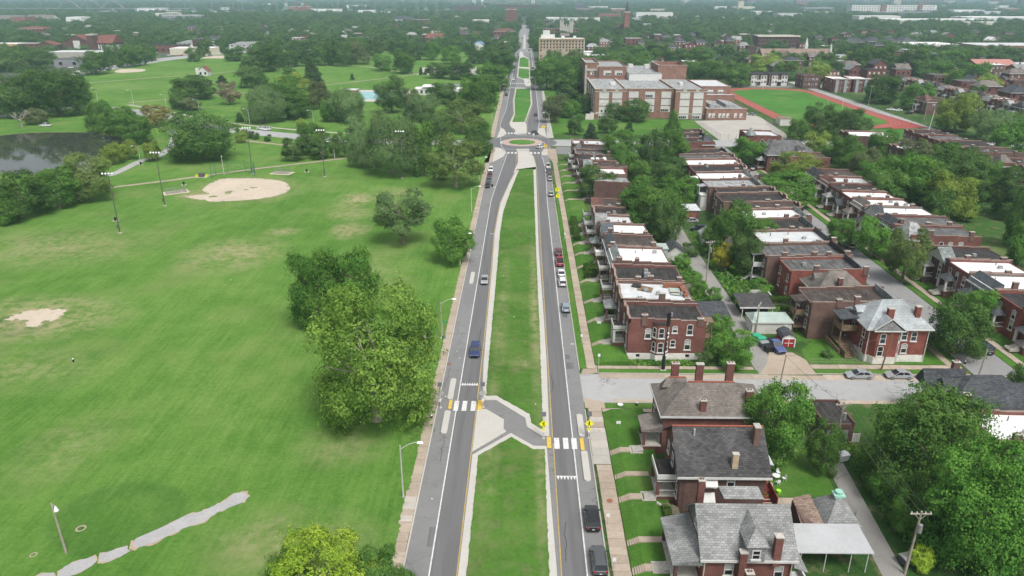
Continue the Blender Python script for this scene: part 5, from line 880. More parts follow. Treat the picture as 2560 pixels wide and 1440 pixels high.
# ------------------------------------------------------------ row on the far side of the second street (fronts face the camera side)
for a in[('red brick house with grey slate gable beside tall yellow-green tree',97,112,246,257,'brick_red','tar_brown','mansard','shingle_slate','hip',[(.4,'S',1.2)]),('brick house with tall tan chimney and torn white roof',97,112,236,245.6,'brick_red','roof_pale','mansard','shingle_red','hip',[(.35,'S',1.6),(.9,'S',.8)]),('dark roofed house with grey painted front and white satellite dish',96.8,111,226.4,235.6,'brick_red','tar','none','tar','hip',[(.4,'S',.9),(.75,'S',.7)]),('white roofed brick house with low front parapet on the second street',96.6,111.4,217.6,226,'brick_red','roof_white','none','tar','gable',[(.35,'S',1.),(.75,'S',1.)]),('white roofed house with brown shingled front slope',96.2,112.4,208.4,217.2,'brick_red','roof_white','mansard','shingle_brown','hip',[(.3,'S',1.2),(.6,'S',1.2),(.9,'S',.8)]),('white roofed house with white gabled grey front',96,113.4,199.2,208,'brick_grey','roof_white','gable','shingle_slate','hip',[(.2,'N',1.),(.3,'S',.8)]),('grey roofed house with black slate front and big side chimney',96,115.4,189.8,198.8,'brick_red','tar_grey','mansard','shingle_slate','hip',[(.12,'S',1.8),(.25,'S',.9),(.5,'S',.9),(.8,'S',1.)]),('brick house with conical grey turret roof and arched side windows',96,114.6,179.8,189.2,'brick_red','tar_grey','hipfront','roof_grey','flat',[(.27,'S',1.8),(.85,'S',1.4)]),('dark red house with pale slate gable and white trimmed porch',96,111.6,162.2,172,'brick_dark','tar','gable','slate_pale','hip',[(.3,'S',1.2),(.85,'S',.8)]),('red brick house with white roof and three tall front windows',96,110.6,153.2,162,'brick_red','roof_white','none','tar','hip',[(.6,'S',.9),(.95,'S',.8)]),('grey painted house with slate gable front and white rear roof',95.6,109.6,143.2,153,'brick_grey','roof_white','mansard','shingle_blue','hip',[(.3,'S',2.),(.6,'S',1.)]),('bright red brick house with dark flat roof at the right edge',95.6,109,133.6,143,'brick_bright','tar','none','tar','hip',[(.5,'S',1.)]),('red brick house at the right edge above the parked dark blue van',96.,109,123.6,133.2,'brick_red','tar','parapet','tar','hip',[(.5,'S',1.)])]:
 sw=[(u,z,1.,1.7)for u in(104,106.6,109,111.6)for z in(4.2,)]if 'turret' in a[0]else[]
 rowhouse(a[0],a[1]+2.6,a[2]+2,a[3],a[4],a[5],a[6],'W',a[7],a[8],porch=a[9],chim=a[10],swin=sw,ncol=3 if 'three tall' in a[0]else 2,pcol='white',prm=['shingle_brown','shingle_slate','shingle_grey','shingle_slate'][int(a[3])%4],walk=None,h=7.4,fwall='brick_grey' if 'grey' in a[0].split('front')[0]and 'painted' in a[0]else None)
c=House('dark grey shingled house with white trimmed dormer and cross gable by the side street',65.9,80.,99.,107.2)
c.part('wall',MB().box(65.9,80,99,107.2,0,5.6),'brick_dark');c.hip('shingle_slate',5.6,9.4,.55,'x',.3);c.dormer(66.6,103.6,6.3,2.1,1.3,4.5,'W','shingle_slate','siding');c.chimney(67.7,98.9,5,8.4,1.,.9,'brick_brown',False);c.chimney(70.6,107.6,6,9.4,1.,.8,'brick_brown')
c.part('cross_gable',MB().add([(65.2,105.4,5.7),(65.2,109.,5.7),(65.2,107.2,8.3),(72,105.4,5.7),(72,109.,5.7),(72,107.2,8.3)],[(0,3,5,2),(1,2,5,4),(0,1,4,3),(0,2,1)]),'shingle_slate')
c.part('side_dormer',MB().box(77,80.6,101,104,6,7.4).extr([(100.7,7.4),(104.3,7.4),(102.5,8.2)],'x',76.8,80.9),'shingle_slate')
for u in(100.6,103.4):c.win('W',u,2.6,1.,1.8,False)
for u in(69.5,73,77):c.win('S',u,3.6,1.2,1.3,False)
rowhouse('white flat roofed house with brick chimneys among the big trees at right',66.6,81.,88.,96.6,'brick_red','roof_white','W','none',chim=[(.16,'S',1.6),(.26,'S',.9)],porch=None,h=6.6)
rowhouse('grey roofed brick house behind the big tree at the right edge',67,81,78.6,87.6,'brick_dark','tar_grey','W','none',chim=[],porch=None,h=6.2)
# ------------------------------------------------------------ farther houses between the second street and the track
c=House('red brick house with green conical corner turret beside the school yard',95.,109.,314,328);c.walls('brick_red',[9.1,9.,8.8]);c.coping([9.1,9.,8.8]);c.flat_roof('roof_pale',8.6,8.2)
c.part('turret',MB().cyl((96.4,316,0),(96.4,316,9),2.,2.,12),'brick_red');c.part('turret_roof',MB().cyl((96.4,316,9),(96.4,316,12),2.5,.2,12),'slate_pale')
for u,z in[(101,5.4),(104,5.4),(106.5,5.4),(100,1.8),(103.5,1.8)]:c.win('S',u,z,1.1,1.8)
c=House('wide grey roofed house with two dormers and pale green gable end',95.,114.,286,307);c.part('wall',MB().box(95,114,286,307,0,6.5),'brick_red');c.hip('tar_grey',6.6,10.4,.6,'x',.5);c.dormer(108,286.6,7,2.4,1.6,5,'S','tar_grey','siding');c.dormer(95.4,296,7,2.4,1.6,5,'W','tar_grey','siding')
for u in(97,100,103,110):c.win('S',u,3.6,1.2,1.8);
for u in(289,294,300):c.win('W',u,3.6,1.2,1.8)
c.chimney(104,303,8,11.5);c.porch('W',290,4,3,1.2,4,'hip','roof_grey','brick_red','brick_red',False,False)
rowhouse('green roof porched brick house behind the grey dormered house',99,114,273,283.5,'brick_red','tar_brown','W','mansard','slate_pale',chim=[(.5,'S',1.)],porch='hip',swin=[(104,3.6,1,1.6),(108,3.6,1,1.6)])
for i,(x0,x1,y0,y1,w_,r_,st,sm,lb)in enumerate([(140,159,316,331,'brick_dark','roof_white','parapet','tar','white roofed brick house just south of the track lawn'),(145,162,300,312,'brick_dark','tar_brown','parapet','tar','dark roofed house beside the white roofed one south of the track'),(147,164,289,299,'brick_brown','roof_pale','parapet','tar','pale roofed house south of the track among leafy trees'),(170,186,322,334,'brick_red','tar','parapet','tar','red brick row house with scalloped white coped parapet, nearest the green awning'),(170.5,187,309.5,321.6,'brick_red','tar_grey','parapet','tar','red brick row house with scalloped parapet, next along from the green awning'),(171,190,295,309,'brick_brown','tar','parapet','tar','brown brick row house with scalloped parapet at right'),(173,192,283,294.4,'brick_brown','tar_brown','parapet','tar','brown brick house beyond the scalloped row at right'),(172,186,264,274,'brick_red','tar','hipfront','shingle_brown','small red brick house with brown hipped front at the right edge'),(174,190,252,262,'brick_brown','tar_brown','parapet','tar','brown brick house with crenellated front at the right edge'),(160,172,236,246,'brick_red','tar_grey','hipfront','slate_pale','dark house with pale conical roof among big trees at right'),(163,176,225,234.5,'brick_red','tar','parapet','tar','brick house with black roof among big trees at right')]):
 H_=rowhouse(lb,x0,x1,y0,y1,w_,r_,'W',st,sm,chim=[(.4,'S',1.),(.8,'S',.9)],porch='hip' if i in(5,7)else None,ncol=4 if 'scalloped' in lb else 2,swin=[(x0+3,4.4,1,1.7),(x0+6,4.4,1,1.7)]if i in(6,8)else[],lite=True)
 if i==3:H_.part('awning',MB().extr([(x0-2.6,3),(x0,4.4),(x0,4.2),(x0-2.6,2.8)],'y',y0+5,y1),'green_plain')
for i in range(15):
 y=408+i*10;q=(i*7)%5
 rowhouse('%s brick house in the long terrace beyond the track, %s from its near end'%(['dark','red','brown','grey','plain red'][q],['first','second','third','fourth','fifth','sixth','seventh','eighth','ninth','tenth','eleventh','twelfth','thirteenth','fourteenth','fifteenth'][i]),269,284,y,y+9.4,['brick_dark','brick_red','brick_brown','brick_grey','brick_red'][q],['tar','tar_brown','roof_pale','tar_grey','roof_white'][(i*3)%5],'W',['hipfront','mansard','gable','hipfront','parapet'][(i*2)%5],['shingle_slate','roof_grey','slate_pale','shingle_grey','tar'][i%5],chim=[(.5,'S',1.)],porch='hip' if i%2 else 'flat',prm='shingle_grey',pcol='white',lite=True,group='terrace beyond the track')
for i in range(11):
 y=530+i*11;q=(i*3)%4
 rowhouse('%s house in the farther terrace at the right edge, %s from its near end'%(['dark brick','red brick','brown brick','pale roofed'][q],['first','second','third','fourth','fifth','sixth','seventh','eighth','ninth','tenth','eleventh'][i]),338,353,y,y+10,['brick_dark','brick_red','brick_brown','brick_dark'][q],['tar','tar_brown','tar_grey','roof_pale'][q],'W',['parapet','hipfront','mansard'][i%3],'shingle_slate',chim=[(.5,'S',1.)],porch='flat',pcol='white',lite=True,group='farther terrace at the right edge')
rowhouse('dark brick house with brown hipped front before the terrace beyond the track',230,246,432,446,'brick_brown','tar','W','hipfront','shingle_red',chim=[(.5,'S',1.)],porch='flat',pcol='white',swin=[(234,4.4,1.2,1.7),(238,4.4,1.2,1.7),(242,4.4,1.2,1.7)],lite=True)
for i,(x,lb)in enumerate([(217,'left'),(231,'right')]):
 H_=rowhouse(lb+' one of two white roofed brick flats at the far corner of the track',x,x+12,535,555,'brick_red','roof_white','W','none',chim=[],porch=None,h=9,swin=[(x+2+2.6*k,z,1.2,1.7)for k in range(4)for z in(2,5.6)],lite=True);H_.part('cornice',MB().box(x-.4,x+12.4,534.6,535.1,8.9,9.5),'white')
 for k in(1,7):H_.part('stair_bay',MB().box(x+k,x+k+2,534,535.1,0,8.4),'grey_wall')
rowhouse('dark red brick flats left of the two white roofed ones by the track',203,216,556,572,'brick_dark','tar_brown','W','none',chim=[],porch=None,h=9,swin=[(205+2.6*k,z,1.2,1.7)for k in range(4)for z in(2,5.6)],lite=True)
for i,x0 in enumerate((169,184.5)):
 c=House(['left','right'][i]+' one of two dark brick flats with twin white gables beyond the track',x0,x0+14.5,575,588,group='twin gabled flats');c.part('wall',MB().box(x0,x0+14.5,575,588,0,8.2),'brick_dark');c.part('roof',MB().box(x0-.2,x0+14.7,574.8,588.2,8.2,8.5),'tar')
 for k in(3.6,10.9):
  c.part('bay',MB().box(x0+k-2.2,x0+k+2.2,573.6,574.98,0,7.8),'white');c.part('bay_gable',MB().extr([(x0+k-2.7,7.8),(x0+k+2.7,7.8),(x0+k,10.)],'y',573.2,578),'shingle_slate')
  for z in(2,5.2):
   for d in(-1.1,1.1):c.win('S',x0+k+d,z,1.3,1.7,False,True,573.6)
 c.part('porch_roof',MB().extr([(x0+5.6,3.2),(x0+8.9,3.2),(x0+7.2,4.6)],'y',571.6,575),'white')
# ------------------------------------------------------------ brick school
sch=House('long three storey brown brick school with grey roofs and white windows',38.9,123.,412,520,'school_building','school',None)
def sp(n,mb,m,p=None):return sch.part(n,mb,m,p)
def sbox(x0,x1,y0,y1,h,roof,wall='brick_school',par=.8,name='wing'):
 w=sp(name,MB().box(x0,x1,y0,y1,0,h),wall);t=.5
 sp('roof',MB().box(x0+t,x1-t,y0+t,y1-t,h-.05,h+.12),roof,w)
 sp('parapet',MB().box(x0-.04,x1+.04,y0-.04,y0+t,h+.003,h+par).box(x0-.04,x0+t,y0+t,y1-t,h+.003,h+par).box(x1-t,x1+.04,y0+t,y1-t,h+.003,h+par).box(x0-.04,x1+.04,y1-t,y1+.04,h+.003,h+par),wall,w)
 sp('coping',MB().box(x0-.15,x1+.15,y0-.15,y0+t+.1,h+par+.003,h+par+.15).box(x0-.15,x0+t+.1,y0+t+.1,y1,h+par+.003,h+par+.15),'stone',w)
 return w
sbox(38.9,56,414.5,474,15.2,'roof_grey');ctr=sbox(56,83,418,470,15.1,'roof_grey');sbox(83,100,414.5,474,15.2,'roof_grey')
sbox(46.8,64,478,522,21.5,'roof_grey');sbox(38.6,46.8,482,518,22.8,'roof_grey','brick_school',1.4,'entrance_tower')
sp('stone_corner',MB().box(38.3,39.6,481.7,483,0,22.9).box(45.6,46.9,481.7,483,0,22.9).box(38.4,46.9,481.6,483,19.2,20.6),'stone')
m_=sp('upper_hall',MB().box(64,84,466,510,0,19),'white');sp('roof',MB().extr([(466,18.9),(466,19.2),(512,19.9),(512,18.9)],'x',64,84),'roof_grey',m_)
sbox(82.5,100,472,500,22,'tile_red','brick_school',1.6,'auditorium');sbox(100,123,452,488,13,'roof_pale','brick_school',.4,'gymnasium');sbox(100,124,446,452,8.8,'roof_pale','brick_school',.3,'link')
an=sbox(100,122,411.5,446,5.6,'roof_grey','brick_school',.5,'annex')
for x in(103,112):sp('skylight',MB().extr([(x,5.7),(x,7.6),(x+6,6.7),(x+6,5.7)],'y',418,440),'roof_grey',an)
sp('belt_course',MB().box(38.75,56.1,414.3,414.5,2.6,3.1).box(82.9,100.1,414.3,414.5,2.6,3.1).box(38.75,56.1,414.3,414.5,14.6,15).box(82.9,100.1,414.3,414.5,14.6,15),'stone')
for x in(43,49.8,87,93.8):sp('stone_crest',MB().box(x,x+1.9,414.2,414.49,14.2,16.5),'stone')
sp('front_stair',MB().extr([(412,0),(414,0),(414,3),(413,3)],'x',34,38.6).box(37,38.6,414,420,0,3.2),'stone');sp('roof_unit',MB().box(68,71,500,504,19.5,21.8).box(78,81,496,500,19.5,22).box(90,92,440,446,15.2,16.8).box(50,53,440,446,15.2,16.6),'white')
def panel_win(w,h,n,dark,name='window'):
 pane=MB().face([(-w/2,-.03,0),(w/2,-.03,0),(w/2,-.03,h),(-w/2,-.03,h)],0);f=MB()
 for i in range(n+1):
  x=-w/2+w*i/n;f.box(x-.09,x+.09,-.12,-.01,0,h)
 for z in(0,h*.5,h):f.box(-w/2-.15,w/2+.15,-.14,-.005,z-.1,z+.1)
 rg=random.Random(int(w*10+dark*7))
 for i in range(n):
  if rg.random()<dark:pane.face([(-w/2+w*i/n,-.04,.1),(-w/2+w*(i+1)/n,-.04,.1),(-w/2+w*(i+1)/n,-.04,h*.48),(-w/2+w*i/n,-.04,h*.48)],1)
 return pane.mesh(name,[MT['white'],MT['glass']]),f.mesh('frame',MT['white'])
PW=[panel_win(5.1,3.1,5,d)for d in(.1,.5,.9)]
def put_win(parent,o,x,y,z,k=None,side='S',pw=None):
 a,b=(pw or PW)[rgh.randrange(len(pw or PW))if k is None else k]
 w_=inst('window',a,parent,(x-o[0],y-o[1],z-o[2]),ROT[side]);inst('frame',b,w_)
for x in(43.9,51.1,88.2,95.6):
 for z,k in((11.2,0),(7.3,0),(3.5,None)):put_win(sch.e,sch.o,x,414.5,z,k)
 put_win(sch.e,sch.o,x,414.5,.2,2,pw=[PW[2]]*3)
for x in(60.6,69.6,78.6):
 for z,k in((11.2,None),(7.3,0),(3.5,None)):put_win(sch.e,sch.o,x,418,z,k)
P2=[panel_win(4.6,2.6,4,.9)]
for x in(52,59):put_win(sch.e,sch.o,x,478,17.2,0,pw=P2)
P3=[panel_win(1.9,2.8,2,.5)]
for z in(17,12,7.5,3.5):put_win(sch.e,sch.o,42.7,482,z,0,pw=P3)
for x in(106,111,117):put_win(sch.e,sch.o,x,452,9.4,0,pw=[panel_win(3,1.9,3,.4)])
P4=[panel_win(1.3,2.2,2,.3)]
for x in(102,104,107.5,109.6,111.8,116,119):put_win(sch.e,sch.o,x,411.5,1.4,0,pw=P4)
for y in(420,432,446,460):
 for z in(3.5,7.3,11.2):put_win(sch.e,sch.o,38.9,y,z,None,'W')
# ------------------------------------------------------------ long tan apartment block
ap=House('seven storey tan apartment block with rows of small dark windows right of the avenue',15,61,790,812,'apartment_block','apartment block')
ap.part('wall',MB().box(15,61,790,812,0,21),'brick_tan');ap.part('roof',MB().box(15.6,60.4,790.6,811.4,21,21.3),'roof_white');ap.part('cornice',MB().box(14.6,61.4,789.5,790.6,20.6,21.8).box(60.4,61.4,790.6,812,20.6,21.8),'brick_tan')
ap.part('penthouse',MB().box(17,31,796,806,21.3,25).box(19,26,797,804,25,29).box(38,41,796,800,21.3,24).box(50,53,796,800,21.3,24),'white');ap.part('side_wall',MB().box(61.003,61.4,790,812,0,20.5),'white')
awm=MB().face([(-.7,-.05,0),(.7,-.05,0),(.7,-.05,1.9),(-.7,-.05,1.9)]).mesh('window',MT['glass']);afm=MB().box(-.9,.9,-.12,-.02,1.9,2.15).box(-.9,.9,-.12,-.02,-.2,0).mesh('frame',MT['stone']);awb=MB().face([(-.7,-.05,0),(.7,-.05,0),(.7,-.05,1.9),(-.7,-.05,1.9)]).mesh('window',MT['glass_blind'])
for fl in range(7):
 for i in range(14):
  o=inst('window',awm if(fl>3 or rgh.random()<.45)else awb,ap.e,(17+42.4*i/13-38,-11,.9+fl*2.85),0);inst('frame',afm,o)
c=House('low white roofed hall with maroon roof in front of the tan apartment block',40,58,742,775,'hall','hall');c.part('wall',MB().box(40,58,742,775,0,5),'white');c.gable('shingle_red',5,8.6,.3,'y',None,'white')
c=House('long low white roofed wing right of the tan apartment block',64,92,775,800,'hall','hall');c.part('wall',MB().box(64,92,775,800,0,6),'brick_pink');c.part('roof',MB().box(63.6,92.4,774.6,800.4,6,6.4),'roof_white')
# ------------------------------------------------------------ far buildings
fw={}
def fwin(w,h,m='glass'):
 k=(w,h,m)
 if k not in fw:fw[k]=MB().box(-w/2,w/2,-.15,.05,0,h).mesh('window',MT[m])
 return fw[k]
def far(label,cat,x0,x1,y,d,h,wall,roof='flat',rm='tar_grey',wins=None,rh=3.,name=None,wm='glass',group=None,rot=0.):
 c=House(label,x0,x1,y,y+d,name or cat.replace(' ','_'),cat,group);c.e.rotation_euler=(0,0,rot)
 c.part('wall',MB().box(x0,x1,y,y+d,0,h),wall)
 if roof=='flat':c.part('roof',MB().box(x0-.1,x1+.1,y-.1,y+d+.1,h,h+.35),rm)
 elif roof=='hip':c.hip(rm,h,h+rh,.5,'x' if x1-x0>d else 'y',.5)
 else:c.gable(rm,h,h+rh,.4,'x' if roof=='gx' else 'y',None,wall)
 if wins:
  nx,nz,w_,h_=wins
  for i in range(nx):
   for j in range(nz):inst('window',fwin(w_,h_,wm),c.e,(x0+(x1-x0)*(i+.5)/nx-c.o[0],y-c.o[1],h*(j+.3)/nz),0)
 return c
c=far('large dark brick church with red tiled roof and white arched window by the far shops','church',-552,-518,915,40,10,'brick_dark','gy','tile_red',None,8)
c.part('tower',MB().box(-520,-512,912,922,0,18),'brick_dark');c.part('tower_top',MB().box(-520.5,-511.5,911.5,922.5,18,19.5),'stone');c.part('nave',MB().box(-512,-494,917,945,0,9),'brick_dark');c.part('nave_roof',MB().extr([(916,9),(946,9),(931,18)],'x',-512.5,-493),'tile_red')
c.part('arched_window',MB().prism([(-539,914.7),(-531,914.7),(-531,914.95),(-539,914.95)],3,12),'white');c.part('entrance',MB().box(-550,-542,913,914.95,0,4).box(-528,-521,913,914.95,0,4),'white')
for i in range(6):inst('window',fwin(1.6,6,'white'),c.e,(-510+i*2.9-c.o[0],917-c.o[1],1.5),0)
far('small red gabled brick house left of the dark church','house',-585,-562,915,16,7,'brick_dark','gy','tile_red',(2,2,1.6,1.6),4);far('red brick flat house farther left of the dark church','house',-610,-588,920,16,8,'brick_red','flat','roof_grey',(2,2,1.8,1.8))
far('long orange and yellow shop front at the far left edge','shop',-655,-602,935,20,7,'orange_wall','flat','roof_white',(5,1,4,2));far('long pale concrete wall building below the dark church','warehouse',-500,-440,800,26,7,'concrete','flat','roof_pale')
far('grey box shop with dark glass front near the park corner','shop',-442,-416,712,20,7,'far_grey','flat','tar_grey',(2,1,3,2.6));far('long low red brick row with chimneys at the left park corner','row house',-560,-505,690,14,7,'brick_red','flat','tar',(8,1,1.2,1.6));far('low red brick shops near the left park corner','shop',-500,-470,705,14,5,'brick_red','flat','tar_grey',(4,1,1.2,1.6))
far('white billboard fronted shop with pink sign panel right of the church','shop',-478,-452,868,18,9,'white','flat','roof_grey').part('sign_panel',MB().box(-474,-465,867.6,867.9,2,5),'pink_roof')
far('long red brick shop row with tan trim beyond the park','shop',-438,-398,892,20,8,'brick_red','flat','tar',(6,1,3,2));far('tall dark brick corner house beyond the park','house',-400,-386,925,16,13,'brick_dark','flat','tar_grey',(2,3,1.5,1.8));far('cream warehouse with low white parapet beyond the park','warehouse',-398,-352,858,26,7,'cream','flat','roof_white');far('grey apartment row with hipped roof beyond the cream warehouse','apartment block',-434,-388,958,20,7,'pale_wall','hip','shingle_grey',(7,2,1.6,1.6))
far('pale grey apartment row right of the cream warehouse','apartment block',-360,-315,935,18,6.5,'pale_wall','hip','shingle_grey',(6,2,1.6,1.6));far('red roofed brick institution rising from the trees at far left','institution',-806,-764,1222,30,12,'brick_red','hip','tile_red',(7,3,2,2))
far('long dark roofed warehouse at the far left edge','warehouse',-1215,-1150,1760,60,9,'far_dark','gx','shingle_brown',None,8);far('dark roofed warehouse with white gable end at far left','warehouse',-1145,-1085,1770,40,9,'white','gx','shingle_brown',None,9)
c=far('small white park pavilion with orange red gabled roof','pavilion',-274,-266,636,8,4,'white','gy','tile_red',(2,1,1.6,2),3.6);c.part('turret',MB().box(-275.6,-273,635,638,0,6.4),'white')
far('orange brick bath house behind the pale willow','bath house',-122,-114,512,8,3.4,'terracotta','flat','roof_pale');c=far('white open pavilion with flat roofs beside the pool','pavilion',-75,-62,515,10,4,'white','flat','roof_white',(4,1,1.5,2));c.part('upper_roof',MB().box(-70,-60,514,528,5.3,5.7).box(-68,-67.6,516,516.4,4.3,5.3).box(-62,-61.6,516,516.4,4.3,5.3),'roof_white');far('low white changing hut right of the pool pavilion','hut',-52,-42,520,8,3.4,'white','flat','roof_white')
c=far('white gateway building with blue awnings left of the avenue','market',-95,-70,990,16,6,'white','flat','blue_roof',(4,1,3,2));c=far('white arched gateway with blue barrel roof left of the avenue','gateway',-62,-50,940,22,6,'white','flat','roof_white');c.part('barrel_roof',MB().extr([(-63+7-7.6*math.cos(math.pi*i/10),4.6+4.6*math.sin(math.pi*i/10))for i in range(11)],'y',938,962),'blue_roof');c.part('arch_face',MB().extr([(-56-7*math.cos(math.pi*i/10),.2+8.6*math.sin(math.pi*i/10))for i in range(11)],'y',937.4,937.9),'white')
far('red flat shop with white sign at the avenue left kerb far off','shop',-32,-18,1010,14,5,'brick_pink','flat','roof_white');far('red gabled house behind trees left of the far avenue','house',-135,-112,1060,20,8,'brick_red','gx','tile_red',(3,2,1.4,1.6),5);far('long red brick house left of the far avenue','house',-48,-14,1190,20,10,'brick_red','hip','shingle_red',(6,2,1.4,1.8),4)
c=far('brown brick block with grey mansard roof far left of the avenue','institution',-288,-242,1700,30,11,'brick_dark','hip','shingle_slate',(8,2,2,2),7);far('red brick wing with white cornice beside the grey mansard block','institution',-234,-202,1640,26,12,'brick_red','flat','roof_grey',(6,3,2,1.8));far('white low building among trees far left of the avenue','hall',-114,-78,1700,26,10,'pale_wall','flat','roof_white',(6,1,3,3))
far('tan concrete apartment tower standing alone far up the avenue','tower block',-42,-17,1700,26,31,'brick_pink','flat','roof_pale',(6,9,2.2,1.9)).part('lift_house',MB().box(-34,-24,1706,1716,31.3,36),'brick_pink')
c=far('grand brick school with twin stone entrance towers behind the tan block','school',29,84,1225,30,12,'brick_pink','flat','tar_grey',(12,3,2.4,2));c.part('entrance_tower',MB().box(55,61,1218,1228,0,23).box(70,76,1218,1228,0,23),'stone');c.part('entrance_arch',MB().box(61,70,1219.5,1227,0,16),'stone');c.part('arch_window',MB().box(62.5,68.5,1219.2,1219.5,3,11),'glass_blind');c.part('battlement',MB().box(61,63,1219.5,1222,16,19).box(64.5,66.5,1219.5,1222,16,20).box(68,70,1219.5,1222,16,19).box(55,57,1218,1220,23,26).box(59,61,1218,1220,23,26).box(70,72,1218,1220,23,26).box(74,76,1218,1220,23,26),'stone')
c=far('slim brick church with tall spire above the trees right of the avenue','church',160,180,1330,30,10,'brick_dark','gy','shingle_red',None,8);c.part('tower',MB().box(168,177,1318,1329,0,34),'brick_pink');c.part('belfry',MB().box(167.6,177.4,1317.6,1329.4,34,36),'stone');c.part('spire',MB().cyl((172.5,1323.5,36),(172.5,1323.5,52),4.2,.2,8),'shingle_slate')
far('brick georgian hall with five white dormers right of the tan block','house',87,103,925,18,11,'brick_pink','hip','shingle_grey',(5,3,1.3,1.7),4,wm='white');far('narrow brick flats right of the georgian hall','house',126,146,967,18,12,'brick_red','flat','roof_grey',(3,3,1.6,1.8));far('small white shed right of the tan apartment block','shed',62,80,840,14,5,'white','flat','roof_white')
c=far('wide brown brick three storey block with cream cornice beyond the school','institution',300,352,999,26,13.5,'brick_dark','flat','roof_pale',(12,3,2.4,1.8));c.part('cornice',MB().box(299,353,998,999,12.6,14.6),'cream')
c=far('orange roofed brick church with two white steeples','church',245,318,795,22,5,'brick_pink','gx','shingle_tan',None,6);c.part('cross_wing',MB().box(258,276,788,796,0,5),'brick_pink');c.part('cross_roof',MB().extr([(257,5),(277,5),(267,10.5)],'y',787,806),'shingle_tan');c.part('steeple',MB().cyl((301,830,0),(301,830,13),2.4,2.2,4).cyl((301,830,13),(301,830,21),2.2,.1,4),'white');c.part('steeple',MB().cyl((316,800,5),(316,800,11),1.4,1.2,4).cyl((316,800,11),(316,800,17),1.2,.1,4),'white')
far('big white flat roofed warehouse right of the track district','warehouse',461,514,919,50,8,'white','flat','roof_white');far('long red brick depot with white roof at the right edge','warehouse',520,640,890,50,9,'brick_pink','flat','roof_pale',(12,1,3,2));far('pink roofed low building at the right edge','shop',405,440,690,26,5,'brick_pink','gx','pink_roof',None,4);far('long grey roofed shops beside the pink roofed one','shop',442,500,690,26,5,'brick_pink','flat','roof_pale')
for i,(x0,x1,y,h)in enumerate([(402,425,972,8),(428,446,972,9),(449,468,974,8.5),(471,489,976,9)]):far(['red brick','grey fronted','dark','brown'][i]+' gabled terrace house in the distant row at right','terrace house',x0,x1,y,20,h,['brick_red','brick_grey','brick_dark','brick_brown'][i],'hip','shingle_slate',(3,2,1.5,1.7),5)
far('small white gabled house beside the white warehouse','house',600,612,1010,14,7,'white','gy','roof_white',(2,1,1.5,2),5)
c=far('long white four storey institution with rows of windows near the horizon','institution',1058,1330,2560,40,28,'pale_wall','flat','far_grey');c.part('stair_core',MB().box(1150,1166,2554,2562,0,30).box(1270,1282,2554,2562,0,30),'brick_pink')
for j in range(4):
 for i in range(30):
  x=1064+i*8.8
  if not(1147<x<1169 or 1267<x<1285):inst('window',fwin(3.4,2.8),c.e,(x-c.o[0],2560-c.o[1],3+j*6.3),0)
far('grey glass annex left of the long white institution','institution',955,1056,2700,60,18,'grey_wall','flat','far_grey',(10,2,7,3));far('open grey parking deck below the white institution','parking deck',1030,1190,2320,60,12,'far_grey','flat','roof_grey',(14,3,9,1.6))
far('very long low white factory roof at far right','factory',810,1030,1740,70,10,'pale_wall','flat','roof_white');far('second long low white factory at far right','factory',1045,1220,1860,80,11,'pale_wall','flat','roof_white');far('white factory with raised block at the right edge','factory',1130,1260,1650,60,12,'white','flat','roof_white').part('upper_block',MB().box(1180,1200,1660,1690,12.4,22),'white');far('low cream factory at far right in front of the long white roof','factory',900,985,1600,50,9,'cream','flat','roof_pale');far('dark steep roofed church hall at the right edge','church',770,815,1180,40,10,'far_grey','gy','shingle_slate',None,16)
far('pale tall chapel tower near the horizon','tower',830,850,3070,20,34,'cream','flat','roof_pale');far('pink brick block near the horizon','factory',1318,1370,3848,30,27,'brick_pink','flat','far_grey');far('long reddish mill left of the far avenue end','factory',-260,-150,2900,40,20,'brick_dark','flat','far_dark',(10,3,6,3));far('long dark red mill at the end of the avenue','factory',-90,60,2990,40,21,'brick_dark','flat','far_dark',(12,3,6,3));far('dark block right of the avenue end near the bridge','factory',190,232,2992,30,24,'far_dark','flat','far_grey');far('cream flat building near the horizon left','factory',-1000,-965,2160,30,14,'cream','flat','roof_white',(5,2,4,3))
c=far('pair of cathedral spires of pale brick on the left horizon','cathedral',-742,-706,2531,60,14,'brick_pink','gy','shingle_red',None,8);c.part('tower',MB().box(-741,-733,2527,2535,0,22).cyl((-737,2531,22),(-737,2531,42),4.5,.3,6).box(-715,-707,2527,2535,0,22).cyl((-711,2531,22),(-711,2531,42),4.5,.3,6),'brick_pink')
for i,(x,y,w,h,m)in enumerate([(-1480,4200,90,12,'roof_white'),(-1340,4000,120,14,'roof_white'),(-1180,4100,100,12,'roof_white'),(-960,3700,70,12,'pale_wall'),(-820,3600,90,12,'roof_white'),(-760,2850,90,10,'pale_wall'),(-600,2700,80,9,'pale_wall'),(-500,2500,70,9,'pale_wall'),(-1100,2300,60,9,'pale_wall'),(-900,2420,50,10,'brick_pink')]):
 far('distant pale industrial shed on the left horizon','shed',x,x+w,y,30,h,m,'flat',m,None,group='distant sheds on the left horizon')
rgf=random.Random(21)
for i in range(46):
 x=rgf.uniform(-1500,2200);y=rgf.uniform(1500,3600);w=rgf.uniform(25,110)
 if abs(x)<40 or abs(x)>y*.68:continue
 m=rgf.choice(['roof_white','pale_wall','roof_pale','brick_pink','cream','far_grey']);far('distant %s flat building %s the avenue axis'%(dict(roof_white='white',pale_wall='pale',roof_pale='light grey',brick_pink='pinkish brick',cream='cream',far_grey='grey')[m],'left of' if x<0 else 'right of'),'factory',x,x+w,y,rgf.uniform(20,50),rgf.uniform(9,17),m,'flat',rgf.choice(['roof_white','roof_pale','tar_grey']),(5,1,w/9,2.5),group='distant flat buildings')
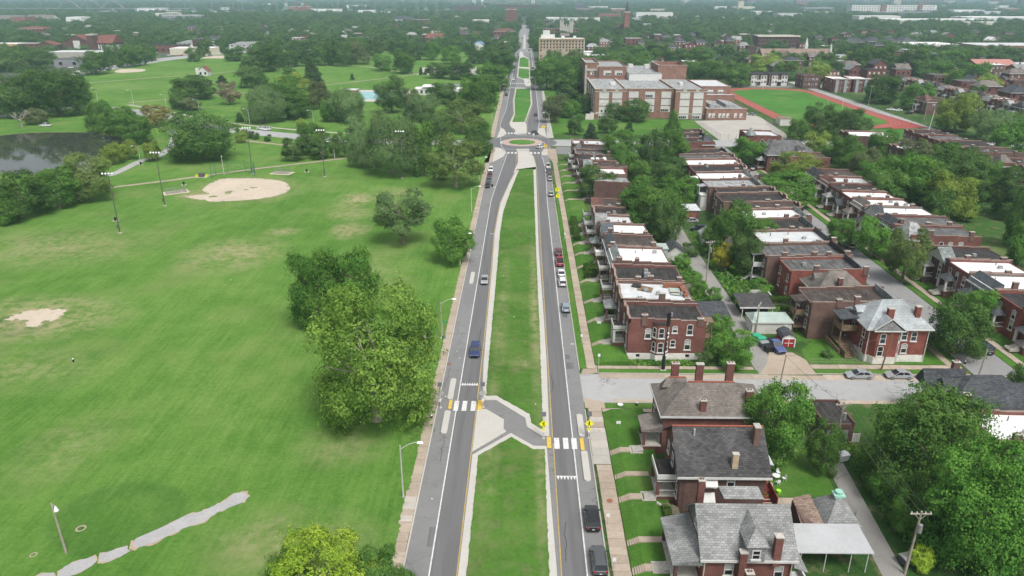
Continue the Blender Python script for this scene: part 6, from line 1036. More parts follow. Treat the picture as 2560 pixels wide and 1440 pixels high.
for i in range(34):
 x=rgf.uniform(900,2700);y=rgf.uniform(3900,5600);w=rgf.uniform(25,70);h=rgf.uniform(15,55)
 far('hazy %s downtown block on the right horizon'%('tall slender' if h>38 and w<45 else 'tall' if h>38 else('wide' if w>50 else 'low')),'tower block',x,x+w,y,30,h,rgf.choice(['far_grey','far_dark','brick_pink','far_grey','cream','brick_dark']),'flat','far_grey',(4,4,w/7,h/10),group='hazy downtown blocks')
def bridge_cable():
 e=empty('cable_bridge',(-110,4000,0),'pale cable stayed bridge with two tall pylons on the horizon','bridge');o=(-110,4000,0)
 MB().box(-420,230,3994,4006,12,15).build('deck',MT['far_grey'],e,o)
 mb=MB()
 for x in range(-400,230,60):mb.box(x-2,x+2,3997,4003,0,12)
 mb.build('pier',MT['far_grey'],e,o)
 for px in(-258,42):
  MB().cyl((px-7,4000,0),(px-1.5,4000,60),3.2,2.6,6).cyl((px+7,4000,0),(px+1.5,4000,60),3.2,2.6,6).cyl((px,4000,58),(px,4000,125),4,3,6).build('pylon',MT['pale_wall'],e,o)
  cb=MB()
  for k in range(1,15):
   for s_ in(-1,1):cb.cyl((px,4000,60+k*4.2),(px+s_*k*10.2,4000,15),.55,.55,4)
  cb.build('cable',MT['pale_wall'],e,o)
bridge_cable()
e=empty('arch_bridge',(-1560,2800,0),'rusty steel bridge with three arches far off at left','bridge');o=(-1560,2800,0)
MB().box(-1900,-1200,2800,2806,12,14).build('deck',MT['far_grey'],e,o)
for x in(-1640,-1560,-1480):
 for y in(2800,2806):MB().tube([(x-40+80*i/12,y,14+24*math.sin(math.pi*i/12))for i in range(13)],.9,5).build('arch',MT['far_grey'],e,o)
mb=MB()
for x in range(-1880,-1200,80):mb.box(x-3,x+3,2801,2805,0,12)
mb.build('pier',MT['far_grey'],e,o)
def pylon_mesh(h):
 mb=MB()
 for sx in(-1,1):
  for sy in(-1,1):mb.cyl((sx*h*.1,sy*h*.1,0),(sx*.8,sy*.8,h),.3,.2,4)
 for z in(.72,.84,.96):mb.box(-h*.15,h*.15,-.4,.4,h*z-.4,h*z+.4)
 for k in range(6):
  z0,z1=h*k/7,h*(k+1)/7;a=lambda z:h*.1*(1-z/h)+.8*z/h
  mb.cyl((-a(z0),-a(z0),z0),(a(z1),-a(z1),z1),.16,.16,4);mb.cyl((a(z0),-a(z0),z0),(-a(z1),-a(z1),z1),.16,.16,4)
 return mb.mesh('lattice_tower',MT['metal_grey'])
pm_=pylon_mesh(44)
for(x,y)in[(-1290,2300),(-1120,2450),(-1020,2350),(-940,2520),(-1010,2800),(-920,2300),(-880,2900),(-820,2700),(-760,2400),(-690,2600),(-560,2350),(-420,2200),(-330,2400),(-240,2150)]:
 o=bpy.data.objects.new('lattice_tower',pm_);put(o,None,(x,y,0));tag(o,'thin steel lattice power tower on the left horizon','power tower','power towers on the left horizon')
o=MB().cyl((0,0,0),(0,0,22),2.5,2.2,8).cyl((0,0,22),(0,0,27),4,8,12).cyl((0,0,27),(0,0,34),8,3,12).build('water_tower',MT['pale_wall']);o.location=(-200,3700,0);tag(o,'pale water tower between the bridge pylons','water tower')
OCC=[]
rgf=random.Random(5)
nfar=0
def clear_of(x,y,m):
 return all(not(a-m<x<b+m and c_-m<y<d+m)for a,b,c_,d in OCC)
for o in list(bpy.data.objects):
 if o.type=='EMPTY' and o.get('category')and o.parent is None:
  xs=[c_ for ch in o.children if ch.type=='MESH' for c_ in[o.location.x+min(v[0]for v in ch.bound_box),o.location.x+max(v[0]for v in ch.bound_box)]]
  ys=[c_ for ch in o.children if ch.type=='MESH' for c_ in[o.location.y+min(v[1]for v in ch.bound_box),o.location.y+max(v[1]for v in ch.bound_box)]]
  if xs:OCC.append((min(xs),max(xs),min(ys),max(ys)))
LOTS=[((292,330),(400,560),'behind the terrace beyond the track',9),((100,330),(600,760),'beyond the school field',22),((360,520),(480,680),'at the right behind the track street',24),((40,420),(860,1150),'right of the far avenue',44),((-520,-40),(980,1400),'left of the far avenue',40),((380,900),(690,1250),'in the distant right district',54),((-900,-560),(1000,1600),'in the distant left district',18),((-300,500),(1400,2100),'towards the horizon',34)]
for(xa,xb),(ya,yb),nm,n in LOTS:
 k=tries=0
 while k<n and tries<900:
  tries+=1
  x=rgf.uniform(xa,xb);y=ya+round(rgf.uniform(0,yb-ya)/12)*12.
  w,d,h=rgf.uniform(8,15),rgf.uniform(9,15),rgf.uniform(6.5,9.5)
  if not clear_of(x+w/2,y+d/2,9)or-25<x+w/2<24:continue
  OCC.append((x,x+w,y,y+d));k+=1;nfar+=1
  st=rgf.choice(['flat','flat','hip','gx','gy']);rm=rgf.choice(['tar','tar_grey','roof_white','roof_pale','tar_brown']if st=='flat' else['shingle_slate','shingle_grey','shingle_brown','shingle_dark','roof_grey'])
  wl2=rgf.choice(['brick_red','brick_dark','brick_brown','brick_red','brick_pink','brick_brown'])
  rn=dict(tar='black',tar_grey='charcoal',roof_white='white',roof_pale='pale',tar_brown='brown',shingle_slate='slate',shingle_grey='grey',shingle_brown='brown',shingle_dark='dark',roof_grey='light grey')[rm]
  wn2=dict(brick_red='red',brick_dark='dark',brick_brown='brown',brick_pink='pinkish')[wl2]
  c=far('%s brick house with %s %s roof %s'%(wn2,rn,dict(flat='flat',hip='hipped',gx='gabled',gy='gabled')[st],nm),'house',x,x+w,y,d,h,wl2,st,rm,(3,2,1.2,1.7),rgf.uniform(2.5,4),wm=rgf.choice(['glass','white','glass_blind']),name='brick_house',group='houses '+nm)
  c.chimney(x+w*.7,y+d*.5,h-.5,h+(1.2 if st=='flat' else 4),1,.8)
def order(objs,word='from left'):
 W_=['leftmost of them']+[n+' '+word for n in 'second third fourth fifth sixth seventh eighth ninth tenth eleventh twelfth thirteenth fourteenth'.split()]
 by={}
 for o in objs:by.setdefault(o['label'],[]).append(o)
 for lb,L_ in by.items():
  if len(L_)>1:
   L_.sort(key=lambda o:o.location.x/o.location.y)
   for i,o in enumerate(L_):o['label']=' '.join((lb+', ').split()[:13]).rstrip(',')+', '+(W_[i]if i<len(W_)else 'number %d %s'%(i+1,word))
order([o for o in bpy.data.objects if o.get('category')in('house','shed','power tower','tower block','factory')])
# ------------------------------------------------------------ vehicles
CARM={}
PAINT=dict(white=(.72,.73,.74),silver=(.4,.42,.43),grey=(.11,.115,.12),black=(.018,.018,.02),blue=(.025,.04,.13),navy=(.02,.025,.06),red=(.3,.012,.03),maroon=(.12,.01,.02),lightblue=(.3,.4,.46),truckblue=(.07,.1,.25))
CP={}
for k_,v_ in PAINT.items():
 p_=NT('paint_'+k_);b_=p_.n.new('ShaderNodeBsdfPrincipled');b_.inputs['Base Color'].default_value=(*v_,1);b_.inputs['Roughness'].default_value=.28;b_.inputs['Metallic'].default_value=.3 if k_ in('silver','grey','lightblue')else 0;b_.inputs['Coat Weight'].default_value=.6
 p_.link(b_.outputs[0],p_.out.inputs[0]);CP[k_]=p_.m
MT['tail']=plain('tail_lamp',(.35,.01,.01),.3);MT['head']=plain('head_lamp',(.7,.72,.74),.15);MT['plate']=plain('number_plate',(.6,.6,.62),.5)
def loft(st,m=0):
 mb=MB();rows=[]
 for(y,hw,z0,z1,sh)in st:rows.append([(-hw*.92,y,z0),(-hw,y,z0+(z1-z0)*.35),(-hw*.985,y,z0+(z1-z0)*.75),(-hw*sh,y,z1),(hw*sh,y,z1),(hw*.985,y,z0+(z1-z0)*.75),(hw,y,z0+(z1-z0)*.35),(hw*.92,y,z0)])
 V=[p for r in rows for p in r];F=[]
 for i in range(len(rows)-1):
  for j in range(8):F.append((i*8+j,i*8+(j+1)%8,(i+1)*8+(j+1)%8,(i+1)*8+j))
 F+=[tuple(range(8))[::-1],tuple(range(len(V)-8,len(V)))]
 return mb.add(V,F,m)
SPEC=dict(sedan=(4.8,1.84,1.46,.92,(.1,.26,.56,.74)),suv=(4.75,1.92,1.74,1.08,(.01,.07,.58,.74)),hatch=(4.4,1.82,1.6,1.0,(.01,.1,.56,.76)),van=(5.1,1.98,1.76,1.08,(.01,.06,.66,.84)),pickup=(5.7,2.0,1.86,1.12,(.36,.4,.6,.72)))
def car_meshes(st):
 if st in CARM:return CARM[st]
 L,Wd,Ht,bl,(c0,c1,c2,c3)=SPEC[st];hw=Wd/2;y=lambda f:-L/2+L*f
 D={}
 D['body']=loft([(y(0),hw*.84,.42,bl*.86,.93),(y(.02),hw*.95,.3,bl*.97,.94),(y(.1),hw,.24,bl,.95),(y(.3),hw,.22,bl,.96),(y(.7),hw,.22,bl*.985,.96),(y(.76),hw,.22,bl*.97,.95),(y(.92),hw*.97,.24,bl*.84,.92),(y(.985),hw*.88,.3,bl*.74,.9),(y(1),hw*.78,.4,bl*.66,.9)]).mesh('body',CP['white'])
 rt=.78
 g=MB();z0,z1=bl-.03,Ht-.06
 v=[(-hw*.93,y(c0),z0),(hw*.93,y(c0),z0),(hw*.93,y(c3),z0),(-hw*.93,y(c3),z0),(-hw*rt,y(c1),z1),(hw*rt,y(c1),z1),(hw*rt,y(c2),z1),(-hw*rt,y(c2),z1)]
 g.add(v,[(4,5,6,7),(0,1,5,4),(1,2,6,5),(2,3,7,6),(3,0,4,7)]);D['window']=g.mesh('window',MT['glass'])
 r=loft([(y(c1)-.04,hw*rt*.93,z1-.04,z1+.03,.9),(y(c1)+.12,hw*rt*1.02,z1-.06,Ht,.86),(y((c1+c2)/2),hw*rt*1.03,z1-.06,Ht+.02,.86),(y(c2)-.1,hw*rt*1.02,z1-.06,Ht-.01,.86),(y(c2)+.06,hw*rt*.95,z1-.06,z1+.02,.9)])
 for sx in(-1,1):
  for(fa,fb,tk)in((c0,c1,.1),(c3,c2,.07),((c0+c3)/2-.02,(c1+c2)/2,.06)):
   xa,xb=sx*hw*.945,sx*hw*rt*1.02
   r.add([(xa,y(fa)-tk,z0),(xa,y(fa)+tk,z0),(xb,y(fb)+tk,z1),(xb,y(fb)-tk,z1),(xa-sx*.06,y(fa)-tk,z0),(xa-sx*.06,y(fa)+tk,z0),(xb-sx*.06,y(fb)+tk,z1),(xb-sx*.06,y(fb)-tk,z1)],[(0,1,2,3),(4,7,6,5),(0,4,5,1),(2,6,7,3),(0,3,7,4),(1,5,6,2)])
 D['roof_panel']=r.mesh('roof_panel',CP['white'])
 if st=='pickup':D['cargo_bed']=MB().box(-hw*.82,hw*.82,y(.03),y(.34),bl-.02,bl+.012).mesh('cargo_bed',MT['black'])
 if st in('suv','van'):D['roof_rail']=MB().box(-hw*.7,-hw*.66,y(c1+.05),y(c2-.05),Ht,Ht+.07).box(hw*.66,hw*.7,y(c1+.05),y(c2-.05),Ht,Ht+.07).mesh('roof_rail',MT['black'])
 wr=.34 if st in('suv','pickup','van')else .31
 D['wheel']=MB().cyl((-.11,0,0),(.11,0,0),wr,wr,16).mesh('wheel',MT['rubber']);D['rim']=MB().cyl((-.125,0,0),(.125,0,0),wr*.62,wr*.62,10).mesh('rim',MT['steel'])
 D['wheels']=[(sx*(hw-.1),y(f),wr)for sx in(-1,1)for f in(.19,.81)]
 D['headlight']=MB().box(-.2,.2,-.12,.03,-.07,.08).mesh('headlight',MT['head']);D['hl']=[(sx*hw*.64,y(.985),bl*.64)for sx in(-1,1)]
 D['taillight']=MB().box(-.17,.17,-.03,.1,-.1,.12).mesh('taillight',MT['tail']);D['tl']=[(sx*hw*.72,y(.003),bl*.78)for sx in(-1,1)]
 D['bumper']=MB().box(-hw*.8,hw*.8,y(0)-.04,y(0)+.1,.32,.5).box(-hw*.72,hw*.72,y(1)-.12,y(1)+.02,.3,.48).mesh('bumper',MT['black']);D['number_plate']=MB().box(-.16,.16,y(0)-.055,y(0)-.045,.55,.68).mesh('number_plate',MT['plate'])
 D['mirror']=MB().box(-.1,.1,-.06,.06,-.06,.08).mesh('mirror',MT['black']);D['mr']=[(sx*(hw+.08),y(c3)-.25,bl+.05)for sx in(-1,1)]
 D['grille']=MB().box(-hw*.42,hw*.42,y(1)-.06,y(1)+.012,bl*.45,bl*.62).mesh('grille',MT['black'])
 CARM[st]=D;return D
def car(style,paint,x,y,head,label,cat,group=None,lite=False):
 D=car_meshes(style);e=empty({'suv':'suv_car','pickup':'pickup_truck','van':'minivan','sedan':'sedan_car','hatch':'hatchback_car'}[style],(x,y,.02),label,cat,group,R(head))
 for n in('body','roof_panel'):
  o=inst(n,D[n],e);o.material_slots[0].link='OBJECT';o.material_slots[0].material=CP[paint]
 for n in('window','cargo_bed','roof_rail','bumper','number_plate','grille'):
  if n in D and not(lite and n in('bumper','number_plate','grille','roof_rail')):inst(n,D[n],e)
 for p in D['wheels']:w=inst('wheel',D['wheel'],e,p);lite or inst('rim',D['rim'],w)
 for p in D['tl']:inst('taillight',D['taillight'],e,p)
 for p in D['hl']:inst('headlight',D['headlight'],e,p)
 if not lite:
  for p in D['mr']:inst('mirror',D['mirror'],e,p)
 return e
GP='cars parked along the avenue'
car('sedan','silver',-9.3,165.6,180,'silver sedan driving towards the camera on the left carriageway','car','cars driving on the avenue');car('suv','blue',-9.2,127.6,180,'dark blue car driving towards the camera on the left carriageway','car','cars driving on the avenue')
car('suv','black',9.3,79,0,'black suv with roof rails parked in front of the southern houses','car',GP);car('suv','grey',9.5,71.2,0,'dark grey suv parked at the bottom edge of the frame','car',GP)
for st,pc,y,lb in[('hatch','lightblue',149,'pale silver blue hatchback parked alone across from the ruined house'),('suv','white',164.4,'white car parked second in the row, behind another white car'),('sedan','white',170.7,'white sedan with dark sunroof parked behind the red pickup'),('pickup','red',178.8,'bright red pickup truck parked by the row houses'),('suv','maroon',186.2,'dark maroon suv parked ahead of the red pickup'),('sedan','silver',248,'silver car parked near the yellow school signs'),('sedan','silver',270.4,'silver car parked last in the far group of four'),('sedan','grey',276.4,'grey car parked third in the far group'),('suv','navy',282.4,'dark blue car parked behind the white pickup near the roundabout'),('pickup','white',291.5,'white pickup parked on the right nearest the roundabout')]:
 car(st,pc,9.45+(.3 if y>260 else 0),y,0,lb,'pickup' if st=='pickup' else 'car',GP)
for st,pc,y,lb in[('suv','white',284.5,'white suv parked beside the park near the roundabout'),('sedan','maroon',275.4,'dark red car parked behind the white suv by the park'),('sedan','grey',267.8,'dark grey car with open door parked by the park'),('sedan','black',259.6,'black car parked closest to the camera beside the park')]:
 car(st,pc,-12.9,y,180,lb,'car',GP)
car('suv','white',7.5,331.4,-35,'white suv turning in the roundabout','car');car('pickup','black',5.2,366.5,20,'black pickup truck leaving the roundabout','pickup');car('suv','black',6.6,425.5,0,'black suv driving away beyond the roundabout','car');car('suv','black',-12.2,513,180,'dark car parked far up the left side of the avenue','car',None,True);car('suv','white',-8.9,610,180,'white car waiting at the far crosswalk','car',None,True);car('sedan','silver',-8.6,756,180,'silver car far up the left carriageway','car',None,True);car('sedan','black',8.2,705,0,'dark car far up the right carriageway','car',None,True)
car('sedan','silver',61.2,119.1,90,'silver sedan parked on the side street, the left one of two','car','silver sedans on the side street');car('sedan','silver',68.4,119.2,90,'silver sedan parked on the side street, the right one of two','car','silver sedans on the side street')
car('van','navy',89.9,130.5,0,'dark blue minivan parked on the second street near the corner','van');car('sedan','maroon',84.2,131.4,0,'dark red car half hidden under the round tree','car');car('suv','silver',89.6,193.4,0,'silver suv parked on the second street under a tree','car');car('suv','black',89.8,288.6,0,'black suv parked on the second street by the dormered house','car');car('sedan','silver',89.6,297.4,0,'silver car at the far end of the second street','car');car('sedan','black',89.2,274.4,0,'dark car on the second street behind a leafy tree','car')
car('sedan','silver',50.9,216.4,90,'silver sedan parked beside the alley garage','car');car('suv','black',51.6,208,80,'black suv parked behind the silver sedan in the alley','car');car('pickup','truckblue',49.6,130.6,192,'faded blue pickup truck parked beside the red barn shed','pickup');car('pickup','black',50.6,148.4,90,'black pickup sheltering in the carport','pickup')
car('pickup','white',-250.6,385,90,'white pickup parked on the grass behind the pond','pickup');car('suv','white',-134.6,377.8,75,'white suv with open tailgate stopped on the park drive','car');car('suv','white',-131.2,375.4,82,'white suv in front of the other white suv on the park drive','car');car('sedan','lightblue',130,429,40,'blue grey car between the school and the track','car',None,True)
for i,(x,y,pc,lb)in enumerate([(218.4,449.6,'white','white car parked on the grass beyond the track, rear one'),(221.4,446.8,'white','white car parked on the grass beyond the track, front one'),(222.5,436,'black','black car parked beyond the track beside the white ones'),(232,439,'navy','dark car parked beyond the track at the far right')]):car('sedan',pc,x,y,80,lb,'car','cars parked beyond the track',True)
for i,(x,y,pc)in enumerate([(-425,880,'white'),(-396,850,'white'),(-380,845,'red'),(-350,852,'silver'),(-340,868,'white'),(-430,700,'silver'),(-422,704,'white'),(-58,690,'red'),(-64,692,'black'),(-72,690,'grey'),(-80,690,'black')]):car('sedan',pc,x,y,100,['%s car in the far street by the shops'%pc,'%s car in the parking lot among the park trees'%pc][x>-100],'car',['cars in the far shop street','cars in the park lot'][x>-100],True)
for i,(x,y,pc)in enumerate([(-4.5,905,'white'),(5.5,930,'black'),(-5,1010,'silver'),(4.6,1060,'white'),(-3.8,1180,'grey'),(4.4,1270,'white'),(-9,930,'white'),(9,980,'silver'),(6,1420,'white'),(-5,1500,'white')]):car('suv',pc,x,y,0 if x>0 else 180,'%s car tiny on the far end of the avenue'%pc,'car','cars on the far avenue',True)
order([o for o in bpy.data.objects if o.get('category')in('car',)])
# ------------------------------------------------------------ poles, lamps, signs
def street_lamp(x,y,h,side,label,reach=2.4):
 e=empty('street_lamp',(x,y,0),label,'street lamp','street lamps along the avenue')
 MB().cyl((0,0,0),(0,0,.35),.25,.22,8).build('lamp_base',MT['concrete'],e);MB().cyl((0,0,.3),(0,0,h),.13,.085,8).build('pole',MT['wood_pole']if side>0 and y<140 and y>100 else MT['galv'],e)
 pts=[(side*reach*t,0,h-.6+1.15*math.sin(t*math.pi/2))for t in[i/6 for i in range(7)]]
 MB().tube(pts,.055,6).build('arm',MT['galv'],e)
 L_=MB().extr([(h+.45,0),(h+.72,0),(h+.6,0)],'x',0,0)if 0 else MB().taper(side*reach-.1 if side>0 else side*reach-.75,side*reach+.75 if side>0 else side*reach+.1,-.17,.17,h+.42,h+.66,.1)
 L_.build('lamp_head',MT['lamp_white'],e)
for i,(x,y)in enumerate(PTS['lampL']):
 street_lamp(x+.1,y,8.1 if i else 8.6,1,['curved arm street lamp nearest the camera on the park sidewalk','street lamp beside the huge yellow-green tree','street lamp behind the round tree at the park sidewalk','street lamp at the park kerb above the crooked tree','street lamp beside the parked cars by the park','street lamp at the park kerb just beyond the roundabout','tall street lamp at the third cross street','street lamp between roundabout and third cross street'][i])
for i,(x,y)in enumerate(PTS['lampR']):street_lamp(x,y,9,-1,['street lamp northeast of the roundabout','lamp post standing before the school front','lamp post on the school lawn near the conifer'][i])
for i,(x,y)in enumerate(PTS['flood']):
 e=empty('floodlight_mast',(x,y,0),['tall floodlight mast left of the bleachers, nearest the camera','tall floodlight mast rising beside the near bleachers','floodlight mast behind the ball field backstop','floodlight mast right of the ball field on the path','dark floodlight mast in front of the large drooping tree'][i],'floodlight','floodlight masts round the ball field');h=17.6
 MB().cyl((0,0,0),(0,0,.25),.6,.6,8).build('footing',MT['concrete'],e);MB().cyl((0,0,.2),(0,0,h),.18,.11,8).build('pole',MT['metal_dark'],e);MB().box(-1.5,1.5,-.08,.08,h-.3,h-.12).build('crossbar',MT['metal_dark'],e);MB().box(-.3,.3,-.45,-.15,1.6,2.8).build('control_box',MT['metal_dark'],e)
 for k in(-1.35,-.45,.45,1.35):MB().cyl((k,-.1,h-.12),(k,-.42,h+.12),.14,.29,10).build('floodlight',MT['lamp_white'],e)
for i,(x,y)in enumerate(PTS['lampP']):
 if i==8:continue
 e=empty('park_lamp',(x,y,0),['tall lamp post by the white cars on the park drive','lamp post on the park drive behind the round trees','curved lamp post beside the path right of the round trees','lamp post left end of the drive beyond the pond','lamp post at the drive junction behind the tree clump','lamp post at the drive kerb beside the golden tree','lamp post beside the curved grey path','short pale post by the ball field backstop','','lamp post at the drive behind the massive dark tree'][i],'lamp post','lamp posts in the park');h=9. if i not in(7,2,6)else 7
 MB().cyl((0,0,0),(0,0,h),.13,.08,8).build('pole',MT['galv'],e)
 if i!=7:MB().tube([(-.0,0,h-.1),(-1.2,0,h+.35),(-2.2,0,h+.4)],.05,5).build('arm',MT['galv'],e)
 MB().taper(-2.8,-2.1,-.15,.15,h+.3,h+.5,.06).build('lamp_head',MT['lamp_white'],e)if i!=7 else MB().cyl((0,0,h),(0,0,h+.4),.16,.1,8).build('lamp_head',MT['lamp_white'],e)
e=empty('lamp_post',(-56.9,72,0),'leaning pale wooden post with white funnel lamp beside the broken path','lamp post')
MB().cyl((0,0,0),(-.25,.15,7.5),.15,.11,8).build('pole',MT['wood_pole'],e);MB().cyl((.18,.1,6.4),(.18,.1,7.05),.3,.1,8).build('lamp_shade',MT['lamp_white'],e);MB().tube([(-.2,.1,7.2),(.1,.1,7.25),(.18,.1,7.0)],.04,5).build('bracket',MT['galv'],e)
MB().add([(math.cos(a)*r,math.sin(a)*r,.03)for r in(.42,.66)for a in[2*math.pi*i/20 for i in range(20)]],[(i,(i+1)%20,20+(i+1)%20,20+i)for i in range(20)]).build('concrete_ring',MT['slab1'],None,(0,0,0)).location=(-57.6,76.5,0)
tag(bpy.data.objects['concrete_ring'],'concrete ring set in the grass behind the leaning post','ring')
o=MB().add([(math.cos(a)*r,math.sin(a)*r,.03)for r in(.3,.46)for a in[2*math.pi*i/16 for i in range(16)]],[(i,(i+1)%16,16+(i+1)%16,16+i)for i in range(16)]).build('concrete_ring',MT['slab1']);o.location=(-60.8,71.6,0);tag(o,'small concrete ring in the grass left of the leaning post','ring')
def utility_pole(x,y,h,label,lean=(0,0),arms=1,az=0.,tr=False,m='wood_pole'):
 e=empty('utility_pole',(x,y,0),label,'utility pole','utility poles',R(az))
 MB().cyl((0,0,0),(lean[0],lean[1],h),.17,.11,8).build('pole',MT[m],e)
 for k in range(arms):
  z=h-.45-k*1.1;MB().box(lean[0]-1.25,lean[0]+1.25,lean[1]-.08,lean[1]+.08,z,z+.14).build('crossarm',MT['wood_pole'],e)
  mb=MB()
  for q in(-1.1,-.5,.5,1.1):mb.cyl((lean[0]+q,lean[1],z+.14),(lean[0]+q,lean[1],z+.36),.06,.06,6)
  mb.build('insulator',MT['lamp_white'],e)
  MB().cyl((lean[0]-.7,lean[1],z+.02),(lean[0],lean[1],z-.8),.03).cyl((lean[0]+.7,lean[1],z+.02),(lean[0],lean[1],z-.8),.03).build('brace',MT['galv'],e)
 if tr:MB().cyl((.32,-.2,h-2.8),(.32,-.2,h-1.7),.25,.25,10).build('transformer',MT['metal_grey'],e)
U_=PTS['util']
utility_pole(*U_[0],9.2,'pale utility pole with crossarm beside the southern alley at the bottom',(.2,.1),1,0,True)
utility_pole(*U_[1],7.6,'dark leaning utility pole at the side street behind a tree',(.5,.2),0);utility_pole(*U_[2],8.6,'grey leaning pole in front of the dark grey shingled house',(.6,.2),0);utility_pole(*U_[3],7.4,'thin brown pole in front of the grey hip-roofed house',(.7,0),0,0,False,'wood_brown')
utility_pole(*U_[4],11.2,'tall pale utility pole with transformer beside the yellow flowering tree',(.1,0),1,20,True);utility_pole(*U_[5],8.,'dark utility pole at the alley beside the brick garage',(.1,0),0,0,False,'wood_brown');utility_pole(*U_[6],9.,'utility pole among the trees behind the far avenue row',(0,0),1);utility_pole(*U_[7],6.8,'grey pole at the alley mouth beside green bins',(.3,0),1,60)
utility_pole(*U_[8],12.5,'utility pole at the right side of the running track',(.4,0),1);utility_pole(*U_[9],11,'pole behind the bright green tree beyond the track',(0,0),1);utility_pole(*U_[10],12,'tall pole left of the twin gabled flats',(0,0),1);utility_pole(*U_[11],12,'tall pole right of the twin gabled flats',(.0,0),1);utility_pole(*U_[12],14,'tall leaning white pole at the corner of the track lawn',(1.8,1.),0,0,False,'white');utility_pole(46.2,92.5,10.5,'pole with crossarm behind the dark flat garage',(0,0),1,10,True)
def wire(a,b,sag,name,label):
 pts=[]
 for i in range(13):
  t=i/12;p=Vector(a).lerp(Vector(b),t);pts.append((p.x,p.y,p.z-sag*4*t*(1-t)))
 o=MB().tube(pts,.022,4).build(name,MT['metal_dark']);tag(o,label,'cable','overhead cables')
P0=(46.4,70.2,9);P1=(46.2,92.5,10.2);P2_=(44.9,113,7.6)
for k,q in enumerate((-1,0,1)):wire((P0[0]+q,P0[1],P0[2]),(P1[0]+q,P1[1],P1[2]),.6,'power_cable',['left','middle','right'][k]+' cable running along the southern alley')
wire(P1,P2_,.5,'power_cable','cable from the alley pole to the side street');wire(P1,(31.6,81,6.6),.5,'power_cable','house cable slanting across the back yard of the gabled house');wire((43.8,164.3,10.8),(45,203.9,7.8),.7,'power_cable','cable along the northern alley');wire((43.8,164.3,9),(48,137.1,6.8),.6,'power_cable','cable over the overgrown yards by the northern alley');wire((48,137.1,6.6),(64.8,128,6),.4,'power_cable','cable reaching the grey hip-roofed house');wire((43.6,164.3,8),(33.8,150,7.4),.3,'power_cable','house cable behind the row with torn roof');wire((44.9,113,7.4),(66.9,121.9,7.2),.6,'power_cable','cable over the side street');wire((138,598,11.6),(213,572,11.6),1,'power_cable','cable beyond the track field')
x,y=PTS['blackpole'][0]
e=empty('antenna_pole',(x,y,0),'black pole with thick dark cylinder on top at the street corner','pole')
MB().cyl((0,0,.1),(0,0,2.8),.34,.32,12).build('cabinet',MT['black'],e);MB().cyl((0,0,2.8),(.25,0,9),.13,.12,10).build('pole',MT['black'],e);MB().cyl((.25,0,9),(.32,0,11.6),.36,.34,12).build('antenna',MT['black'],e);MB().box(-.5,.5,-.5,.5,0,.12).build('footing',MT['concrete_new'],e);MB().cyl((.35,-.3,7.6),(.35,-.5,7.75),.2,.12,8).build('lamp',MT['lamp_white'],e)
def warn_sign(x,y,label,face='S',m='sign_yellow',solar=True,kind='diamond',h=2.5,s=.62,cat='road sign',walker=True):
 e=empty('road_sign',(x,y,0),label,cat,'crossing signs')
 MB().cyl((0,0,0),(0,0,h+(1.9 if solar else .6)),.06,.055,8).build('post',MT['galv'],e);MB().cyl((0,0,0),(0,0,.18),.28,.2,8).build('base',MT['galv'],e)
 sg=-1 if face=='S' else 1;pa,pb=sorted((sg*.07,sg*.1))
 shp=[(0,h+s*1.5),(s*1.15,h+s*.35),(0,h-s*.8),(-s*1.15,h+s*.35)]if kind=='diamond' else[(0,h+s*1.3),(s*.9,h+s*.5),(s*.9,h-s*.7),(-s*.9,h-s*.7),(-s*.9,h+s*.5)]
 MB().extr(shp,'y',pa,pb).build('panel',MT[m if face=='S' else 'galv'],e)
 if face=='S' and walker:
  q=-.104;MB().cyl((.05,q,h+.62),(.05,q-.006,h+.62),.1,.1,8).box(-.07,.1,q-.005,q,h+.12,h+.5).add([(-.05,q-.004,h+.14),(.05,q-.004,h+.14),(-.14,q-.004,h-.28),(-.24,q-.004,h-.26)],[(0,1,2,3)]).add([(0,q-.004,h+.14),(.1,q-.004,h+.14),(.26,q-.004,h-.26),(.15,q-.004,h-.28)],[(0,1,2,3)]).add([(-.05,q-.004,h+.46),(-.07,q-.004,h+.34),(-.28,q-.004,h+.16),(-.26,q-.004,h+.28)],[(0,1,2,3)]).build('walker_symbol',MT['black'],e)
 if solar:
  MB().box(-.35,.35,min(pa,pb),max(pa,pb),h-s*1.6,h-s*1.05).build('arrow_plate',MT[m if face=='S' else 'galv'],e)
  if face=='S':MB().add([(-.16,-.103,h-.98),(.08,-.103,h-.72),(.08,-.103,h-.84),(.16,-.103,h-.86)],[(0,2,1),(0,3,2)]).build('arrow_symbol',MT['black'],e)
  MB().add([(-.35,-.35,h+1.75),(.35,-.35,h+1.75),(.35,.35,h+2.1),(-.35,.35,h+2.1),(-.35,-.35,h+1.8),(.35,-.35,h+1.8),(.35,.35,h+2.15),(-.35,.35,h+2.15)],[(0,3,2,1),(4,5,6,7),(0,1,5,4),(1,2,6,5),(2,3,7,6),(3,0,4,7)]).build('solar_panel',MT['far_dark'],e);MB().box(-.14,.14,-.12,.12,1.2,1.6).build('battery_box',MT['lamp_white'],e)
warn_sign(3.35,98.4,'yellow diamond pedestrian sign on the median side of the right crosswalk');warn_sign(10.45,98.6,'yellow diamond pedestrian sign on the sidewalk side of the right crosswalk');warn_sign(-13.8,107.4,'grey back of a crossing sign with solar panel beside the park','N');warn_sign(-6.6,107.6,'grey back of a crossing sign with solar panel on the median','N')
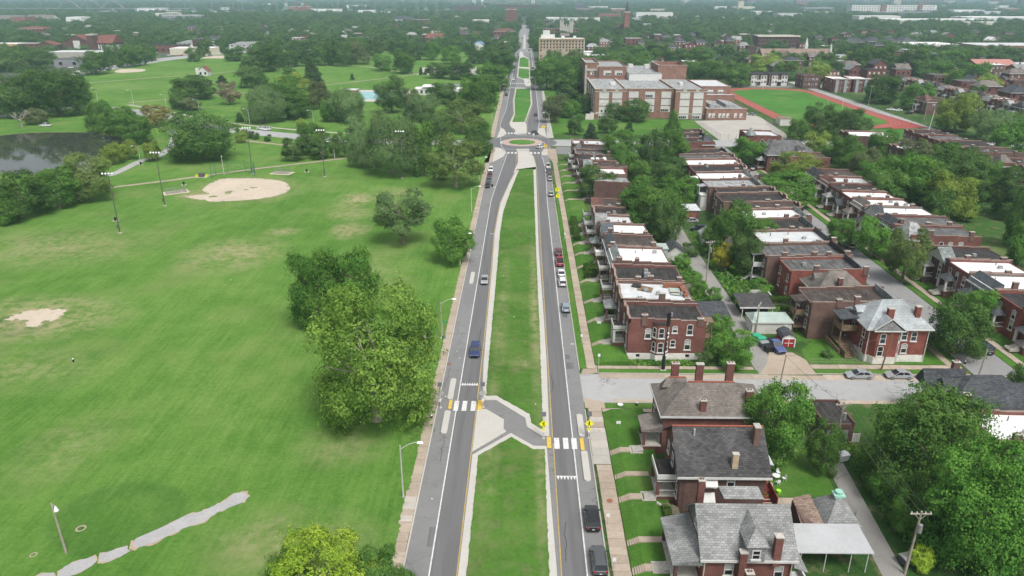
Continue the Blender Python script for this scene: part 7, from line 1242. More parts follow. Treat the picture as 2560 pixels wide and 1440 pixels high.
warn_sign(11.4,237.8,'yellow pentagon school crossing sign with lower plate by the row houses','S','sign_yellow',False,'pent',2.5,.75);warn_sign(11.5,246,'yellow pentagon school sign farther along by the row houses','S','sign_yellow',False,'pent',2.5,.75);warn_sign(9.7,371,'orange yellow diamond sign northeast of the roundabout','S','sign_orange',False,'diamond',2.6,.9);warn_sign(9.5,321.6,'yellow diamond crossing sign southeast of the roundabout','S','sign_orange',True,'diamond',2.6,.85);warn_sign(4.5,700,'tiny yellow sign on the far median','S','sign_orange',False,'diamond',2.6,.9,walker=False);warn_sign(10.8,628,'orange yellow sign at the third cross street','S','sign_orange',False,'diamond',3.5,1.1,walker=False)
for i,(x,y,lb)in enumerate([(-10.2,331.2,'white diamond sign back southwest of the roundabout'),(9.2,330.4,'white and red yield triangle sign at the southeast of the roundabout'),(3.2,338.2,'white yield triangle sign on the roundabout island'),(4.6,352,'white square sign on the roundabout island')]):
 e=empty('traffic_sign',(x,y,0),lb,'road sign');MB().cyl((0,0,0),(0,0,2.4),.05,.05,6).build('post',MT['galv'],e)
 MB().extr([(-.55,2.9),(.55,2.9),(0,1.95)]if i in(1,2)else([(0,3.1),(.6,2.5),(0,1.9),(-.6,2.5)]if i==0 else[(-.45,2.9),(.45,2.9),(.45,2.1),(-.45,2.1)]),'y',-.09,-.06).build('panel',MT['lamp_white'],e)
 if i in(1,2):MB().extr([(-.3,2.78),(.3,2.78),(0,2.28)],'y',-.1,-.092).build('red_border',MT['red_plain'],e)
for i,(x,y,h_,lb)in enumerate([(11.3,78.3,1.9,'small white parking sign on the verge by the black suv'),(11.2,70.2,1.9,'small white parking sign beside the dark grey suv'),(11.7,132.0,2.2,'thin sign post leaning on the verge beside the corner house'),(13.9,119.6,4.2,'thin pale street name post at the side street corner'),(94.6,121.5,2.2,'small white sign on the far corner of the second street'),(11.7,199,2,'small white sign post on the verge behind the maroon suv')]):
 e=empty('sign_post',(x,y,0),lb,'sign post');MB().cyl((0,0,0),(0,0,h_),.045,.04,6).build('post',MT['galv'],e);MB().box(-.22,.22,-.08,-.05,h_-.55,h_).build('panel',MT['lamp_white'],e)
o=empty('street_sign',(-16.35,134.6,0),'green street name sign fixed at the lamp beside the huge tree','sign');MB().box(.12,1.3,-.03,.03,3.3,3.6).build('panel',MT['sign_green'],o);MB().cyl((0.1,-.1,0),(0.1,-.1,3.7),.04,.04,6).build('post',MT['galv'],o)
for i,((x,y),lb)in enumerate(zip(PTS['bin'],['black litter bin on a concrete pad behind the huge tree','black litter bin left of the ball field','black litter bin right of the ball field','black litter bin beside the nearest floodlight mast','','black litter bin beside the park sidewalk near parked cars','black litter bin at the curved grey path'])):
 if i==4:continue
 e=empty('litter_bin',(x,y,0),lb,'litter bin','litter bins in the park');MB().cyl((0,0,.08),(0,0,1.05),.32,.36,12).build('bin_body',MT['black'],e);MB().cyl((0,0,1.05),(0,0,1.25),.38,.2,12).build('lid',MT['black'],e);MB().box(-.9,.9,-.6,.6,0,.08).build('pad',MT['stone'],e)
def hydrant(x,y,label):
 e=empty('fire_hydrant',(x,y,0),label,'fire hydrant','fire hydrants');MB().cyl((0,0,0),(0,0,.6),.15,.13,10).build('barrel',MT['black'],e);MB().cyl((0,0,.6),(0,0,.8),.16,.05,10).build('bonnet',MT['lamp_white'],e);MB().cyl((-.24,0,.45),(.24,0,.45),.07,.07,8).build('outlet',MT['black'],e)
hydrant(-14.9,103.9,'black and white hydrant on the park sidewalk below the crosswalk');hydrant(-14.9,198,'black hydrant on the park sidewalk by the round tree');hydrant(-85.2,122.8,'black hydrant alone in the weeds of the open lawn');hydrant(19.4,108.5,'black hydrant in the grass south of the side street');hydrant(83.4,124.6,'white topped hydrant on the corner of the second street')
o=MB().cyl((0,0,0),(0,0,.05),.42,.42,14).build('manhole',MT['rust']);o.location=(12.1,83.1,.16);tag(o,'rusty round manhole cover in the sidewalk','manhole cover')
rgl=random.Random(8)
for i in range(15):
 x,y=rgl.choice([(rgl.uniform(-80,-17),rgl.uniform(70,240)),(rgl.uniform(-5,3),rgl.uniform(70,200)),(rgl.uniform(-13.5,-11.4),rgl.uniform(72,230))])
 z_=.2 if-6<x<4 else .02
 a=rgl.uniform(0,3);o=MB().add([(-.16,-.1,0),(.17,-.08,.04),(.12,.12,.1),(-.13,.1,.02),(0,0,.13)],[(0,1,4),(1,2,4),(2,3,4),(3,0,4)]).build('litter',MT['lamp_white']);o.scale=(.7,.7,.7);o.location=(x,y,z_);o.rotation_euler=(0,0,a);tag(o,'small scrap of white paper lying on the ground','litter','scraps of litter')
for i,((x,y),az)in enumerate(zip(PTS['bleach'],(35,-12))):
 e=empty('bleachers',(x,y,0),['metal bleachers on a pad left of the ball field','metal bleachers on a pad right of the ball field'][i],'bleachers','ball field bleachers',R(az));MB().box(-4.2,4.2,-2.6,2.6,0,.08).build('pad',MT['sand'],e)
 for k in range(4):MB().box(-3.4,3.4,-1.5+.8*k,-1.15+.8*k,.45+.35*k,.52+.35*k).build('bench_plank',MT['steel'],e)
 mb=MB()
 for q in(-3,0,3):mb.box(q-.05,q+.05,-1.5,1.4,.05,.12).add([(q,-1.4,.1),(q+.08,-1.4,.1),(q+.08,1.3,1.5),(q,1.3,1.5)],[(0,1,2,3)]).cyl((q,1.3,0),(q,1.3,1.5),.05,.05,6)
 mb.build('support',MT['metal_grey'],e)
e=empty('backstop',(-111.5,277,0),'green wire backstop fence behind the sandy infield','backstop');pts=[(-6,-7),(-6.5,-1),(-3.5,3),(3,4),(7.5,2),(9,-3)]
for(ax,ay),(bx,by)in zip(pts,pts[1:]):
 mb=MB();n=int(math.hypot(bx-ax,by-ay)/.7)
 for k in range(n+1):
  t=k/n;px_,py_=ax+(bx-ax)*t,ay+(by-ay)*t;mb.cyl((px_,py_,0),(px_,py_,4.6),.02,.02,4)
 for z in(0.3,1.4,2.5,3.6,4.6):mb.cyl((ax,ay,z),(bx,by,z),.035,.035,4)
 mb.build('fence_panel',MT['green_mesh'],e)
for ax,ay in pts:MB().cyl((ax,ay,0),(ax,ay,5),.08,.08,6).build('post',MT['green_mesh'],e)
e=empty('bin_shelter',(-122.4,273.2,0),'dark green box in a yellow frame beside the backstop','storage box');MB().box(-.9,.9,-.7,.7,.1,1.5).build('box',MT['metal_dark'],e);MB().box(-2,-1.8,-1,1,.1,.9).box(1.8,2,-1,1,.1,.9).build('side_rail',MT['sign_yellow'],e);MB().box(-2.2,2.2,-1.2,1.2,0,.08).build('pad',MT['stone'],e)
for i,((x,y),lb)in enumerate([((168.5,409),'near'),((172,548),'far')]):
 e=empty('goal_post',(x,y,0),lb+' pale yellow goal posts on the sports field','goal post','goal posts');MB().cyl((0,0,0),(0,0,3),.16,.16,8).build('post',MT['cream'],e);MB().cyl((-4,0,3),(4,0,3),.13,.13,8).build('crossbar',MT['cream'],e)
 for s_ in(-4,4):MB().cyl((s_,0,3),(s_,0,11),.12,.1,8).build('upright',MT['cream'],e)
c=House('small pale block hut at the near corner of the running track',134.5,140.5,393,400,'hut','hut');c.part('wall',MB().box(134.5,140.5,393,400,0,3.6),'siding');c.part('roof',MB().box(134.3,140.7,392.8,400.2,3.6,3.8),'shingle_tan')
def fence(name,pts,h,label,m='metal_grey',sp=3.,wires=True,cat='fence'):
 o=(pts[0][0],pts[0][1],0);e=empty(name,o,label,cat)
 pm2=MB().cyl((0,0,0),(0,0,h),.05,.05,6).mesh('post',MT[m]);rails=MB()
 for(ax,ay),(bx,by)in zip(pts,pts[1:]):
  L_=math.hypot(bx-ax,by-ay);n=max(1,int(L_/sp))
  for k in range(n+1):inst('post',pm2,e,(ax+(bx-ax)*k/n-o[0],ay+(by-ay)*k/n-o[1],0))
  for z in((.1,h*.5,h)if wires else(h,)):rails.cyl((ax,ay,z),(bx,by,z),.025,.025,4)
  if wires:
   nn=int(L_/.6)
   for k in range(nn):rails.cyl((ax+(bx-ax)*k/nn,ay+(by-ay)*k/nn,.1),(ax+(bx-ax)*k/nn,ay+(by-ay)*k/nn,h),.012,.012,3)
 rails.build('wire_mesh',MT[m],e,o);return e
fence('chain_fence',[(206,384),(207.5,470),(208,562)],2.4,'wire fence along the far side of the running track',sp=5);fence('chain_fence',[(93,351),(125,357),(130,400)],3,'tall wire fence round the pale school yard',sp=4);fence('chain_fence',[(140,357),(206,357)],2.4,'wire fence at the near edge of the track lawn','metal_dark',4);fence('chain_fence',[(93,352),(92,408)],3,'tall wire fence beside the school lawn',sp=4)
fence('yard_fence',[(54.2,124),(63.4,124),(63.4,126)],1.2,'low wire fence round the lawn of the grey hip-roofed house');fence('yard_fence',[(33.4,79.8),(44.4,80.2),(44.6,84)],1.2,'low wire fence in the back yard of the gabled house')
def board_fence(pts,h,label,m='wood_brown'):
 o=(pts[0][0],pts[0][1],0);e=empty('board_fence',o,label,'fence');bm=MB().box(-.21,.21,-.03,.03,.05,h).mesh('board',MT[m])
 for(ax,ay),(bx,by)in zip(pts,pts[1:]):
  L_=math.hypot(bx-ax,by-ay);n=int(L_/.45);a=math.atan2(by-ay,bx-ax)
  for k in range(n):inst('board',bm,e,(ax+(bx-ax)*(k+.5)/n-o[0],ay+(by-ay)*(k+.5)/n-o[1],rgl.uniform(-.05,.05)),a)
board_fence([(36,160.2),(41.5,160.6),(42,169)],1.8,'grey board fence in the yard behind the white roofed row house','wood_pole');board_fence([(48,152),(56.5,152.4)],1.7,'weathered board fence beside the carport','wood_pole');board_fence([(112,150),(113,176)],1.8,'grey board fence along the alley at right','wood_pole');board_fence([(37,60),(42.5,66.2)],1.6,'dark maroon board fence at the bottom beside the alley','rail_red');board_fence([(49.2,98),(52.5,98.2)],1.6,'pale board fence beside the dark flat garage','white')
for i,(x,y,m,lb)in enumerate([(47.0,134.6,'green_plain','bright green dumpster at the alley mouth, farther one'),(47.6,133.2,'green_plain','bright green dumpster at the alley mouth, nearer one'),(47.6,131.3,'far_dark','grey wheelie bin with pale lid at the alley mouth'),(48.,129.4,'black','black dumpster beside the alley mouth'),(47.2,71.8,'far_dark','dark dumpster behind the pale utility pole'),(47.9,93.4,'lamp_white','white chest lying beside the southern alley')]):
 e=empty('dumpster',(x,y,0),lb,'dumpster',None,R(15));MB().taper(-.75,.75,-.55,.55,.1,1.1,-.08).build('bin_body',MT[m],e);MB().extr([(-.7,1.1),(.7,1.1),(.7,1.18),(0,1.32),(-.7,1.18)],'x',-.85,.85).build('lid',MT[m if m!='far_dark' else 'metal_grey'],e)
 for s_ in(-.6,.6):MB().cyl((s_,-.5,.1),(s_+.1,-.5,.1),.1,.1,8).build('wheel',MT['rubber'],e)
def chair(x,y,rz,label):
 e=empty('garden_chair',(x,y,.04),label,'chair','white garden chairs',R(rz));MB().box(-.24,.24,-.24,.24,.42,.46).build('seat',MT['lamp_white'],e);MB().box(-.24,.24,.2,.24,.46,.95).build('backrest',MT['lamp_white'],e)
 for a in(-.2,.2):
  for b in(-.2,.2):MB().cyl((a,b,0),(a,b,.42),.025,.025,6).build('leg',MT['lamp_white'],e)
for i,(x,y,r_)in enumerate([(35.9,88.6,100),(37.2,89.6,20),(37.6,88.2,-80),(36.4,87.2,190),(35.2,86.6,150),(34.6,87.3,60)]):chair(x,y,r_,'white garden chair behind the gabled house, '+['left of the round table','beyond the round table','right of the round table','in front of the round table','nearest the red stair','beside the red stair'][i])
e=empty('garden_table',(36.5,88.4,.04),'round white garden table behind the gabled house','table');MB().cyl((0,0,.7),(0,0,.75),.55,.55,14).build('tabletop',MT['lamp_white'],e);MB().cyl((0,0,0),(0,0,.7),.05,.05,6).build('leg',MT['lamp_white'],e)
o=MB().cyl((0,0,0),(0,0,.5),.25,.35,10).build('planter',plain('lime_plastic',(.35,.75,.05),.5));o.location=(35.9,85.3,.03);tag(o,'lime green tub on the small back lawn','planter')
e=empty('tarp_heap',(41.6,67.6,0),'crumpled bright blue tarp over a heap beside the canopy','tarp');mb=MB();rq=random.Random(2);P_=[[(-.9+.3*i+rq.uniform(-.05,.05),-1.6+.4*j,max(.05,.9-.28*abs(i-3)+rq.uniform(-.18,.18))if 0<j<8 else .05)for i in range(7)]for j in range(9)]
mb.add([p for r in P_ for p in r],[(j*7+i,j*7+i+1,j*7+i+8,j*7+i+7)for j in range(8)for i in range(6)]);mb.build('tarp',MT['blue_plain'],e)
e=empty('trampoline',(37,67.2,0),'black round trampoline on the grass at the bottom edge','trampoline');MB().cyl((0,0,.7),(0,0,.75),1.7,1.7,24).build('bed',MT['black'],e)
for k in range(6):MB().cyl((1.65*math.cos(k),1.65*math.sin(k),0),(1.65*math.cos(k),1.65*math.sin(k),.7),.04,.04,6).build('leg',MT['metal_grey'],e)
e=empty('parasol',(31.9,72.6,0),'pale blue parasol behind the grey shingled house','parasol');MB().cyl((0,0,2.2),(0,0,2.9),1.4,.05,8).build('canopy',MT['roof_pale'],e);MB().cyl((0,0,0),(0,0,2.3),.04,.04,6).build('pole',MT['galv'],e)
e=empty('yard_sign',(15.4,101.2,.75),'small white lawn sign on the corner house lawn','sign');MB().box(-.35,.35,-.03,.03,.3,.8).build('panel',MT['lamp_white'],e);MB().cyl((-.3,0,0),(-.3,0,.4),.02).cyl((.3,0,0),(.3,0,.4),.02).build('stake',MT['galv'],e)
e=empty('yard_sign',(15.9,139.6,.75),'small white lawn sign in front of the ruined row house','sign');MB().box(-.45,.45,-.03,.03,.3,.8).build('panel',MT['lamp_white'],e);MB().cyl((-.3,0,0),(-.3,0,.4),.02).cyl((.3,0,0),(.3,0,.4),.02).build('stake',MT['galv'],e)
e=empty('bird_bath',(16.6,108.4,.05),'white basin lying in the grass south of the side street','basin');MB().cyl((0,0,0),(0,0,.3),.35,.5,12).build('bowl',MT['lamp_white'],e)
e=empty('flower_bed',(19,79.5,.8),'curved flower bed edged with pale stones beside the gabled house','flower bed');MB().prism([(0,2.2),(.8,2.4),(2,1.5),(2,-2.6),(1.4,-2.8),(.5,-.8)],0,.12).build('soil',MT['joint'],e)
sm_=MB().taper(-.16,.16,-.2,.2,0,.22,.04).mesh('edging_stone',MT['stone'])
for k in range(22):
 t=k/21;inst('edging_stone',sm_,e,(-.6+2.2*t+.5*math.sin(t*5),2.3-5.2*t,0),t*3)
# ------------------------------------------------------------ vegetation
def leaf_mat(name,dark,light,trans=.32):
 t=NT(name);a=t.new('ShaderNodeVertexColor',layer_name='tone');sx=t.new('ShaderNodeSeparateColor');t.link(a.outputs[0],sx.inputs[0])
 oi=t.new('ShaderNodeObjectInfo')
 cc=t.mix(sx.outputs[0],tuple(v*1.3 for v in dark),tuple(v*1.12 for v in light));cc=t.scale(cc,t.rng(oi.outputs['Random'],0,1,.84,1.18))
 d=t.new('ShaderNodeBsdfDiffuse');t.link(cc,d.inputs[0]);tr=t.new('ShaderNodeBsdfTranslucent');t.link(cc,tr.inputs[0])
 m=t.new('ShaderNodeMixShader');m.inputs[0].default_value=trans;t.link(d.outputs[0],m.inputs[1]);t.link(tr.outputs[0],m.inputs[2]);t.link(m.outputs[0],t.out.inputs[0]);return t.m
LM={k:leaf_mat('leaves_'+k,*v)for k,v in dict(oak=((.036,.092,.025),(.13,.222,.056)),oak2=((.044,.1,.032),(.14,.222,.066)),maple=((.055,.15,.028),(.175,.325,.066)),maple2=((.05,.13,.03),(.158,.275,.062)),plane=((.075,.155,.026),(.235,.35,.072)),lime=((0.146,0.264,0.024),(0.439,0.572,0.081)),lime2=((0.122,0.209,0.037),(0.305,0.385,0.086)),willow=((.08,.155,.058),(.215,.31,.125)),brown=((.07,.1,.045),(.19,.225,.1)),golden=((.13,.14,.04),(.34,.31,.13)),yellow=((.12,.16,.02),(.48,.44,.06)),conifer=((0.032,0.079,0.028),(0.098,0.165,0.056)),conifer2=((0.027,0.061,0.024),(0.079,0.127,0.049)),olive=((.075,.125,.036),(.2,.27,.085)),compound=((.055,.165,.03),(.185,.385,.07)),pink=((0.146,0.143,0.086),(0.366,0.308,0.205)),hedge=((0.034,0.088,0.017),(0.110,0.182,0.032)),flower=((0.073,0.121,0.032),(0.800,0.750,0.648))).items()}
BARK=mt('bark',(.17,.145,.12),.95,((1,.2),(6,.25)));BARKP=mt('bark_pale',(.3,.275,.24),.95,((1,.25),(6,.2)))
def norm(a):return a/np.maximum(np.linalg.norm(a,axis=-1,keepdims=True),1e-9)
def crown_mesh(name,seed,shape,lobes,nclump,per,leaf,mat,drop=0.,fill=.5):
 g=np.random.default_rng(seed)
 def env(z):
  if shape=='cone':return np.clip(1.02-z,.03,1)**.85
  if shape=='column':return np.clip(np.sin(np.pi*np.clip(z*.9+.08,0,1)),.05,1)**.55
  if shape=='wide':return np.clip(1-np.abs((z-.4)/.62)**2.4,.02,1)**.5
  return np.clip(1-np.abs((z-.42)/.6)**2.4,.02,1)**.5
 zc=np.linspace(.08,.9,lobes)[g.permutation(lobes)]if shape!='cone' else g.uniform(.03,.93,lobes)**1.15
 an=np.arange(lobes)*2.39996+g.uniform(-.5,.5,lobes)
 e=env(zc);rr=.5*e*np.sqrt(g.uniform(.3,.8,lobes))
 lr=(.10 if shape=='cone' else .165)*g.uniform(.75,1.3,lobes)*(.5+.5*e)
 C=np.stack([rr*np.cos(an),rr*np.sin(an),zc],1)
 nl=nclump;p=lr**2/np.sum(lr**2);L=g.choice(lobes,nl,p=p)
 d=norm(g.normal(size=(nl,3)));out=norm(C[L]-np.array([0,0,.38]));d=norm(d+out*.55+np.array([0,0,.15]))
 rad=lr[L]*g.uniform(.72,1.1,nl);cc=C[L]+d*rad[:,None]*np.array([1,1,.8])
 st=g.random(nl)<.1;cc[st]+=d[st]*(lr[L][st]*.45)[:,None]
 if drop:cc[:,2]-=g.uniform(0,drop,nl)*(np.hypot(cc[:,0],cc[:,1])>.2)
 lt=g.uniform(0,1,lobes)
 if fill:
  m_=int(nl*fill);di=norm(g.normal(size=(m_,3))*np.array([1,1,.9]));zi=np.clip(.46+.40*di[:,2],.06,.9);ri=.5*env(zi)*g.uniform(.62,.8,m_);ai=np.arctan2(di[:,1],di[:,0])
  cc=np.concatenate([cc,np.stack([ri*np.cos(ai),ri*np.sin(ai),zi],1)]);d=np.concatenate([d,di]);L=np.concatenate([L,g.integers(0,lobes,m_)]);nl+=m_
 ctone=np.clip(.45*lt[L]+.75*g.random(nl)-.1,0,1)
 idx=np.repeat(np.arange(nl),per);n=len(idx)
 sp_=leaf*1.25;off=g.normal(size=(n,3))*sp_*np.array([1,1,.75 if not drop else 1.7])
 P=cc[idx]+off;P[:,2]=np.clip(P[:,2],-.04,1.06)
 nr=norm(d[idx]*1.0+g.normal(size=(n,3))*.38+np.array([0,0,.3]))
 u=norm(np.cross(nr,g.normal(size=(n,3))));v=np.cross(nr,u);s=(leaf*g.uniform(.6,1.25,n))[:,None]
 V=np.empty((n,4,3),np.float32);V[:,0]=P-u*s*.8;V[:,1]=P-v*s*.62+nr*s*.12;V[:,2]=P+u*s*.8;V[:,3]=P+v*s*.62+nr*s*.12
 tone=np.clip(ctone[idx]+g.normal(size=n)*.12,0,1)
 me=bpy.data.meshes.new(name);me.vertices.add(n*4);me.vertices.foreach_set('co',V.reshape(-1))
 me.loops.add(n*4);me.loops.foreach_set('vertex_index',np.arange(n*4,dtype=np.int32));me.polygons.add(n);me.polygons.foreach_set('loop_start',np.arange(0,n*4,4,dtype=np.int32))
 try:me.polygons.foreach_set('loop_total',np.full(n,4,np.int32))
 except Exception:pass
 at=me.color_attributes.new('tone','FLOAT_COLOR','POINT');q=np.repeat(tone,4);col=np.stack([q,q,q,np.ones_like(q)],1).astype(np.float32);at.data.foreach_set('color',col.reshape(-1))
 me.materials.append(mat);me.update();me.validate();return me
def trunk_mesh(name,seed,mat,fork=.3,limbs=7,bend=0.,bare=False):
 g=random.Random(seed);mb=MB();p=Vector((0,0,-.01));r=.034 if not bare else .028
 q=Vector((bend*.4,g.uniform(-.02,.02),fork*.6));q2=Vector((bend,0,fork))
 mb.cyl(p,(0,0,.03),r*1.5,r*1.1,8).cyl((0,0,.03),q,r*1.1,r*.9,8).cyl(q,q2,r*.9,r*.8,8)
 def grow(a,d,L,r,k):
  b=a+d*L;mb.cyl(a,b,r,r*.6,5,0,False)
  if k<=0:return
  for _ in range(3 if bare else 2):
   nd=(d+Vector((g.uniform(-.7,.7),g.uniform(-.7,.7),g.uniform(-.1,.45)))).normalized();grow(b,nd,L*.68,r*.6,k-1)
 for i in range(limbs):
  a=i*2.4+g.uniform(-.4,.4);d=Vector((math.cos(a)*.75,math.sin(a)*.75,g.uniform(.35,1.0))).normalized();grow(q2-Vector((0,0,g.uniform(0,fork*.25))),d,g.uniform(.17,.25),r*.55,3 if bare else 2)
 return mb.mesh(name,mat)
KIND=dict(oak=('broadleaf_tree','dark green broad tree','round',22,'oak',.08,0),oak2=('broadleaf_tree','deep green bushy tree','round',20,'oak2',.07,0),bigoak=('broadleaf_tree','huge dark green tree','round',34,'oak',.04,0),maple=('broadleaf_tree','mid green round topped tree','round',18,'maple',.08,0),maple2=('broadleaf_tree','full green leafy tree','round',22,'maple2',.07,0),bigmaple=('broadleaf_tree','huge green leafy tree','wide',44,'maple2',.06,0),plane=('broadleaf_tree','yellow-green spreading tree','round',36,'plane',.04,0),plane2=('broadleaf_tree','olive green open crowned tree','wide',22,'olive',.18,0),lime=('broadleaf_tree','bright yellow-green clumpy tree','wide',26,'lime',.1,0),lime2=('broadleaf_tree','light yellow-green tree','round',16,'lime2',.12,0),lime3=('broadleaf_tree','tall bright green tree','column',22,'lime2',.06,0),willow=('willow_tree','grey-green drooping tree','wide',30,'willow',.16,.2),willow2=('willow_tree','pale green feathery tree','round',20,'willow',.1,.1),twist=('broadleaf_tree','pale green tree','wide',18,'willow',.28,0),twig=('broadleaf_tree','olive tree','round',20,'olive',.1,0),oliv=('broadleaf_tree','half bare olive green tree','round',16,'olive',.18,0),brown=('broadleaf_tree','brownish green bushy tree','round',16,'brown',.1,0),golden=('broadleaf_tree','golden brown blooming tree','wide',18,'golden',.1,0),yellow=('broadleaf_tree','yellow flowering tree','round',14,'yellow',.12,0),honey=('broadleaf_tree','yellow-green feathery tree','wide',20,'lime2',.15,.08),pinkish=('broadleaf_tree','greyish pink topped tree','round',14,'pink',.2,0),round=('broadleaf_tree','small rounded dark green tree','round',14,'oak2',.14,0),round2=('broadleaf_tree','dense dark rounded tree','round',26,'oak',.06,0),compound=('broadleaf_tree','bright green layered tree','wide',40,'compound',.05,0),conifer=('conifer_tree','dark pointed conifer','cone',34,'conifer',.03,0),conifer2=('conifer_tree','broad dark conifer','cone',30,'conifer2',.03,0),conifer3=('conifer_tree','layered green conifer','cone',30,'maple2',.05,.04),cypress=('conifer_tree','slim columnar evergreen','column',20,'conifer',.02,0),bare=('bare_tree','bare grey leafless tree',None,0,None,0,0),shrub=('shrub','low rounded green shrub','round',9,'oak2',0.,0),shrubl=('shrub','overgrown bright green shrub','wide',12,'maple',0.,0))
CM={};TM={}
def get_crown(k,lod,var):
 key=(k,lod,var)
 if key not in CM:
  nm,ds,sh,lb,mk,cb,dr=KIND[k]
  big=k in('plane','bigmaple','compound','lime','willow','bigoak')
  ncl,per,lf={0:(3600 if big else 2200,8,.0132 if big else .0182),1:(900,6,.031),2:(260,5,.06)}[lod]
  if k=='compound':lf*=1.25
  CM[key]=crown_mesh('crown',abs(hash(k))%1+sum(map(ord,k))*7+lod*3+var*101,sh,lb,ncl,per,lf,LM[mk],dr,.15 if k in('twist','oliv','plane2','honey','compound','pinkish')else(.25 if k in('willow','plane','lime')else .4))
 return CM[key]
def get_trunk(k,var):
 b='bare' if k=='bare' else('twist' if k=='twist' else('pale' if k in('plane','plane2','compound')else 'std'))
 key=(b,var)
 if key not in TM:TM[key]=trunk_mesh('trunk',17+var,BARKP if b in('bare','pale')else BARK,.32 if b!='twist' else .4,9 if b=='bare' else 7,.12 if b=='twist' else 0,b=='bare')
 return TM[key]
rgt=random.Random(77);TREEOBJ=[]
def tree(x,y,h,w,k,label=None,group=None):
 nm,ds,sh,lb,mk,cb,dr=KIND[k];dist=math.hypot(x,y)
 big=w/dist
 lod=0 if big>.035 else(1 if big>.012 else 2);var=rgt.randrange(2 if lod==0 else 3)
 e=empty(nm,(x,y,0),label or '','shrub' if nm=='shrub' else 'tree',group,rgt.uniform(0,6.28))
 t=inst('stem' if nm=='shrub' else 'trunk',get_trunk(k,var%2),e);t.scale=(w,w,h)if k!='bare' else(w*.9,w*.9,h)
 if k in('shrub','shrubl'):t.scale=(w*.7,w*.7,h*.9)
 if mk:
  c=inst('foliage' if nm=='shrub' else 'crown',get_crown(k,lod,var),e,(0,0,h*cb));k_=.9 if y<200 else .98;c.scale=(w*k_,w*k_,h*(1-cb)*.98)
 if k in('twig','oliv'):
  b=inst('bare_branches',get_trunk('bare',0),e);b.scale=(w*.55,w*.55,h*1.06)
 TREEOBJ.append((e,x,y,h,w,ds,label));OCC.append((x-w*.3,x+w*.3,y-w*.3,y+w*.3));return e
for(x,y,h,w,k,lb)in TREES:tree(x,y,h,w,k,lb)
NO=[(-17,15,-50,3000),(138,212,380,566),(82,92.5,115,340),(10,330,108,121),(10,330,334,354),(42,49,120,340),(14,36,57,320),(56,78,115,340),(93,117,115,340),(90,131,345,420),(38,126,405,525),(200,214,330,600),(13,39,355,420),(-60,330,562,585),(44,49,60,110),(-130,-60,480,550),(-100,-36,640,720),(15,95,735,815),(119,134,345,420)]
def free(x,y,m):return all(not(a-m<x<b+m and c_-m<y<d+m)for a,b,c_,d in NO)and clear_of(x,y,m*.7)
def scatter(n,xa,xb,ya,yb,kinds,hr,gap,seed):
 g=random.Random(seed);k=t=0
 while k<n and t<n*40:
  t+=1;x,y=g.uniform(xa,xb),g.uniform(ya,yb)
  if not free(x,y,gap):continue
  h=g.uniform(*hr);tree(x,y,h,h*g.uniform(.75,1.1),g.choice(kinds));k+=1
GREEN=['oak','oak2','maple','maple2','maple2','oak','lime2','brown']
scatter(9,116,168,125,290,GREEN,(9,15),3,1);scatter(14,190,260,240,380,GREEN,(10,16),4,2);scatter(10,290,330,380,560,GREEN,(10,16),5,3);scatter(16,20,330,590,770,GREEN,(13,19),6,4);scatter(12,-420,-200,760,920,['oak','oak2','maple2'],(13,18),7,5)
def place(x,y):
 if x<-14:
  if y<160:return 'on the near park lawn'
  if y<330:return 'round the pond' if x<-130 else 'by the ball field path'
  if y<480:return 'behind the pond' if x<-230 else('along the park drive' if x<-60 else 'on the park side of the roundabout')
  if y<640:return 'on the middle park lawn' if x<-120 else 'round the swimming pool'
  if y<760:return 'along the far park path' if x>-260 else 'at the left park corner'
  return 'at the far park edge' if x>-300 else 'by the far shops'
 if x<44:
  if y<108:return 'behind the southern houses'
  if y<340:return 'behind the avenue row'
  return 'in front of the school' if y<480 else 'between school and avenue'
 if y<118:return 'at the southern alley'
 if y<232 and x<62:return 'in the northern alley yards'
 if y<345 and x<62:return 'in the far alley yards'
 if y<345 and x<96:return 'on the second street'
 if y<232:return 'behind the second street fronts'
 if y<300:return 'in the big grove at right'
 if y<420 and x<212:return 'at the near end of the track'
 if x>=200 and y<560:return 'beyond the track'
 if y<480:return 'beside the school'
 if y<660:return 'behind the track'
 return 'in the far right district' if x>180 else 'behind the school'
ORD=['leftmost','second from left','third from left','fourth from left','fifth from left','sixth from left','seventh from left','eighth from left','ninth from left','tenth from left','eleventh from left','twelfth from left']
grp={}
for(e,x,y,h,w,ds,lb)in TREEOBJ:
 e['group']=e.get('group')or 'trees '+place(x,y)
 if not lb:grp.setdefault((ds,place(x,y)),[]).append((x/y,e))
for(ds,pl),L_ in grp.items():
 L_.sort(key=lambda q:q[0])
 for i,(_,e)in enumerate(L_):e['label']='%s %s'%(ds,pl)if len(L_)==1 else '%s %s, %s'%(ds,pl,ORD[min(i,11)])
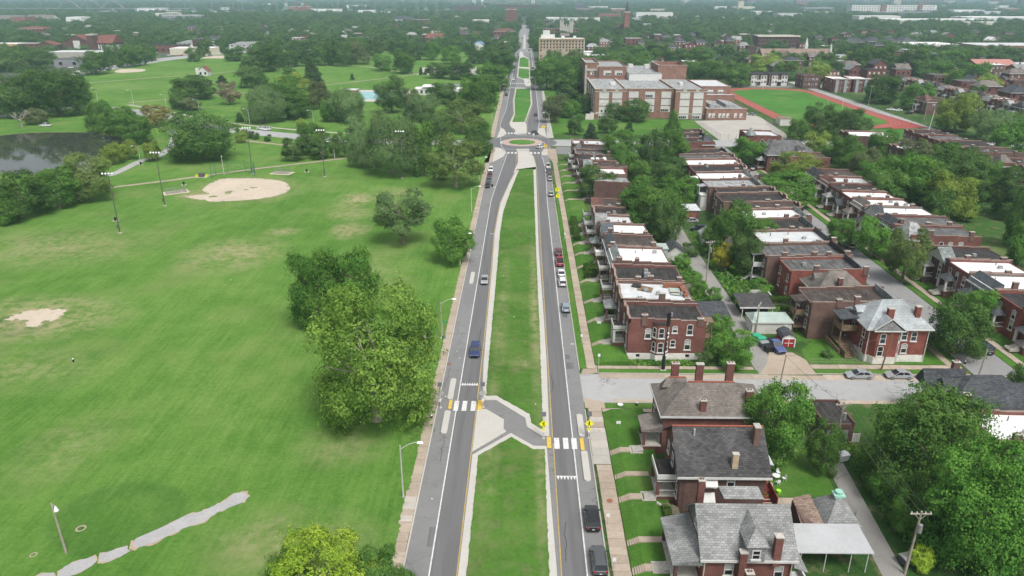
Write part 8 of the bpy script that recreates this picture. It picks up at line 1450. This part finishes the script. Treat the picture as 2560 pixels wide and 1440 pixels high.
def hedge(x0,x1,y0,y1,h,label,mk='hedge',seed=1):
 g=np.random.default_rng(seed);e=empty('hedge',((x0+x1)/2,(y0+y1)/2,.7),label,'hedge')
 n=int((x1-x0)*(y1-y0)*70+(x1-x0+y1-y0)*h*90);mb=MB()
 w,d=x1-x0,y1-y0
 for _ in range(n):
  p=np.array([g.uniform(-w/2,w/2),g.uniform(-d/2,d/2),h*math.sqrt(g.random())]);f=g.integers(0,4)
  if f==0:p[2]=h
  elif f==1:p[1]=-d/2
  elif f==2:p[0]=-w/2
  p+=g.normal(size=3)*.06;a=norm(g.normal(size=3))*.16;b=norm(np.cross(a,g.normal(size=3)))*.12
  mb.face([p-a,p-b,p+a,p+b])
 o=mb.build('foliage',LM[mk],e);me=o.data;at=me.color_attributes.new('tone','FLOAT_COLOR','POINT');q=np.repeat(np.repeat(g.random(len(me.vertices)//4),4),4).astype(np.float32);at.data.foreach_set('color',q)
 MB().box(-w/2+.15,w/2-.15,-d/2+.15,d/2-.15,-.3,h-.15).build('branches',MT['joint'],e);return e
hedge(15,19.2,166.5,168,1.5,'long clipped hedge in front of the white roofed row house',seed=1);hedge(15.4,19.4,169.2,170.8,1.6,'rounded dark hedge in the row of three, middle one',seed=2);hedge(15.2,18.6,171.8,173.6,1.4,'rounded dark hedge in the row of three, farthest',seed=3);hedge(14.4,16,196,216,1.3,'long hedge along the front yard beside the white flowering bush',seed=4);hedge(52.6,60,151.2,152.6,1.5,'hedge behind the carport',seed=5);hedge(17.4,19.3,143,144.6,1.2,'dark round bush beside the porch of the ruined house',seed=6);hedge(56,58.6,146,147.6,1.4,'hedge behind the mint roofed garage',seed=7);hedge(18.8,19.9,77.4,80.8,.8,'leafy bed at the wall of the gabled house',seed=8)
KIND['flower']=('shrub','white flowering bush','round',10,'flower',0.,0);tree(18.2,206.4,2.6,3.6,'flower','white flowering round bush in a front yard')['group']='front yard shrubs'
tree(19.3,183,1.8,1.8,'shrub','small dark bush by the steep gabled porch')['group']='front yard shrubs';tree(67.4,123.9,1.6,2.6,'shrub','low dark bush on the fenced lawn of the hip-roofed house')if 0 else tree(58.4,127.2,1.5,2.2,'shrub','low dark bush on the fenced lawn by the side street')
tree(29.9,213.5,1.2,1.2,'shrub','tuft growing on the brown gabled roof edge')if 0 else None
e=empty('flower_tribute',(-16.2,134.2,0),'small pile of flowers and toys at the foot of a street lamp','tribute');rq=random.Random(4)
for m in('lamp_white','green_plain','black','red_plain'):
 mb=MB()
 for _ in range(5):a,b=rq.uniform(-.5,.5),rq.uniform(-.5,.5);mb.cyl((a,b,0),(a+.05,b,rq.uniform(.2,.7)),.12,.07,6)
 mb.build('flowers',MT[m],e)
g=np.random.default_rng(31);mb=MB();tn=[]
for(x0,x1,y0,y1,n,hh)in[(35.5,42,126,138,700,1.2),(35.5,42,147,158,700,1.4),(36,42.4,170,200,1300,1.5),(47.5,57,152,172,1700,1.6),(48,58,174,205,2000,1.8),(36,44,205,245,1800,1.8),(50,58,228,300,2200,2),(37,45.5,246,300,2000,2),(48.6,58,71,97,2600,1.6),(113,118,150,240,1500,1.5),(52,57,138,151,500,.9),(14.2,19,124,137,900,.45),(100,112,118,124,300,1),(20,34,123,125,380,.5)]:
 for _ in range(n):
  k=.5+.5*math.sin(x0+_*.37);px,py=g.uniform(x0,x1),g.uniform(y0,y1);p=np.array([px,py,hh*(.25+.75*abs(math.sin(px*1.1)*math.cos(py*.9)))*g.random()+.1])
  a=norm(g.normal(size=3))*.26;b=norm(np.cross(a,g.normal(size=3)))*.2;mb.face([p-a,p-b,p+a,p+b]);tn+=[min(1,max(0,.5+.35*math.sin(px*.7+py*.5)+g.normal()*.2))]*4
o=mb.build('undergrowth',LM['maple']);at=o.data.color_attributes.new('tone','FLOAT_COLOR','POINT');at.data.foreach_set('color',np.repeat(np.array(tn,np.float32),4));tag(o,'weeds and low bushes filling the yards along the alleys',None,None,'stuff')
def far_woods():
 g=np.random.default_rng(4);pts=[];sc=[]
 def keep(x,y):
  if abs(x)<(24 if y<900 else 12)and y<2300:return False
  for a,b,c_,d in OCC_BIG:
   if a-6<x<b+6 and c_-26<y<d+4:return False
  return True
 zones=[(560,1000,13.5,.34,11.5),(1000,1700,15,.43,12),(1700,3000,21,.42,13),(3000,5200,40,.36,14),(5200,9500,75,.36,16)]
 for(ya,yb,s,dens,hh)in zones:
  y=ya
  while y<yb:
   xm=y*.76+60;x=-xm
   while x<xm:
    px,py=x+g.uniform(-.5,.5)*s,y+g.uniform(-.5,.5)*s
    x+=s
    k=.5+.5*math.sin(px*.011+2*math.sin(py*.004))*math.cos(py*.009+1.3)
    if g.random()>dens+.5*(k-.4):continue
    if py<960 and px<-14 and py<620+min(330,max(0,(-px))*1.3)and px>-420:continue
    if py<700 and-14<px<340:continue
    if py<600 and px>0 and px<260:continue
    if py<900 and-420<px<-17:continue
    if px<-420 and py<660:continue
    if py>2600 and py<3080 and px<-150 and px>-1500:continue
    if keep(px,py):pts.append((px,py,-.5));sc.append(hh*g.uniform(.65,1.45)*(1.3 if s>30 else 1.))
   y+=s
 me=bpy.data.meshes.new('distant_woods');me.from_pydata(pts,[],[]);at=me.attributes.new('size','FLOAT','POINT');at.data.foreach_set('value',np.array(sc,np.float32))
 o=bpy.data.objects.new('distant_woods',me);put(o);tag(o,'mass of tree crowns covering the distant districts to the horizon',None,None,'stuff')
 ng=bpy.data.node_groups.new('woods','GeometryNodeTree');ng.interface.new_socket('Geometry',in_out='INPUT',socket_type='NodeSocketGeometry');ng.interface.new_socket('Geometry',in_out='OUTPUT',socket_type='NodeSocketGeometry')
 N_=ng.nodes;Lk=ng.links;gi=N_.new('NodeGroupInput');go=N_.new('NodeGroupOutput');join=N_.new('GeometryNodeJoinGeometry')
 src=[];seen={}
 for(e,*_r)in TREEOBJ:
  for ch in e.children:
   if ch.name.startswith('crown')and len(ch.data.polygons)<2400 and seen.get(ch.data.materials[0].name,0)<2 and ch.data not in[q.data for q in src]and ch.data.materials[0].name[7:]in('oak','oak2','maple','maple2','lime2','willow','olive'):seen[ch.data.materials[0].name]=seen.get(ch.data.materials[0].name,0)+1;src.append(ch)
 src=src[:13]
 ri=N_.new('FunctionNodeRandomValue');ri.data_type='INT';ri.inputs[4].default_value=0;ri.inputs[5].default_value=len(src)-1
 rr=N_.new('FunctionNodeRandomValue');rr.data_type='FLOAT';rr.inputs[2].default_value=0;rr.inputs[3].default_value=6.28;rr.inputs['Seed'].default_value=3
 rot=N_.new('ShaderNodeCombineXYZ');Lk.new(rr.outputs[1],rot.inputs[2]);na=N_.new('GeometryNodeInputNamedAttribute');na.data_type='FLOAT';na.inputs[0].default_value='size'
 sz=N_.new('ShaderNodeCombineXYZ');Lk.new(na.outputs[0],sz.inputs[0]);Lk.new(na.outputs[0],sz.inputs[1]);mm=N_.new('ShaderNodeMath');mm.operation='MULTIPLY';mm.inputs[1].default_value=.82;Lk.new(na.outputs[0],mm.inputs[0]);Lk.new(mm.outputs[0],sz.inputs[2])
 for i,c in enumerate(src):
  oi=N_.new('GeometryNodeObjectInfo');oi.inputs[0].default_value=c;oi.transform_space='ORIGINAL';ip=N_.new('GeometryNodeInstanceOnPoints')
  cmp_=N_.new('FunctionNodeCompare');cmp_.data_type='INT';cmp_.operation='EQUAL';Lk.new(ri.outputs[2],cmp_.inputs[2]);cmp_.inputs[3].default_value=i
  Lk.new(gi.outputs[0],ip.inputs['Points']);Lk.new(cmp_.outputs[0],ip.inputs['Selection']);Lk.new(oi.outputs['Geometry'],ip.inputs['Instance']);Lk.new(rot.outputs[0],ip.inputs['Rotation']);Lk.new(sz.outputs[0],ip.inputs['Scale']);Lk.new(ip.outputs[0],join.inputs[0])
 Lk.new(join.outputs[0],go.inputs[0]);md=o.modifiers.new('woods','NODES');md.node_group=ng;print('woods',len(pts),len(src))
OCC_BIG=[q for q in OCC if q[3]>560 and(q[1]-q[0])*(q[3]-q[2])>40]
far_woods()
hl=MB();g=random.Random(6);prev=None
for i in range(61):
 x=-12000+400*i;z=28+22*math.sin(i*.5)+16*math.sin(i*1.3+1)+(18 if i<30 else 0);row=[(x,11000,-1),(x,12500,max(4,z)),(x,14500,-1)]
 if prev:hl.add(prev+row,[(0,3,4,1),(1,4,5,2)])
 prev=row
struct('hills',hl,mt('hill',(.05,.09,.04),1,((.002,.3),)),'low wooded hills along the horizon')
# ------------------------------------------------------------ haze
hz=NT('haze_air');vs_=hz.new('ShaderNodeVolumePrincipled');vs_.inputs['Color'].default_value=(.6,.84,1.0,1);vs_.inputs['Density'].default_value=HAZE;vs_.inputs['Anisotropy'].default_value=.1;hz.link(vs_.outputs[0],hz.out.inputs['Volume'])
o=MB().box(-17000,17000,-17000,17000,-3,135).build('haze',hz.m);tag(o,'thin pale haze lying over the whole district',None,None,'stuff')
